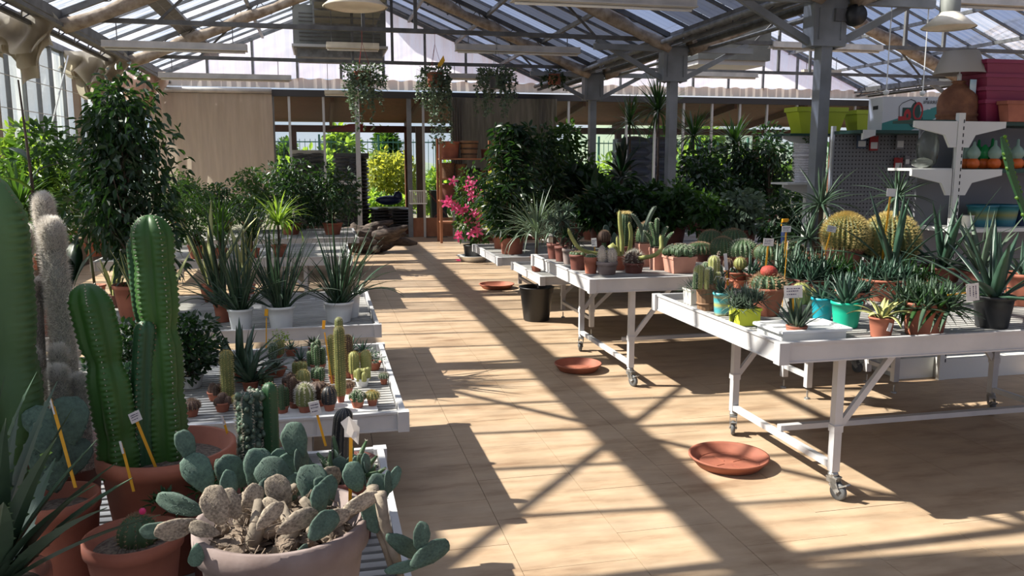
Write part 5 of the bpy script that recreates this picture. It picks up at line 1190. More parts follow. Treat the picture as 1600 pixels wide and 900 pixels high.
b = B().tube([tuple(rel(971, 412, Y-.03, t)), tuple(rel(962, 392, Y-.03, t)), tuple(rel(957, 384, Y-.03, t)), tuple(rel(951, 387, Y-.03, t))], [.03, .042, .036, .02], 12, squash=.45); b.build('crest', M['cac_y'], t, smooth=True)
t, m_, zo = npot(945, 412, 26, 20, 'terra_dark', 'brown hairy ball cactus grafted on a green pad stem', rim=.2)
globe(t, (-.01, 0, zo+.09), .055, 16, 'cac_b', 'spine_b', .010, 6, 1.0, .1, 10, .0009)
column(t, (-.01, 0, zo-.01), .12, .022, 6, .2, 'cac_g', None, segs=6); pad(t, (.01, .04, zo+.10), .14, (0, .1, 0), 'pad', 1, .6); pad(t, (.07, .02, zo+.02), .15, (0, .25, .4), 'pad', 2, .7)
ptag(t, (-.09, -.03, 0), aty(924, 372, t.location.y-.03).z-SZ, .045, .075, (-.1, 0), -PSI-.2)
# square planters
M['peach'] = pbr('peach_petals', (.75, .36, .16), .6)
def sqpot(px, py, wpx, hp, lab, mat='terra_pale'):
    t, m_ = tp('square_planter', lab, 'planter', px, py, rz=-PSI+.25); h = hp*m_; w = wpx*m_*.82
    b = B().box((0, 0, h*.43), (w*.95, w*.95, h*.86), taper=.86); b.box((0, 0, h*.92), (w, w, h*.15)); b.build('planter', M[mat], t); B().box((0, 0, h*.98), (w*.86, w*.86, .03)).build('soil', M['soil'], t); return t, m_, h
t, m_, zo = sqpot(1061, 425, 50, 26, 'square pale terracotta planter holding a domed cluster cactus with orange flowers')
for k in range(46):
    a = k*2.4; r = .115*sqrt(k/46); z = .075*sqrt(max(0, 1-(r/.125)**2)); globe(t, (r*cos(a), r*sin(a), zo+z-.035), .028, 9, 'cac_g', 'spine_w', .007, 3, 1.1, .2, 4, .0008, name='head', seed=k)
b = B(); [b.lathe([(.003, 0), (.006, .012), (.013, .024)], 7, (-.04+.02*k, .01*(k%2), zo+.07)) for k in range(5)]; b.build('flower', M['peach'], t)
t, m_, zo = sqpot(1027, 421, 26, 34, 'tall square terracotta planter with drooping ribbed stems')
for k, (x, y, h, l) in enumerate([(-.02, 0, .22, -.05), (.03, .01, .18, .05), (0, .03, .25, .0), (-.03, .03, .15, -.08), (.04, -.02, .14, .08)]): column(t, (x, y, zo-.01), h, .020, 5, .35, 'cac_g', 'spine_w', .007, seed=k, step=.014, lean=(l, 0))
t, m_, zo = sqpot(1004, 416, 24, 36, 'tall pinkish square planter behind the curly-spined cactus')
for k, (x, y, h, l) in enumerate([(0, 0, .32, .10), (.02, .02, .26, -.12)]): column(t, (x, y, zo-.01), h, .022, 5, .35, 'lf_grey', 'spine_w', .007, seed=k, step=.014, lean=(l, 0))
t, m_, zo = npot(1008, 408, 34, 22, 'terra_dark', 'tall barrel cactus with dark spines at the back of the middle right table')
globe(t, (0, 0, zo-.02), .088, 18, 'cac_g', 'spine_b', .022, 6, 1.55, .2, 14, .001)
t, m_, zo = npot(976, 404, 30, 20, 'terra_dark', 'columnar cactus with a tuft of pale yellow hair on top')
column(t, (0, 0, zo-.01), aty(982, 330, t.location.y).z-SZ-zo, .055, 14, .2, 'cac_g', 'spine_b', .012, seed=1, step=.02)
sp = B(); [needles(sp, (random.gauss(0, .022), random.gauss(0, .022), aty(982, 334, t.location.y).z-SZ), (random.gauss(0, .5), random.gauss(0, .5), 1), .035, 3, .001) for _ in range(160)]; sp.build('yellow_tuft', M['spine_y'], t, kind='stuff')
for k, (px, py, pm, lab) in enumerate([(866, 404, 'terra_dark', 'silvery leaved succulent in a terracotta pot near the left rail'), (890, 412, 'terra_old', 'dark stemmed succulent in a weathered pot by the left rail'), (878, 408, 'terra_dark', 'silvery tall succulent between the two pots by the left rail')]):
    t, m_, zo = npot(px, py, 24, 24, pm, lab, 'succulent', 'potted_succulent', rim=.2)
    hh = [.22, .12, .32][k]; B().tube([(0, 0, zo), (.01, 0, zo+hh)], [.018, .014], 7).build('stem', M['bark'], t)
    for q in range(6 if k != 1 else 3): a = q*1.1; rosette(t, 24, .125, .024, 'lf_grey' if k != 1 else 'lf_dark', zo+hh*(.5+.5*(q % 3)/2), 1.4, -.2, (.1, .6), center=(.05*cos(a), .05*sin(a)), joined=True, seed=q, name='rosette')
# dark rounded cacti behind
for k, (px, py, wpx, top, mat, spn, lab) in enumerate([(1093, 408, 44, 372, 'cac_g', 'spine_b', 'dark spiny dome behind the domed cluster cactus'), (1128, 412, 40, 362, 'cac_g', 'spine_b', 'dark spiny dome with yellow-brown spines left of the white card'),
    (1160, 414, 50, 366, 'cac_g', 'spine_w', 'broad dark spiny mound behind the red-capped cactus'), (1110, 398, 40, 352, 'cac_g', 'spine_b', 'rear dark mound at left of the deep shade'), (1200, 418, 46, 372, 'cac_g', 'spine_b', 'dark barrel beside the blue spray bottle'), (1145, 400, 44, 350, 'cac_g', 'spine_b', 'rear dark mound in the deep shade'), (1235, 416, 44, 370, 'cac_g', 'spine_b', 'dark barrel left of the golden ball cacti')]):
    t, m_, zo = npot(px, py, wpx*.8, 14, 'terra_dark', lab); r = wpx/2*m_; globe(t, (0, 0, zo-.02), r, 20, mat, spn, .018, 5, (py-14-top)*m_/(2*r), .18, 12, .001, seed=k)
for k, (px, py, top, lab) in enumerate([(1136, 452, 398, 'thin-stemmed brown ball cactus behind the wooden bucket'), (1155, 450, 400, 'striped round cactus behind the wooden bucket')]):
    t, m_ = tp('potted_small_cactus', lab, 'cactus', px, py, zR1); zo = pot(t, .045, .06, 'terra', n=22); H = (py-top)*m_; column(t, (0, 0, zo-.01), H-zo-.03, .012, 6, .1, 'cac_b', None, segs=6); globe(t, (0, 0, H-.09), .035+.01*k, 12, 'cac_b' if k == 0 else 'cac_y', 'spine_b', .008, 5, 1, .15, 8, .0008)
# ================================================= plants at the back right
SZ = zR3
t = dracaena(838, 424, zR3, 268, 'grassy pony-tail plant in a small orange pot on the low table', 130, .62, .22, 'lf_grey', 'terra', 20, 24, .014, 1, 12, (.5, 1.5))
def umbrella(px, py, top, wpx, Z, lab, n=210, seed=0, pm='terra', pw=40, ph=26, mat='lf_mid', Ln=.13, w=.042, square=False):
    # palmate leaves: each spray has seven leaflets
    p = at(px, py, Z); m_ = mpp(p); t = T('potted_umbrella_tree', lab, 'plant', tuple(p)); zo = pot(t, pw/2*m_, ph*m_, pm, n=30, rb=pw/2*m_*.8) if pm else 0
    r = np.random.default_rng(seed); H = (py-ph-top)*m_; R = wpx/2*m_; P = []; D = []
    for k in range(n):
        u = r.random(); a = r.random()*6.28; q = R*sqrt(r.random())*(.6+.5*sin(pi*min(1, u+.1))); c = np.array([q*cos(a), q*sin(a), zo+H*(.04+.95*u)])
        ax = np.array([cos(a)*.5, sin(a)*.5, .8]); e1 = np.cross(ax, [0, 0, 1.0]); e1 /= np.linalg.norm(e1); e2 = np.cross(ax, e1)
        for j in range(7): b_ = j*.9; d = e1*cos(b_)+e2*sin(b_)+ax*.15; P.append(c+d*.012); D.append(d*2.2)
    B().add(*leafcloud(P, D, Ln, w, .45, seed, .2)).build('foliage', M[mat], t, kind='stuff')
    b = B()
    for k in range(7): a = k*.9; b.tube([(0, 0, zo-.02), (R*.3*cos(a), R*.3*sin(a), zo+H*.5), (R*.5*cos(a), R*.5*sin(a), zo+H*.9)], [.012, .009, .005], 6)
    b.build('stems', M['bark'], t, smooth=True); return t
umbrella(800, 396, 196, 98, zR4, 'tall umbrella tree with fingered leaves in a round terracotta pot right of the pink flowers', 330, 1, mat='lf_dark')
umbrella(783, 388, 262, 60, zR4, 'lower umbrella plant with yellow-edged leaves leaning over the low table', 90, 2, pw=26, mat='lf_yel', Ln=.10)
umbrella(765, 420, 300, 1, 0, 'x', 1, 3) if False else None
GB = 'big green plants massed behind the middle right table'
Z5 = zR5
def bigbush(px, Y, top, wpx, mat, lab, n=1500, Ln=.13, w=.06, Z=None, seed=0, kind='b', droop=.5, pm='terra_dark'):
    q = aty(px, top, Y); m_ = mpp(q); z = Z5 if Z is None else Z
    if kind == 'b':
        t = T('potted_foliage_plant', lab, 'plant', (q.x, q.y, z)); zo = pot(t, .16, .26, pm, n=26); bush(t, zo, q.z-z-zo, wpx/2*m_, n, Ln, w, mat, seed=seed, blobs=14, droop=droop, hollow=.2, stemr=.010)
    return t
bigbush(845, 11.5, 205, 90, 'lf_dark', 'dense dark shrub behind the umbrella tree', 1500, .12, .045, seed=1)
bigbush(885, 12.2, 196, 90, 'lf_mid', 'tall leafy shrub reaching the grey curtain bundle', 1500, .13, .055, seed=2)
bigbush(905, 11.6, 262, 80, 'lf_dark', 'dark shrub with large lobed leaves left of the farthest grey post', 900, .20, .11, seed=3)
bigbush(940, 10.2, 296, 100, 'lf_dark', 'low broad dark plant behind the long-armed cactus', 1300, .15, .07, Z=zR4, seed=4)
bigbush(1000, 10.2, 305, 100, 'lf_dark', 'low broad dark plant before the tall grey post', 1300, .15, .07, Z=zR4, seed=5)
bigbush(1055, 10.0, 290, 100, 'lf_mid', 'pale-leaved leafy plant at the foot of the middle grey post', 1300, .12, .055, Z=zR4, seed=6)
bigbush(1090, 12.4, 235, 110, 'lf_dark', 'big dark bush right of the middle grey post', 1600, .14, .06, seed=7)
bigbush(1110, 9.6, 305, 90, 'lf_mid', 'leafy mid-green plant left of the blue spray bottle', 1200, .11, .05, Z=zR4, seed=8)
bigbush(1165, 9.4, 300, 90, 'lf_grey', 'silvery lobed plant behind the dark cactus mounds', 1200, .11, .06, Z=zR4, seed=9)
bigbush(1150, 12.6, 225, 100, 'lf_dark', 'dark bush under the pointed dracaena at right', 1500, .14, .05, seed=10)
bigbush(1205, 12.2, 200, 90, 'lf_dark', 'dark climbing shrub left of the white wicker pot', 1500, .12, .05, seed=11)
bigbush(1225, 8.68, 305, 80, 'lf_dark', 'dark low plant under the white wicker pot', 1100, .11, .05, Z=0, seed=12)
bigbush(960, 13.0, 275, 90, 'lf_dark', 'dark plant mass between the two farther posts', 1400, .15, .07, seed=13)
bigbush(1030, 13.0, 290, 90, 'lf_dark', 'dark foliage under the blue sacks', 1400, .15, .07, seed=14)
def bigleaf(px, Y, top, n, Ln, w, mat, lab, seed=0, Z=None, e=(.7, 1.5), trunk=.45):
    q = aty(px, top, Y); z = Z5 if Z is None else Z; t = T('potted_corn_plant', lab, 'plant', (q.x, q.y, z)); zo = pot(t, .15, .25, 'terra_dark', n=26); H = q.z-z-Ln*.85; rs = random.Random(seed)
    B().tube([(0, 0, zo), (.01, 0, H*.6), (0, 0, H)], [.03, .026, .022], 8).build('trunk', M['bark'], t, smooth=True)
    ms = [B().add(*blade(Ln*(1-.06*k), w, .006, 1.45-.25*k, .2+.35*k, 8, .3, .45, .3, .02)).mesh('leaf', M[mat], True) for k in range(5)]
    for i in range(n): a = i*2.4; u = i/n; inst('leaf', ms[min(4, int(u*5))], t, (.02*cos(a), .02*sin(a), H-.25*u*H*.6), (0, 0, a+rs.uniform(-.2, .2)), rs.uniform(.75, 1))
bigleaf(972, 11.9, 212, 22, .62, .13, 'lf_dark', 'broad-leaved corn plant with two tall leaves between the grey posts', 1)
bigleaf(925, 11.2, 262, 16, .50, .12, 'lf_mid', 'broad-leaved plant right of the dense dark shrub', 2)
bigleaf(1015, 10.6, 300, 16, .42, .10, 'lf_mid', 'broad-leaved plant left of the middle grey post', 3)
bigleaf(880, 10.0, 318, 14, .32, .11, 'lf_mid', 'yellowish broad leaves above the left rail pots', 4, Z=zR4)
def spiky(px, Y, top, n, Ln, w, mat, lab, seed=0, Z=None, below=.9):
    q = aty(px, top, Y); z = Z5 if Z is None else Z; t = T('potted_dragon_tree', lab, 'plant', (q.x, q.y, z)); zo = pot(t, .15, .25, 'terra_dark', n=26); H = q.z-z-Ln*.8
    B().tube([(0, 0, zo), (.02, 0, H*.5), (0, 0, H)], [.03, .022, .018], 8).build('trunk', M['bark'], t, smooth=True); fan(t, n, Ln, w, mat, H, seed, (-.4, 1.5), (.1, .9), .02, name='blades')
spiky(1030, 13.6, 118, 110, .75, .028, 'lf_dark', 'tall dragon tree with long thin leaves before the middle grey post')
spiky(1085, 13.0, 165, 100, .62, .026, 'lf_dark', 'dragon tree with drooping leaves right of the middle grey post', 2)
spiky(1150, 12.9, 178, 100, .60, .028, 'lf_dark', 'dragon tree standing over the right dark bush', 3)
spiky(985, 14.2, 150, 70, .6, .028, 'lf_dark', 'smaller dragon tree left of the middle grey post', 4)
# flowering plant, saucers, bucket
p = at(740, 408, .0); t = T('potted_flowering_vine', 'tall vine with bright pink trumpet flowers in a black pot', 'flower', tuple(p)); m_ = mpp(p)
B().lathe([(0, 0), (.20, 0), (.27, .09), (.29, .10), (.26, .10), (.19, .02), (0, .02)], 30).build('white_saucer', M['whitep'], t, smooth=True)
B().lathe([(0, .02), (.14, .02), (.17, .26), (.18, .28), (.15, .28), (.14, .25), (0, .25)], 28).build('pot', M['black'], t, smooth=True)
bush(t, .25, 1.25, .36, 900, .10, .05, 'lf_mid', seed=31, blobs=14, droop=.5, hollow=.2)
rs = random.Random(5)
fm = B()
for k in range(5):
    a = k*2*pi/5; n = len(fm.v); fm.v += [(0, 0, 0), (.035*cos(a-.45), .035*sin(a-.45), .02), (.072*cos(a-.2), .072*sin(a-.2), .015), (.078*cos(a+.15), .078*sin(a+.15), .005), (.035*cos(a+.45), .035*sin(a+.45), .02)]; fm.f.append((n, n+1, n+2, n+3, n+4))
fm.tube([(0, 0, -.05), (0, 0, .0)], [.006, .016], 6); fmesh = fm.mesh('flower', M['pinkf'])
for px, py in [(700, 312), (708, 326), (703, 318), (718, 328), (735, 282), (738, 290), (742, 288), (745, 335), (752, 338), (741, 332), (748, 347), (728, 292), (727, 325), (737, 366), (716, 366), (717, 370), (752, 348), (747, 362), (735, 300), (762, 290), (708, 283), (738, 308), (755, 302), (732, 346), (697, 316), (722, 330), (744, 358), (750, 330), (713, 322), (764, 350)]:
    v = rel(px, py, t.location.y-.28+rs.uniform(-.06, .06), t); inst('flower', fmesh, t, tuple(v), (pi/2+rs.uniform(-.7, .5), rs.uniform(-.6, .6), rs.uniform(-.6, .6)), rs.uniform(.9, 1.35))
o = B().lathe([(0, 0), (.03, .004), (.05, .02)], 10).build('fallen_petal', M['pinkf']); tag(o, 'fallen pink petal on the floor by the white saucer', 'petal'); o.location = at(716, 407, .001)
def saucer(px, py, r, lab):
    p = at(px, py, 0); t = T('plant_saucer', lab, 'saucer', tuple(p))
    B().lathe([(0, .0), (r*.72, 0), (r*.80, .004), (r*.96, .046), (r, .052), (r, .060), (r*.95, .060), (r*.92, .050), (r*.76, .012), (r*.70, .010), (r*.30, .010), (0, .010)], 56).build('dish', M['terra'], t, smooth=True)
    b = B().lathe([(r*.735, .011), (r*.745, .015), (r*.755, .011)], 56)
    for k in range(4): a = k*pi/2+.3; b.bar((r*.15*cos(a), r*.15*sin(a), .011), (r*.55*cos(a), r*.55*sin(a), .011), .006, .004)
    b.build('moulded_rib', M['terra'], t, smooth=False)
saucer(1138, 726, .218, 'terracotta plastic saucer in the sun in front of the near right table')
saucer(903, 578, .190, 'terracotta saucer on the floor left of the middle table castors')
saucer(776, 450, .235, 'terracotta saucer on the floor behind the black bucket')
p = at(838, 500, 0); t = T('bucket', 'large black plastic bucket under the low table corner', 'bucket', (p.x, p.y, 0)); m_ = mpp(p)
R = 27*m_; Hh = .36
b = B().lathe([(0, 0), (R*.70, 0), (R*.74, .01), (R*.93, Hh*.82), (R*.96, Hh*.83), (R*.98, Hh*.97), (R*1.03, Hh*.98), (R*1.03, Hh), (R*.95, Hh), (R*.70, .02), (0, .02)], 40); b.build('body', M['black'], t, smooth=True)
# ================================================= hanging pots
def hang(px, py, Y, lab, n=260, drop=.75, w=.32, hookz=CH-.03, pot_on=True, flag=False, dm='lf_grey', seed=0, pr=.115):
    q = aty(px, py, Y); t = T('hanging_pot', lab, 'hanging plant', (q.x, q.y, q.z-.09)); rs = random.Random(seed)
    if pot_on: pot(t, pr, .18, 'terra', n=24, rb=pr*.8)
    else: pot(t, pr, .16, 'grey', n=24, rb=pr*.8)
    hz = hookz-t.location.z; b = B()
    for k in range(3): a = k*2.1; b.bar((pr*cos(a), pr*sin(a), .17), (0, 0, min(.55, hz*.8)), .004)
    b.bar((0, 0, min(.55, hz*.8)), (0, 0, hz), .005); b.build('hanger', M['red'] if pot_on else M['galv'], t)
    P = []; D = []; st = B()
    for k in range(38):
        a = rs.random()*6.28; l = drop*rs.uniform(.2, 1)*(1 if rs.random() < .4 else .5); r0 = pr*rs.uniform(.5, 1.1); rr = r0+rs.uniform(.02, w*.4); pts = [(r0*cos(a), r0*sin(a), .16), (rr*cos(a), rr*sin(a), .17+rs.uniform(0, .08))]
        m = int(l/.035)+2; dx, dy = rs.uniform(-.05, .05), rs.uniform(-.05, .05)
        for j in range(m):
            z = .14-l*j/m; x = rr*cos(a)+dx*j/m+.012*sin(j); y = rr*sin(a)+dy*j/m; pts.append((x, y, z))
            for _ in range(3): P.append((x, y, z)); D.append((rs.gauss(0, 1), rs.gauss(0, 1), rs.gauss(0, .5)))
        st.tube(pts, .0022, 4, cap=False)
    for _ in range(n): a = rs.random()*6.28; r = w*.55*sqrt(rs.random()); P.append((r*cos(a), r*sin(a), .16+rs.random()*.10)); D.append((cos(a), sin(a), .6))
    st.build('stems', M['stalk'], t, kind='stuff'); B().add(*leafcloud(np.array(P), np.array(D), .054, .036, .1, seed)).build('foliage', M[dm], t, kind='stuff')
    if flag: B().add([(.02, -.1, .28), (.10, -.1, .40), (.12, -.1, .33), (.03, -.1, .20)], [(0, 1, 2, 3)]).build('orange_label', M['yellow'], t)
hang(567, 123, 11.30, 'hanging terracotta pot of trailing silver string plant, left of the three', 330, .95, .50, seed=1)
hang(680, 125, 11.30, 'hanging terracotta pot with an orange label and long trailing strings', 200, .95, .36, seed=2, flag=True)
hang(776, 128, 11.30, 'hanging dark pot hidden by bushy trailing silver foliage', 380, .75, .46, pot_on=False, seed=3)
hang(866, 124, 14.98, 'hanging red pot under the gutter by the farthest grey post', 60, .25, .3, seed=4, dm='lf_dark', hookz=CH-.03, pr=.14)
# ================================================= lights, duct
def batten(px0, px1, py, Y, lab, mat='tubefit', group='light battens'):
    a = aty(px0, py, Y); c = aty(px1, py, Y); z = (a.z+c.z)/2; t = T('light_batten', lab, 'light', ((a.x+c.x)/2, Y, z), 0, group); l = abs(c.x-a.x)/2
    B().bar((-l, 0, 0), (l, 0, 0), .13, .07).bar((-l, 0, -.045), (l, 0, -.045), .20, .012).build('housing', M[mat], t); B().tube([(-l*.97, 0, -.066), (l*.97, 0, -.066)], .014, 8).build('tube', M['whitep'], t, smooth=True)
    hz = (CH-z) if z < CH and min(abs(Y-q) for q in TY) < .05 else min(EZ+RISE*(1-abs(t.location.x+s_-(a0+c0)/2)/4.05) for s_ in (-l*.8, l*.8) for a0, c0 in NAVES if a0 <= t.location.x < c0)-z-.05
    b = B(); [b.bar((s*l*.8, 0, .03), (s*l*.8, 0, hz), .01) for s in (-1, 1)]; b.build('hanger', M['galvd'], t)
for a in [(160, 386, 71, 11.38, 'long pale light batten under the left truss nearest in view'), (248, 455, 119, 15.0, 'pale light batten under the second truss on the left'), (712, 905, 76, 11.38, 'pale light batten under the nearest truss, right of the hanging pots'), (700, 800, 119, 15.0, 'pale light batten behind the hanging pots'),
          (800, 1085, -1, 7.68, 'light batten cut by the top edge of the picture'), (1060, 1182, 116, 15.0, 'light batten right of the middle grey post'), (1205, 1376, 72, 11.38, 'light batten right of the nearest grey post'), (1490, 1640, 3, 7.68, 'light batten in the top right corner')]: batten(*a)
for a in [(510, 592, 71, 12.6, 'short yellow light below the duct'), (507, 562, 144, 17.9, 'short yellow light over the back wall glass'), (1254, 1312, 112, 17.5, 'short yellow light behind the nearest grey post')]: batten(*a, mat='yel_lamp' if False else 'lamp', group='short lights')
def highbay(px, py, Y, r, lab):
    q = aty(px, py, Y); t = T('high_bay_lamp', lab, 'lamp', tuple(q), 0, 'dome lamps')
    B().lathe([(r, 0), (r*1.03, .006), (r*.55, .10), (r*.40, .13), (r*.38, .14)], 36).lathe([(r*.97, .006), (r*.52, .095)], 36).build('reflector', M['lamp'], t, smooth=True)
    B().lathe([(r*.97, .006), (r*.70, -.012), (r*.66, -.004), (r*.4, -.014), (r*.36, -.006), (0, -.016)], 36).build('glass_cover', M['lamp'], t, smooth=True)
    B().lathe([(r*.38, .13), (r*.38, .34), (r*.30, .36), (0, .36)], 24).build('housing', M['ductm'], t, smooth=True); B().bar((0, 0, .36), (0, 0, max(.4, CH+.4-q.z)), .012).build('hook', M['galvd'], t)
highbay(555, 12, 6.6, .235, 'round dome lamp at the top centre-left under the duct'); highbay(1482, 44, 7.0, .235, 'round dome lamp above the table lamp on the shelves')
t = T('air_duct', 'long grey sheet-metal duct hung below the ridge', 'duct', (.55, 14, 4.2))
b = B(); dm_ = B().box((0, 0, .30), (1.12, .74, .60)).mesh('duct_section', M['ductm'])
for k in range(11): inst('duct_section', dm_, t, (0, -5.6+k*.755, 0))
for k in range(12): B().box((0, -5.98+k*.755, .30), (1.18, .03, .66)).build('flange', M['galv'], t)
for y in (-5, -1.3, 2.4): B().bar((-.5, y, .6), (-.5, y, 1.0), .02).bar((.5, y, .6), (.5, y, 1.0), .02).build('strap', M['galvd'], t)
t = T('air_heater', 'big grey hanging air heater box with a pale bottom edge in front of the gable', 'heater', (.45, 17.2, 3.62))
B().box((0, 0, .55), (1.72, 1.3, .78)).build('casing', M['ductm'], t); B().box((0, 0, .09), (1.60, 1.1, .16)).build('base', M['galv'], t); B().box((0, -.02, .20), (1.78, 1.36, .05)).build('lip', M['alu'], t)
b = B(); [b.box((0, -.66, .30+.07*k), (1.5, .02, .012)) for k in range(8)]; b.build('louvres', M['galvd'], t)
b = B(); [b.bar((sx_*.75, sy_*.5, .94), (sx_*.75, sy_*.5, 1.25), .03) for sx_ in (-1, 1) for sy_ in (-1, 1)]; b.build('hanger', M['galvd'], t)
t = T('gable_heater', 'grey hanging heater box in the middle roof span behind the grey posts', 'heater', (8.3, 16.6, 3.62)); B().box((0, 0, .5), (1.6, 1.2, .8)).build('casing', M['ductm'], t); B().box((0, 0, .06), (1.5, 1, .1)).build('base', M['alu'], t); B().bar((0, 0, .9), (0, 0, 1.4), .05).build('hanger', M['galvd'], t)
t = T('motor_fan', 'black round motor fixed on the nearest grey post bracket', 'motor', tuple(aty(1336, 24, 7.55))); b = B().lathe([(0, -.06), (.095, -.06), (.105, -.03), (.105, .03), (.095, .06), (0, .06)], 24); b.v = [(v[0], v[2], v[1]) for v in b.v]; b.build('motor', M['black'], t, smooth=True); B().box((-.14, .03, 0), (.14, .06, .12)).build('bracket', M['galvd'], t)
# ================================================= SHELF UNITS
def poly_x(pts, y0, y1):                       # polygon in XZ extruded along Y
    n = len(pts); b = B(); b.v = [(x, y0, z) for x, z in pts]+[(x, y1, z) for x, z in pts]
    b.f = [tuple(range(n)), tuple(range(n, 2*n))[::-1]]+[(i, i+n, (i+1) % n+n, (i+1) % n) for i in range(n)]; return b
def bracket(t, x, y, z, s, l=.38, name='bracket'):
    poly_x([(x, z), (x+s*l, z), (x+s*l, z-.045), (x+s*l*.28, z-.10), (x+s*.05, z-.19), (x, z-.19)], y-.012, y+.012).build(name, M['whiteb'], t)
M['whiteb'] = pbr('ivory_bracket', (.62, .62, .59), .5)
M['panel'] = pbr('grey_back_panel', (.16, .165, .18), .6)
m, nt, out = newmat('pegboard'); p = N(nt, 'ShaderNodeBsdfPrincipled'); p.inputs['Roughness'].default_value = .6
tc = N(nt, 'ShaderNodeTexCoord'); mp = N(nt, 'ShaderNodeMapping'); mp.inputs['Scale'].default_value = (26, 26, 26); L(nt, tc, 'Object', mp, 0)
fr = N(nt, 'ShaderNodeVectorMath', operation='FRACTION'); L(nt, mp, 0, fr, 0); sx = N(nt, 'ShaderNodeSeparateXYZ'); L(nt, fr, 0, sx, 0); cb = N(nt, 'ShaderNodeCombineXYZ'); L(nt, sx, 0, cb, 0); L(nt, sx, 2, cb, 1)
ds = N(nt, 'ShaderNodeVectorMath', operation='DISTANCE'); L(nt, cb, 0, ds, 0); ds.inputs[1].default_value = (.5, .5, 0); gt = N(nt, 'ShaderNodeMath', operation='GREATER_THAN'); L(nt, ds, 'Value', gt, 0); gt.inputs[1].default_value = .20
mx = N(nt, 'ShaderNodeMixRGB'); L(nt, gt, 0, mx, 0); mx.inputs[1].default_value = (.015, .015, .016, 1); mx.inputs[2].default_value = (.20, .205, .22, 1); L(nt, mx, 0, p, 'Base Color'); L(nt, p, 0, out, 0); M['peg'] = m
ZT = 1.95
t = T('pegboard_shelving', 'grey pegboard shop unit with a dark green top shelf behind the aloes', 'shelf', (5.6, 7.12, 0))
def loc(x, y, z=0): return (x-5.6, y-7.12, z)
pg = B().box(loc(5.60, 7.30, 1.02), (1.46, .02, 1.86)).build('pegboard', M['peg'], t)
B().box(loc(5.60, 7.10, ZT-.015), (1.46, .40, .03)).build('top_shelf', M['greensh'], t); B().box(loc(5.6, 7.10, .14), (1.46, .42, .20)).build('base', M['whiteb'], t)
for x in (4.88, 5.60, 6.33): B().box(loc(x, 7.325, 1.0), (.04, .03, 2.0)).build('upright', M['whiteb'], t)
poly_x([(4.90-5.6, ZT), (5.03-5.6, ZT), (5.03-5.6, ZT-.05), (4.90-5.6, ZT-.09)], 6.89-7.12, 6.92-7.12).build('bracket', M['whiteb'], t)
# hanging goods
def pack(px, py, w, h, mat, lab):
    q = aty(px, py, 7.27); t = T('hanging_pack', lab, 'packet', tuple(q), 0, 'packets hung on the pegboard'); B().box((0, -.012, 0), (w, .012, h)).build('packet', M[mat], t); B().box((0, -.02, -h*.15), (w*.8, .006, h*.45)).build('blister', M['whitep'] if mat != 'card' else M['bagd'], t); B().bar((0, .02, h*.45), (0, -.05, h*.45), .005).build('hook', M['galv'], t)
M['packred'] = pbr('red_packet', (.35, .02, .02), .5); M['packbl'] = pbr('blue_packet', (.06, .09, .14), .5); M['packgr'] = pbr('grey_packet', (.22, .22, .24), .5)
pack(1405, 222, .085, .14, 'packgr', 'pale packet upper right on the pegboard'); pack(1364, 224, .09, .14, 'packred', 'dark red packet at the middle of the pegboard'); pack(1345, 222, .10, .12, 'packbl', 'bluish packet left of the dark red one'); pack(1402, 256, .09, .12, 'packred', 'red and white packet low on the pegboard'); pack(1416, 250, .05, .10, 'packgr', 'narrow grey packet beside the low red one')
pack(1452, 224, .12, .10, 'bagd' if False else 'packbl', 'dark packet at the right end of the pegboard')
# rear end shelf with lime planters and wicker pot
t = T('end_shelf', 'ivory bracket shelf end standing behind the nearest grey post', 'shelf', (5.2, 8.05, 0))
B().box((-.12, 0, 1.0), (.05, .05, 1.98)).build('upright', M['whiteb'], t)
def brk(x, y, z, s, l): poly_x([(x, z), (x+s*l, z), (x+s*l, z-.05), (x+s*l*.3, z-.11), (x, z-.20)], y-.012, y+.012).build('bracket', M['whiteb'], t)
brk(-.12, -.02, ZT, -1, .33); brk(-.12, -.02, 1.44, -1, .30)
B().box((.15, .02, ZT-.012), (1.2, .36, .024)).build('top_shelf', M['greensh'], t); B().box((-.27, .02, 1.43), (.34, .34, .02)).build('side_shelf', M['whiteb'], t); B().box((.15, .02, .06), (1.1, .40, .12)).build('base', M['whiteb'], t)
def trough(x, y, z, l, w, h, mat, lab, rz=0, taper=.78, group=None, layers=1):
    t = T('planter', lab, 'planter', (x, y, z), rz, group)
    b = B().box((0, 0, h*.42), (l*.94, w*.94, h*.84), taper=taper); b.build('body', M[mat], t)
    B().box((0, 0, h*.93), (l, w, h*.17)).build('rim', M[mat], t)
    B().box((0, 0, h*1.005), (l*.92, w*.86, .006)).build('hollow', M['soil'] if False else M[mat], t); return t
q = aty(1275, 195, 8.05); trough(q.x-.0, 8.06, ZT, .60, .26, .27, 'lime', 'long lime green plastic planter behind the nearest grey post')
q = aty(1335, 195, 8.1); trough(q.x+.10, 8.08, ZT, .36, .24, .25, 'lime', 'second lime green planter just left of the hose reel carton')
q = aty(1255, 286, 8.05)
t = T('wicker_pot', 'two stacked greyish-white wicker pots left of the nearest grey post', 'basket', (q.x, 8.05, 1.44))
wv = lambda a, i, z: 1+.018*((i+int(a*9/pi)) % 2)
prof = [(.10+.03*(i/22), .012*i*1.55) for i in range(23)]
B().lathe([(0, 0)]+[(r*.85, z) for r, z in prof]+[(.115, .41), (0, .40)], 36, fr=wv).build('basket', M['wicker'], t)
b = B(); [b.lathe([(.092+.028*(k/16)*.95-.004, k*.0255), (.092+.028*(k/16)*.95+.004, k*.0255+.008), (.092+.028*(k/16)*.95-.004, k*.0255+.016)], 36, fr=lambda a, i, z: 1+.02*sin(a*18+k*3.14)) for k in range(16)]; b.build('weave', M['wicker'], t)
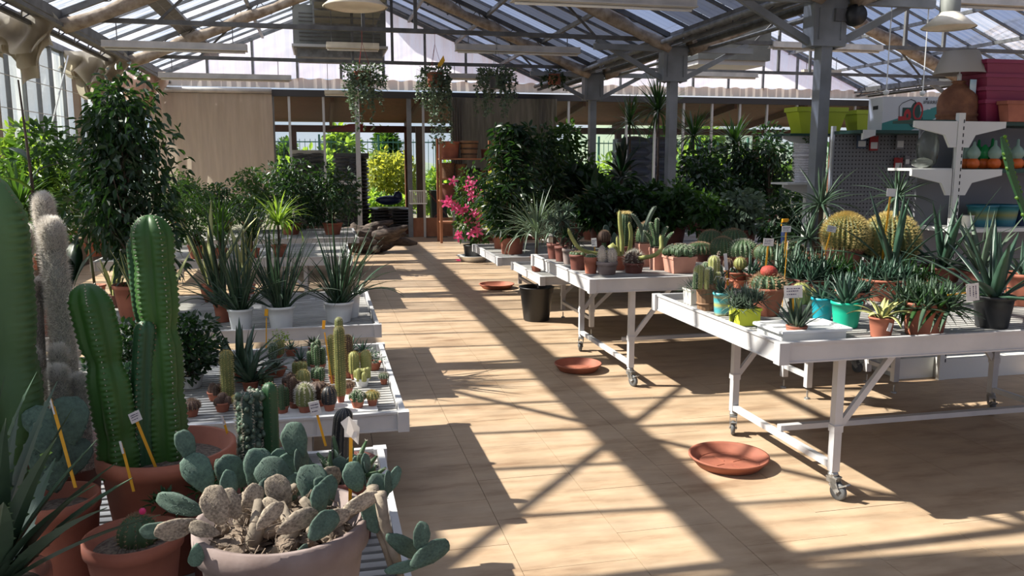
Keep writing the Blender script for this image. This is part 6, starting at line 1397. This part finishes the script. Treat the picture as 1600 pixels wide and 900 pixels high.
b = B().lathe([(.117, .27), (.127, .275), (.127, .30), (.117, .305)], 36); b.build('band', M['wicker'], t); bush(t, .38, .12, .12, 110, .05, .025, 'lf_mid', seed=4, blobs=4, stem=False)
# near end: upright with brackets both ways, side shelves, long facing shelves
t = T('shop_shelving', 'ivory slotted upright with double brackets and green-edged shelves at the right', 'shelf', (4.6, 5.34, 0))
B().box((0, 0, 1.0), (.055, .035, 2.02)).build('upright', M['whiteb'], t)
b = B(); [b.box((.018, -.0185, .15+.05*k), (.008, .003, .026)) for k in range(37)]; b.build('slots', M['black'], t, kind='stuff')
for z in (ZT, 1.60): bracket(t, -.03, 0, z, -1, .36); bracket(t, .03, 0, z, 1, .36)
B().box((-.20, .13, ZT+.0), (.36, .24, .02)).build('side_shelf', M['greensh'], t); B().box((-.20, .14, 1.60), (.36, .26, .018)).build('side_shelf', M['whiteb'], t)
for z in (ZT, 1.60): B().box((1.22, .22, z-.012), (2.36, .42, .028)).build('shelf', M['greensh'], t)
B().box((1.22, .22, 1.14), (2.36, .42, .028)).build('shelf', M['whiteb'], t)
B().box((1.22, .45, 1.03), (2.4, .02, 1.80)).build('back_panel', M['panel'], t); B().box((1.2, .22, .08), (2.4, .46, .16)).build('base', M['whiteb'], t); B().box((-.16, .32, .08), (.30, .5, .16)).build('base', M['whiteb'], t)
# carton with a hose reel print
q0 = aty(1352, 200, 7.0); q1 = aty(1462, 200, 7.0)
bx, bw, bh, bd = 0, .56, .31, .30
t = T('hose_reel_carton', 'white and teal cardboard box printed with a hose reel and dark lettering', 'box', (aty(1420, 200, 7.0).x, 7.08, ZT), radians(-11))
m, nt, out = newmat('carton'); p = N(nt, 'ShaderNodeBsdfPrincipled'); p.inputs['Roughness'].default_value = .55; tc = N(nt, 'ShaderNodeTexCoord'); sx = N(nt, 'ShaderNodeSeparateXYZ'); L(nt, tc, 'Object', sx, 0)
# teal lower wave: z < 0.13 + 0.11*x + ...
mm = N(nt, 'ShaderNodeMath', operation='MULTIPLY_ADD'); L(nt, sx, 0, mm, 0); mm.inputs[1].default_value = .30; mm.inputs[2].default_value = .15; lt = N(nt, 'ShaderNodeMath', operation='LESS_THAN'); L(nt, sx, 2, lt, 0); L(nt, mm, 0, lt, 1)
m3 = N(nt, 'ShaderNodeMath', operation='MULTIPLY_ADD'); L(nt, sx, 0, m3, 0); m3.inputs[1].default_value = .50; m3.inputs[2].default_value = .0; g2 = N(nt, 'ShaderNodeMath', operation='GREATER_THAN'); L(nt, sx, 2, g2, 0); L(nt, m3, 0, g2, 1)
ml = N(nt, 'ShaderNodeMath', operation='MULTIPLY'); L(nt, lt, 0, ml, 0); L(nt, g2, 0, ml, 1)
fy = N(nt, 'ShaderNodeMath', operation='LESS_THAN'); L(nt, sx, 1, fy, 0); fy.inputs[1].default_value = -.149; m4 = N(nt, 'ShaderNodeMath', operation='MULTIPLY'); L(nt, ml, 0, m4, 0); L(nt, fy, 0, m4, 1)
mx = N(nt, 'ShaderNodeMixRGB'); L(nt, m4, 0, mx, 0); mx.inputs[1].default_value = (.55, .56, .58, 1); mx.inputs[2].default_value = (.04, .22, .20, 1); L(nt, mx, 0, p, 'Base Color'); L(nt, p, 0, out, 0); M['carton'] = m
B().box((0, 0, bh/2), (bw, bd, bh)).build('box', M['carton'], t)
b = B().box((-bw/2-.0015, 0, bh*.70), (.003, .10, .035)); b.build('hand_hole', M['black'], t)
yy = -bd/2-.002
def disc(b, x, z, r, r2=0, n=24, y=yy):
    k = len(b.v)
    for i in range(n): a = 2*pi*i/n; b.v += [(x+r*cos(a)*.55, y, z+r*sin(a)), (x+r2*cos(a)*.55, y, z+r2*sin(a))]
    for i in range(n): j = (i+1) % n; b.f.append((k+2*i, k+2*j, k+2*j+1, k+2*i+1))
b = B(); disc(b, .03, .175, .085, .0); b.box((-.03, yy, .16), (.13, .001, .10)); b.build('print_drum', M['greensh'], t)
b = B(); disc(b, .055, .175, .088, .062, y=yy-.001); disc(b, -.045, .135, .062, .02, y=yy-.001); b.box((-.10, yy-.001, .10), (.06, .001, .06)); b.bar((.08, yy, .075), (.17, yy, .06), .001, .014); b.build('print_frame', M['packred'], t)
b = B(); b.tube([(-.12, yy, .12), (-.125, yy, .22), (-.10, yy, .25), (-.02, yy, .285), (.02, yy, .27), (.03, yy, .24)], .006, 5, squash=.3); b.tube([(-.04, yy, .08), (.0, yy, .04), (.05, yy, .02), (.09, yy, .05), (.10, yy, .12)], .005, 5, squash=.3); b.tube([(.0, yy, .05), (.04, yy, .08), (.09, yy, .09)], .005, 5, squash=.3); b.build('print_handle', M['black'], t)
cu = bpy.data.curves.new('lettering', 'FONT'); cu.body = 'IPIERRE'; cu.size = .042; cu.extrude = .0008; lo = bpy.data.objects.new('lettering', cu); COL.objects.link(lo); bpy.context.view_layer.update(); me = bpy.data.meshes.new_from_object(lo); bpy.data.objects.remove(lo); me.materials.clear(); me.materials.append(M['bagd']); lo = inst('lettering', me, t, (.10, yy-.001, .245), (pi/2, 0, 0))
B().box((.20, yy, .275), (.0, .001, .0)).box((.13, yy, .29), (.016, .001, .02)).build('emblem', M['bagd'], t); B().box((.16, yy, .20), (.02, .001, .012)).build('print_mark', M['card'], t)
# table lamp
q = aty(1494, 186, 5.60); t = T('table_lamp', 'brown terracotta jug lamp with a grey-beige cone shade on the shelf', 'lamp', (4.44+.17*0+ (q.x-4.44)*0, 5.62, ZT+.01)); t.location = (q.x, 5.60, ZT+.003)
M['lampbase'] = pbr('rough_clay', (.20, .085, .04), .85, 0, (.13, .05, .025), 14, bump=.5)
m_ = mpp(q); k = m_/.0045*.0045
B().lathe([(0, 0), (29*m_, 0), (30*m_, 3*m_), (28*m_, 8*m_), (30*m_, 10*m_), (30*m_, 13*m_), (28*m_, 14*m_), (29*m_, 28*m_), (27*m_, 40*m_), (21*m_, 50*m_), (11*m_, 57*m_), (8*m_, 60*m_), (11*m_, 62*m_), (8*m_, 64*m_), (0, 64*m_)], 34).build('clay_base', M['lampbase'], t, smooth=True)
B().lathe([(3.4*m_, 62*m_), (3.4*m_, 74*m_), (1.2*m_, 75*m_), (1.2*m_, 84*m_)], 12).build('socket', M['whitep'], t, smooth=True)
M['shade'] = pbr('lamp_shade', (.44, .40, .35), .85, trans=.3, tcol=(.6, .55, .46))
B().lathe([(38*m_, 74*m_), (25*m_, 108*m_), (24*m_, 108*m_), (37*m_, 74.4*m_)], 40).build('lamp_shade', M['shade'], t, smooth=True)
b = B().tube([(-.10, -.05, .01), (-.22, -.24, .0), (-.25, -.30, -.4), (-.25, -.30, -.75)], .003, 5); b.build('cord', M['bagd'], t)
# magenta stack, clay planter, blue card
X0 = aty(1528, 180, 5.45).x
for k in range(4):
    trough(X0+.27, 5.56, ZT+.005+.095*k, .50+.012*k, .30, .16 if k < 3 else .17, 'magenta', ['lowest magenta planter in the stack on the right shelf', 'second magenta planter from the bottom of the stack', 'third magenta planter from the bottom of the stack', 'topmost magenta planter under the white hanging tag'][k], taper=.86, group='stacked magenta planters')
trough(aty(1585, 180, 5.40).x+.05, 5.36, ZT+.002, .42, .10, .15, 'terra', 'flat clay-coloured planter in front of the magenta stack', taper=.88)
t = T('display_card', 'light blue printed card standing beside the magenta planters', 'card', (X0-.02, 5.50, ZT)); m_s = stripes('sky_card', [(.25, .5, .65), (.6, .72, .78), (.3, .55, .7)], 5); B().box((0, 0, .16), (.05, .01, .32)).build('card', m_s, t)
# jars with orange and green glass
M['jar'] = sheet('clear_plastic', .45, (.9, .93, .9), gloss=.3, diff=(.6, .62, .6)); M['orange'] = pbr('orange_bulb', (.75, .16, .03), .3, trans=.3, tcol=(.9, .3, .05)); M['greenglass'] = pbr('green_bulb', (.04, .35, .12), .15, trans=.4, tcol=(.1, .7, .25)); M['paleg'] = pbr('pale_green_bulb', (.35, .48, .42), .2, trans=.4, tcol=(.6, .8, .7))
for k, (px, Y, s, c1) in enumerate([(1508, 5.60, .85, 'paleg'), (1520, 5.42, 1, 'paleg'), (1537, 5.50, .9, 'greenglass'), (1553, 5.42, 1.05, 'paleg'), (1527, 5.66, 1.1, 'greenglass'), (1548, 5.64, 1.15, 'greenglass'), (1570, 5.60, 1.0, 'paleg'), (1588, 5.42, 1.1, 'paleg'), (1606, 5.5, 1, 'greenglass')]):
    q = aty(px, 258, Y); t = T('watering_globe', ['palest bulb flask by the upright', 'orange-bottomed pale flask nearest the upright', 'green-topped orange flask second from the upright', 'orange-bottomed flask third from the upright', 'bright green flask at the back left', 'bright green flask at the back right', 'pale green flask behind the orange row', 'flask with a deep orange bulb by the vine', 'flask cut by the right picture edge'][k], 'flask', (q.x, Y, 1.604), 0, 'glass flasks on the middle shelf')
    B().lathe([(0, 0), (.035*s, .004), (.046*s, .03), (.044*s, .055), (.03*s, .075), (0, .08)], 20).build('lower_bulb', M['orange'] if k not in (4, 5) else M['greenglass'], t, smooth=True)
    B().lathe([(.028*s, .076), (.045*s, .10), (.047*s, .125), (.03*s, .155), (.012, .175), (.009, .20*s), (0, .205*s)], 20).build('upper_bulb', M[c1], t, smooth=True)
# bag, pots on lower shelf
t = T('plastic_bag', 'crumpled white plastic bag on the small side shelf', 'bag', (4.45, 5.48, 1.61)); b = B().ball((0, 0, .14), .10, 14, 10, (.75, .9, 1.5), bump=.22); b.ball((-.06, -.03, .04), .07, 10, 6, (1.2, 1, .55), bump=.3); b.build('bag', M['jar'], t, smooth=True)
for k, (px, w, h, mt, lab) in enumerate([(1534, .115, .17, 'striped2', 'teal banded pot on the lower right shelf, the left one'), (1567, .115, .17, 'striped2', 'teal banded pot on the lower right shelf, the right one'), (1598, .10, .14, 'denim', 'blue pot on the lower shelf at the right picture edge'), (1512, .05, .09, 'cream', 'tiny cream pot beside the teal banded pots')]):
    q = aty(px, 340, 5.55); t = T('glazed_pot', lab, 'pot', (q.x, 5.55, 1.155)); pot(t, w, h, mt, soil=None, rim=.1, rb=w*.75)
t = T('climbing_spurge', 'spiny green spurge arm hanging in at the right picture edge', 'cactus', tuple(at(1640, 500, zR1))); zo = pot(t, .09, .14, 'terra', n=26)
pts = [tuple(rel(x, y, 4.35, t)) for x, y in [(1638, 470), (1625, 400), (1603, 335), (1590, 300), (1580, 270), (1574, 240), (1565, 214)]]
b = B(); k = len(pts); 
b.tube([(0, 0, zo-.02)]+pts, [.02, .03, .032, .022, .020, .024, .030, .008], 5); b.build('arm', M['euphd'], t, smooth=False); sp = B()
for i in range(3, k): 
    for u in np.linspace(0, 1, 5): p = Vector(pts[i-1]).lerp(Vector(pts[i]), u); sp.ball(p+Vector((random.choice((-1, 1))*.022, 0, 0)), .012, 6, 4, bump=.4)
sp.build('knobs', M['lf_lite'], t, kind='stuff')
for px, Y, s in ((1385, 5.9, 1), (1442, 5.9, 1)): B().tube([(aty(px, 140, 7.66).x, 7.66, 2.36), (aty(px, 140, 7.66).x, 7.66, CH)], .006, 5).ball((aty(px, 140, 7.66).x, 7.66, 2.36), .03, 8, 5).build('hanging_string', M['whitep']); 
for i, o in enumerate([o for o in bpy.data.objects if o.name.startswith('hanging_string')]): tag(o, ['white string hanging above the hose reel carton, left', 'white string hanging above the hose reel carton, right'][i], 'string')
# ================================================= BEYOND THE BACK WALL
M['ground'] = pbr('ground', (.22, .19, .15), .95, 0, (.12, .12, .07), .6)
o = B().box((5, 34, -.14), (120, 60, .1)).box((-34, 0, -.14), (60, 60, .1)).build('ground', M['ground']); o['kind'] = 'structure'; o['label'] = 'bare ground outside the greenhouse'
vr = struct('canopy', 'brown timber canopy outside the back wall')
bm_ = B().box((0, 0, 0), (.312, 3.6, .03), rx=-.118).mesh('board', M['canopyb']); 
for k in range(84): inst('board', bm_, vr, (-3.8+k*.31, 20.42, 2.90+.0))
for k in range(14): B().bar((-3.5+k*1.9, 18.75, 3.00), (-3.5+k*1.9, 22.1, 2.60), .07, .14).build('rafter', M['wood'], vr)
B().box((9, 22.0, 2.50), (26, .12, .17)).build('beam', M['wood'], vr)
for px in (460, 637, 655, 965, 1024, 1180, 1300): q = aty(px, 250, 21.9 if px != 655 else 20.4); B().box((q.x, q.y, 1.25), (.15, .15, 2.5)).build('post', M['wood'], vr)
q = aty(539, 200, 21.5); tg = B().add([(q.x-.5, 21.5, 2.42), (q.x+.45, 21.5, 2.42), (q.x+.45, 21.5, 2.62), (q.x+.1, 21.4, 2.60)], [(0, 1, 2, 3)]).build('red_awning', M['red']); tag(tg, 'dull red awning corner under the canopy beam', 'awning')
def sacks(px0, px1, ptop, Y, mat, lab, n=16, depth=1.0, jit=.03, top=None):
    a = aty(px0, 300, Y); c = aty(px1, 300, Y); z = aty(px0, ptop, Y).z; t = T('sack_stack', lab, 'sacks', ((a.x+c.x)/2, Y+depth/2, 0)); w = c.x-a.x; rs = random.Random(px0)
    B().box((0, 0, .06), (w, depth, .12)).build('pallet', M['wood'], t); h = (z-.12)/n; sm = [B().ball((0, 0, 0), .5, 14, 6, (1, 1, 1), bump=.05).mesh('sack', M[mat], True) for _ in range(3)]
    for k in range(n):
        for j in range(2): 
            o = inst('sack', rs.choice(sm), t, ((j-.5)*w*.48+rs.uniform(-jit, jit), rs.uniform(-jit, jit)-depth*.1, .12+h*(k+.5)), (0, 0, rs.uniform(-.04, .04)), (w*.60, depth*1.05, h*1.45))
    B().box((0, .05, .12+(z-.12)/2), (w*.9, depth*.85, z-.14)).build('core', M[mat], t)
    if top: B().box((0, -.02, z+.01), (w*1.02, depth*.98, .09)).build('cover', M[top], t, smooth=False)
sacks(524, 577, 243, 19.6, 'bagd', 'tall stack of dark sacks just outside the glass left of the doorway', 20, top='bagd')
sacks(456, 510, 238, 20.9, 'bagd', 'tall wrapped stack left of the tall sack stack', 16, top='whitep')
sacks(580, 641, 326, 19.4, 'bagd', 'low stack of dark sacks in the doorway', 7)
q = aty(608, 322, 19.6); t = T('blue_sack', 'blue sack lying on the low stack in the doorway', 'sack', (q.x, 19.75, aty(608, 322, 19.4).z+.02)); b = B().ball((0, 0, .10), .10, 14, 8, (3.0, 2.4, 1.1), bump=.12); b.ball((.22, 0, .18), .08, 10, 6, (1.4, 1.4, 1.6), bump=.2); b.build('sack', M['denim'], t, smooth=True)
sacks(976, 1062, 215, 20.0, 'denim', 'blue wrapped pallet stack outside between the grey posts', 9, 1.2)
# hedges, trees, fence
def hedge(x0, x1, Y, h, d, mat, lab, n=1800, Ln=.30, w=.15, seed=0, zb=0, name='hedge', cat='hedge', var=.35):
    t = T(name, lab, cat, ((x0+x1)/2, Y, 0)); r = np.random.default_rng(seed); k = max(4, int((x1-x0)/.9)); P = []; D = []
    for i in range(k):
        cx = (i+.5)/k*(x1-x0)-(x1-x0)/2; hh = h*r.uniform(1-var, 1.0)
        m = n//k; q = r.normal(0, 1, (m, 3)); q /= np.linalg.norm(q, axis=1)[:, None]; q *= .55+.45*r.random((m, 1)); s = np.array([(x1-x0)/k*.75, d/2, hh/2]); P.append(q*s+[cx, 0, hh/2+zb]); D.append(q)
    B().add(*leafcloud(np.concatenate(P), np.concatenate(D), Ln, w, .2, seed)).build('foliage', M[mat], t, kind='stuff')
    b = B(); [b.bar(((i+.5)/k*(x1-x0)-(x1-x0)/2, 0, 0), ((i+.5)/k*(x1-x0)-(x1-x0)/2+.1, 0, h*.6), .06) for i in range(k)]; b.build('stems', M['bark'], t); return t
def X(px, Y): return aty(px, 250, Y).x
hedge(X(425, 26), X(520, 26), 26, 2.1, 1.4, 'lf_lite', 'sunlit yellow-green hedge behind the left glass panes', 1500, .28, .13, 1)
hedge(X(572, 25), X(645, 25), 25, 2.15, 1.4, 'lf_yel', 'bright yellow and green shrub seen through the open doorway', 2400, .20, .10, 2, name='bright_shrub', cat='shrub', var=.15)
hedge(X(575, 23.5), X(635, 23.5), 23.6, 1.0, .7, 'lf_lite', 'low light green shrub in front of the bright shrub', 1200, .20, .09, 7, name='low_shrub', cat='shrub')
hedge(X(650, 26), X(720, 26), 26, 1.9, 1.2, 'lf_lite', 'green hedge right of the canopy post', 1300, .24, .12, 3)
hedge(X(720, 27), X(860, 27), 27, 1.9, 1.2, 'lf_lite', 'green hedge behind the grey curtain', 1200, .26, .13, 4)
hedge(X(860, 27), X(1060, 27), 27, 2.2, 1.4, 'lf_lite', 'light green hedge behind the blue wrapped stack', 2600, .26, .13, 5)
hedge(X(1060, 27), X(1270, 27), 27.5, 2.5, 1.4, 'lf_lite', 'light green hedge behind the dragon trees', 2800, .26, .13, 6)
hedge(X(1270, 26), X(1700, 26), 27, 2.6, 1.4, 'lf_mid', 'green hedge far right beyond the shelves', 2400, .28, .14, 8)
def tree(px, Y, top, wpx, mat, lab, seed=0, n=1600):
    q = aty(px, top, Y); t = T('garden_tree', lab, 'tree', (q.x, Y, 0)); m_ = mpp(q); h = q.z; B().tube([(0, 0, 0), (.05, 0, h*.5)], [.14, .08], 8).build('trunk', M['bark'], t); bush(t, h*.25, h*.8, wpx/2*m_, n, .34, .16, mat, seed=seed, blobs=12, droop=.3, stem=False)
tree(532, 30, 208, 70, 'lf_lite', 'round light green tree outside left of the doorway', 1); tree(600, 34, 212, 50, 'lf_mid', 'mid green tree far behind the doorway', 2); tree(450, 33, 232, 50, 'lf_mid', 'small tree far left beyond the glass', 3); tree(1030, 34, 200, 60, 'lf_mid', 'rounded tree far behind the middle grey post', 4); tree(1100, 36, 205, 70, 'lf_lite', 'light tree far behind the dragon trees', 5); tree(820, 36, 215, 60, 'lf_mid', 'tree far behind the grey curtain', 6)
M['fence'] = pbr('green_fence', (.05, .16, .12), .5)
ft = T('garden_fence', 'green bar fence far behind the hedges', 'fence', (8, 29.5, 0)); b = B()
pm_ = B().box((0, 0, 1.3), (.07, .07, 2.6)).mesh('post', M['fence'])
for k in range(22): inst('post', pm_, ft, (-16+k*2.0, 0, 0))
for k in range(240): b.bar((-16+k*.175, 0, .1), (-16+k*.175, 0, 2.45), .018)
b.bar((-16, 0, .25), (26, 0, .25), .04); b.bar((-16, 0, 2.35), (26, 0, 2.35), .04); b.build('bars', M['fence'], ft, kind='stuff')
M['hill'] = pbr('hazy_hill', (.16, .21, .17), .95, 0, (.22, .26, .18), .2); V = []; F = []; n = 60
for j in range(7):
    for i in range(n+1): x = -60+170*i/n; h = (3.2+2.0*sin(i*.23)+1.4*sin(i*.61+1))*(1-(j/6-.5)**2*4); V.append((x, 62+j*5, max(-.2, h)))
for j in range(6):
    for i in range(n): q = j*(n+1)+i; F.append((q, q+1, q+n+2, q+n+1))
o = B().add(V, F).build('hills', M['hill'], smooth=True); o['kind'] = 'structure'; o['label'] = 'low hazy green hills on the horizon'
# left of the glass wall
hedge(-20, -5, 13.5, 1.5, 6.0, 'lf_lite', 'sunlit greenery outside the left glass wall', 3000, .30, .13, 11, name='greenery', cat='hedge')
M['shed'] = pbr('grey_net', (.30, .31, .31), .9)
st_ = T('net_tunnel', 'long grey netted growing tunnel outside to the left', 'greenhouse', (-14, 14, 0)); B().box((0, 0, 1.35), (.3, 34, 2.7)).build('net_side', M['shed'], st_); b = B(); [b.box((.2, -16+k*2.4, 1.4), (.08, .08, 2.8)) for k in range(14)]; b.build('posts', M['alu'], st_)
# ================================================= driftwood, rack, trolley by the doorway
p = at(580, 396, 0); t = T('driftwood', 'big gnarled dark driftwood stump on the floor left of the doorway', 'driftwood', (p.x, p.y+.2, 0)); rs = random.Random(2); b = B()
m_ = mpp(p); hw = 32*m_
for k in range(26):
    a = rs.random()*6.28; r = hw*.55*sqrt(rs.random()); z = rs.uniform(.05, .42)*(1-r/hw*.5); x, y = r*cos(a), r*sin(a)*.6; pts = []; dx, dy, dz = rs.uniform(-.5, .5), rs.uniform(-.3, .3), rs.uniform(-.12, .25); 
    for j in range(7): pts.append((x, y, max(.08, z))); x += dx*.22+rs.uniform(-.03, .03); y += dy*.22; z += dz*.18+rs.uniform(-.03, .03); dx += rs.uniform(-.3, .3)
    b.tube(pts, [.06, .10, .12, .10, .085, .06, .03], 9)
b.ball((0, 0, .17), .36, 18, 10, (1.15, .8, .5), bump=.25); b.build('stump', M['rootwood'], t, smooth=True)
Yr = 17.3; xa, xb = aty(686, 250, Yr).x, aty(768, 250, Yr).x
t = T('wooden_rack', 'open wooden rack of clay pots and baskets right of the doorway', 'rack', ((xa+xb)/2, Yr, 0)); w = xb-xa; hz = aty(700, 216, Yr).z
for sx_ in (-1, 1):
    for sy_ in (-1, 1): B().box((sx_*w/2, sy_*.22, hz/2), (.05, .05, hz)).build('upright', M['woodlit'], t)
zsh = [aty(700, y, Yr).z for y in (247, 278, 312, 345)]
for z in zsh: B().box((0, 0, z-.02), (w, .5, .03)).build('shelf', M['woodlit'], t)
M['basket'] = pbr('brown_basket', (.20, .10, .05), .8, 0, (.12, .06, .03), 30, bump=.5); M['barrel'] = pbr('barrel_wood', (.30, .17, .09), .7, 0, (.20, .10, .05), 8, stretch=(1, 1, .2))
for k, (px, row, wp, hp, mat, lab) in enumerate([(703, 0, 32, 26, 'terra', 'big terracotta pot on the top of the wooden rack'), (733, 0, 30, 27, 'barrel', 'banded wooden tub on the top of the wooden rack'), (758, 0, 14, 14, 'terra_dark', 'small red pot at the right of the rack top'), (699, 1, 24, 24, 'basket', 'dark woven basket left on the second rack shelf'), (720, 1, 20, 22, 'basket', 'woven basket in the middle of the second rack shelf'), (740, 1, 22, 16, 'black', 'dark bowl right on the second rack shelf'), (756, 1, 14, 12, 'terra_dark', 'small dark pot at the right end of the second rack shelf'), (700, 2, 26, 26, 'terra_dark', 'brown pot on the third rack shelf'), (728, 2, 24, 24, 'basket', 'basket on the third rack shelf behind the pink flowers')]):
    q = aty(px, 250, Yr-.02); m_ = mpp(q); t = T('rack_pot', lab, 'pot' if mat != 'basket' else 'basket', (q.x, Yr-.02, zsh[row]-.004), 0, 'pots on the wooden rack'); pot(t, wp/2*m_, hp*m_, mat, n=22, rb=wp/2*m_*.8)
    if mat == 'barrel': 
        for zz in (.2, .5, .8): B().lathe([(wp/2*m_*(.8+.18*zz)+.004, hp*m_*zz), (wp/2*m_*(.8+.18*zz)+.012, hp*m_*zz+.012), (wp/2*m_*(.8+.18*zz)+.006, hp*m_*zz+.028)], 22).build('hoop', M['bark'], t)
q0 = at(672, 356, 0); t = T('shopping_trolley', 'dark fabric shopping trolley with a red crossed frame by the doorway', 'trolley', (q0.x+.15, q0.y, 0)); m_ = mpp(q0)
B().box((.08, .05, .52), (.42, .36, .86), taper=.85).build('bag', M['black'], t); b = B(); b.tube([(-.22, -.22, .95), (.28, -.22, .28), (.38, -.22, .06)], .014, 6); b.tube([(.32, -.24, .72), (-.12, -.24, .22), (-.18, -.24, .05)], .014, 6); b.tube([(-.24, -.22, .95), (-.24, .2, .95)], .014, 6); b.build('frame', M['red'], t, smooth=True)
for x in (-.18, .36): w_b = B().lathe([(0, -.015), (.05, -.015), (.05, .015), (0, .015)], 16); w_b.v = [(v[0], v[2], v[1]) for v in w_b.v]; w_b.build('wheel', M['black'], t, loc=(x, -.2, .05))
q = aty(654, 308, 17.6); t = T('wire_basket', 'white wire basket hung on the door frame beside the trolley', 'basket', (q.x, 17.7, q.z-.14)); b = B(); w_ = .17; d_ = .13; h_ = .27
for z in (0, h_): b.bar((-w_, -d_, z), (w_, -d_, z), .012); b.bar((-w_, d_, z), (w_, d_, z), .012); b.bar((-w_, -d_, z), (-w_, d_, z), .012); b.bar((w_, -d_, z), (w_, d_, z), .012)
for k in range(9): x = -w_+k*2*w_/8; b.bar((x, -d_, 0), (x, -d_, h_), .008); b.bar((x, d_, 0), (x, d_, h_), .008); b.bar((x, -d_, 0), (x, d_, 0), .008)
b.build('wires', M['whitep'], t); B().bar((-.1, d_, h_), (-.1, .82, h_), .012).build('hook', M['galv'], t)
q0 = at(690, 352, 0); b = B().box((0, 0, .10), (1.5, .5, .2)); o = b.build('low_step', M['wood']); o.location = (q0.x+.75, 17.6, .002); tag(o, 'low brown wooden step under the rack', 'step')
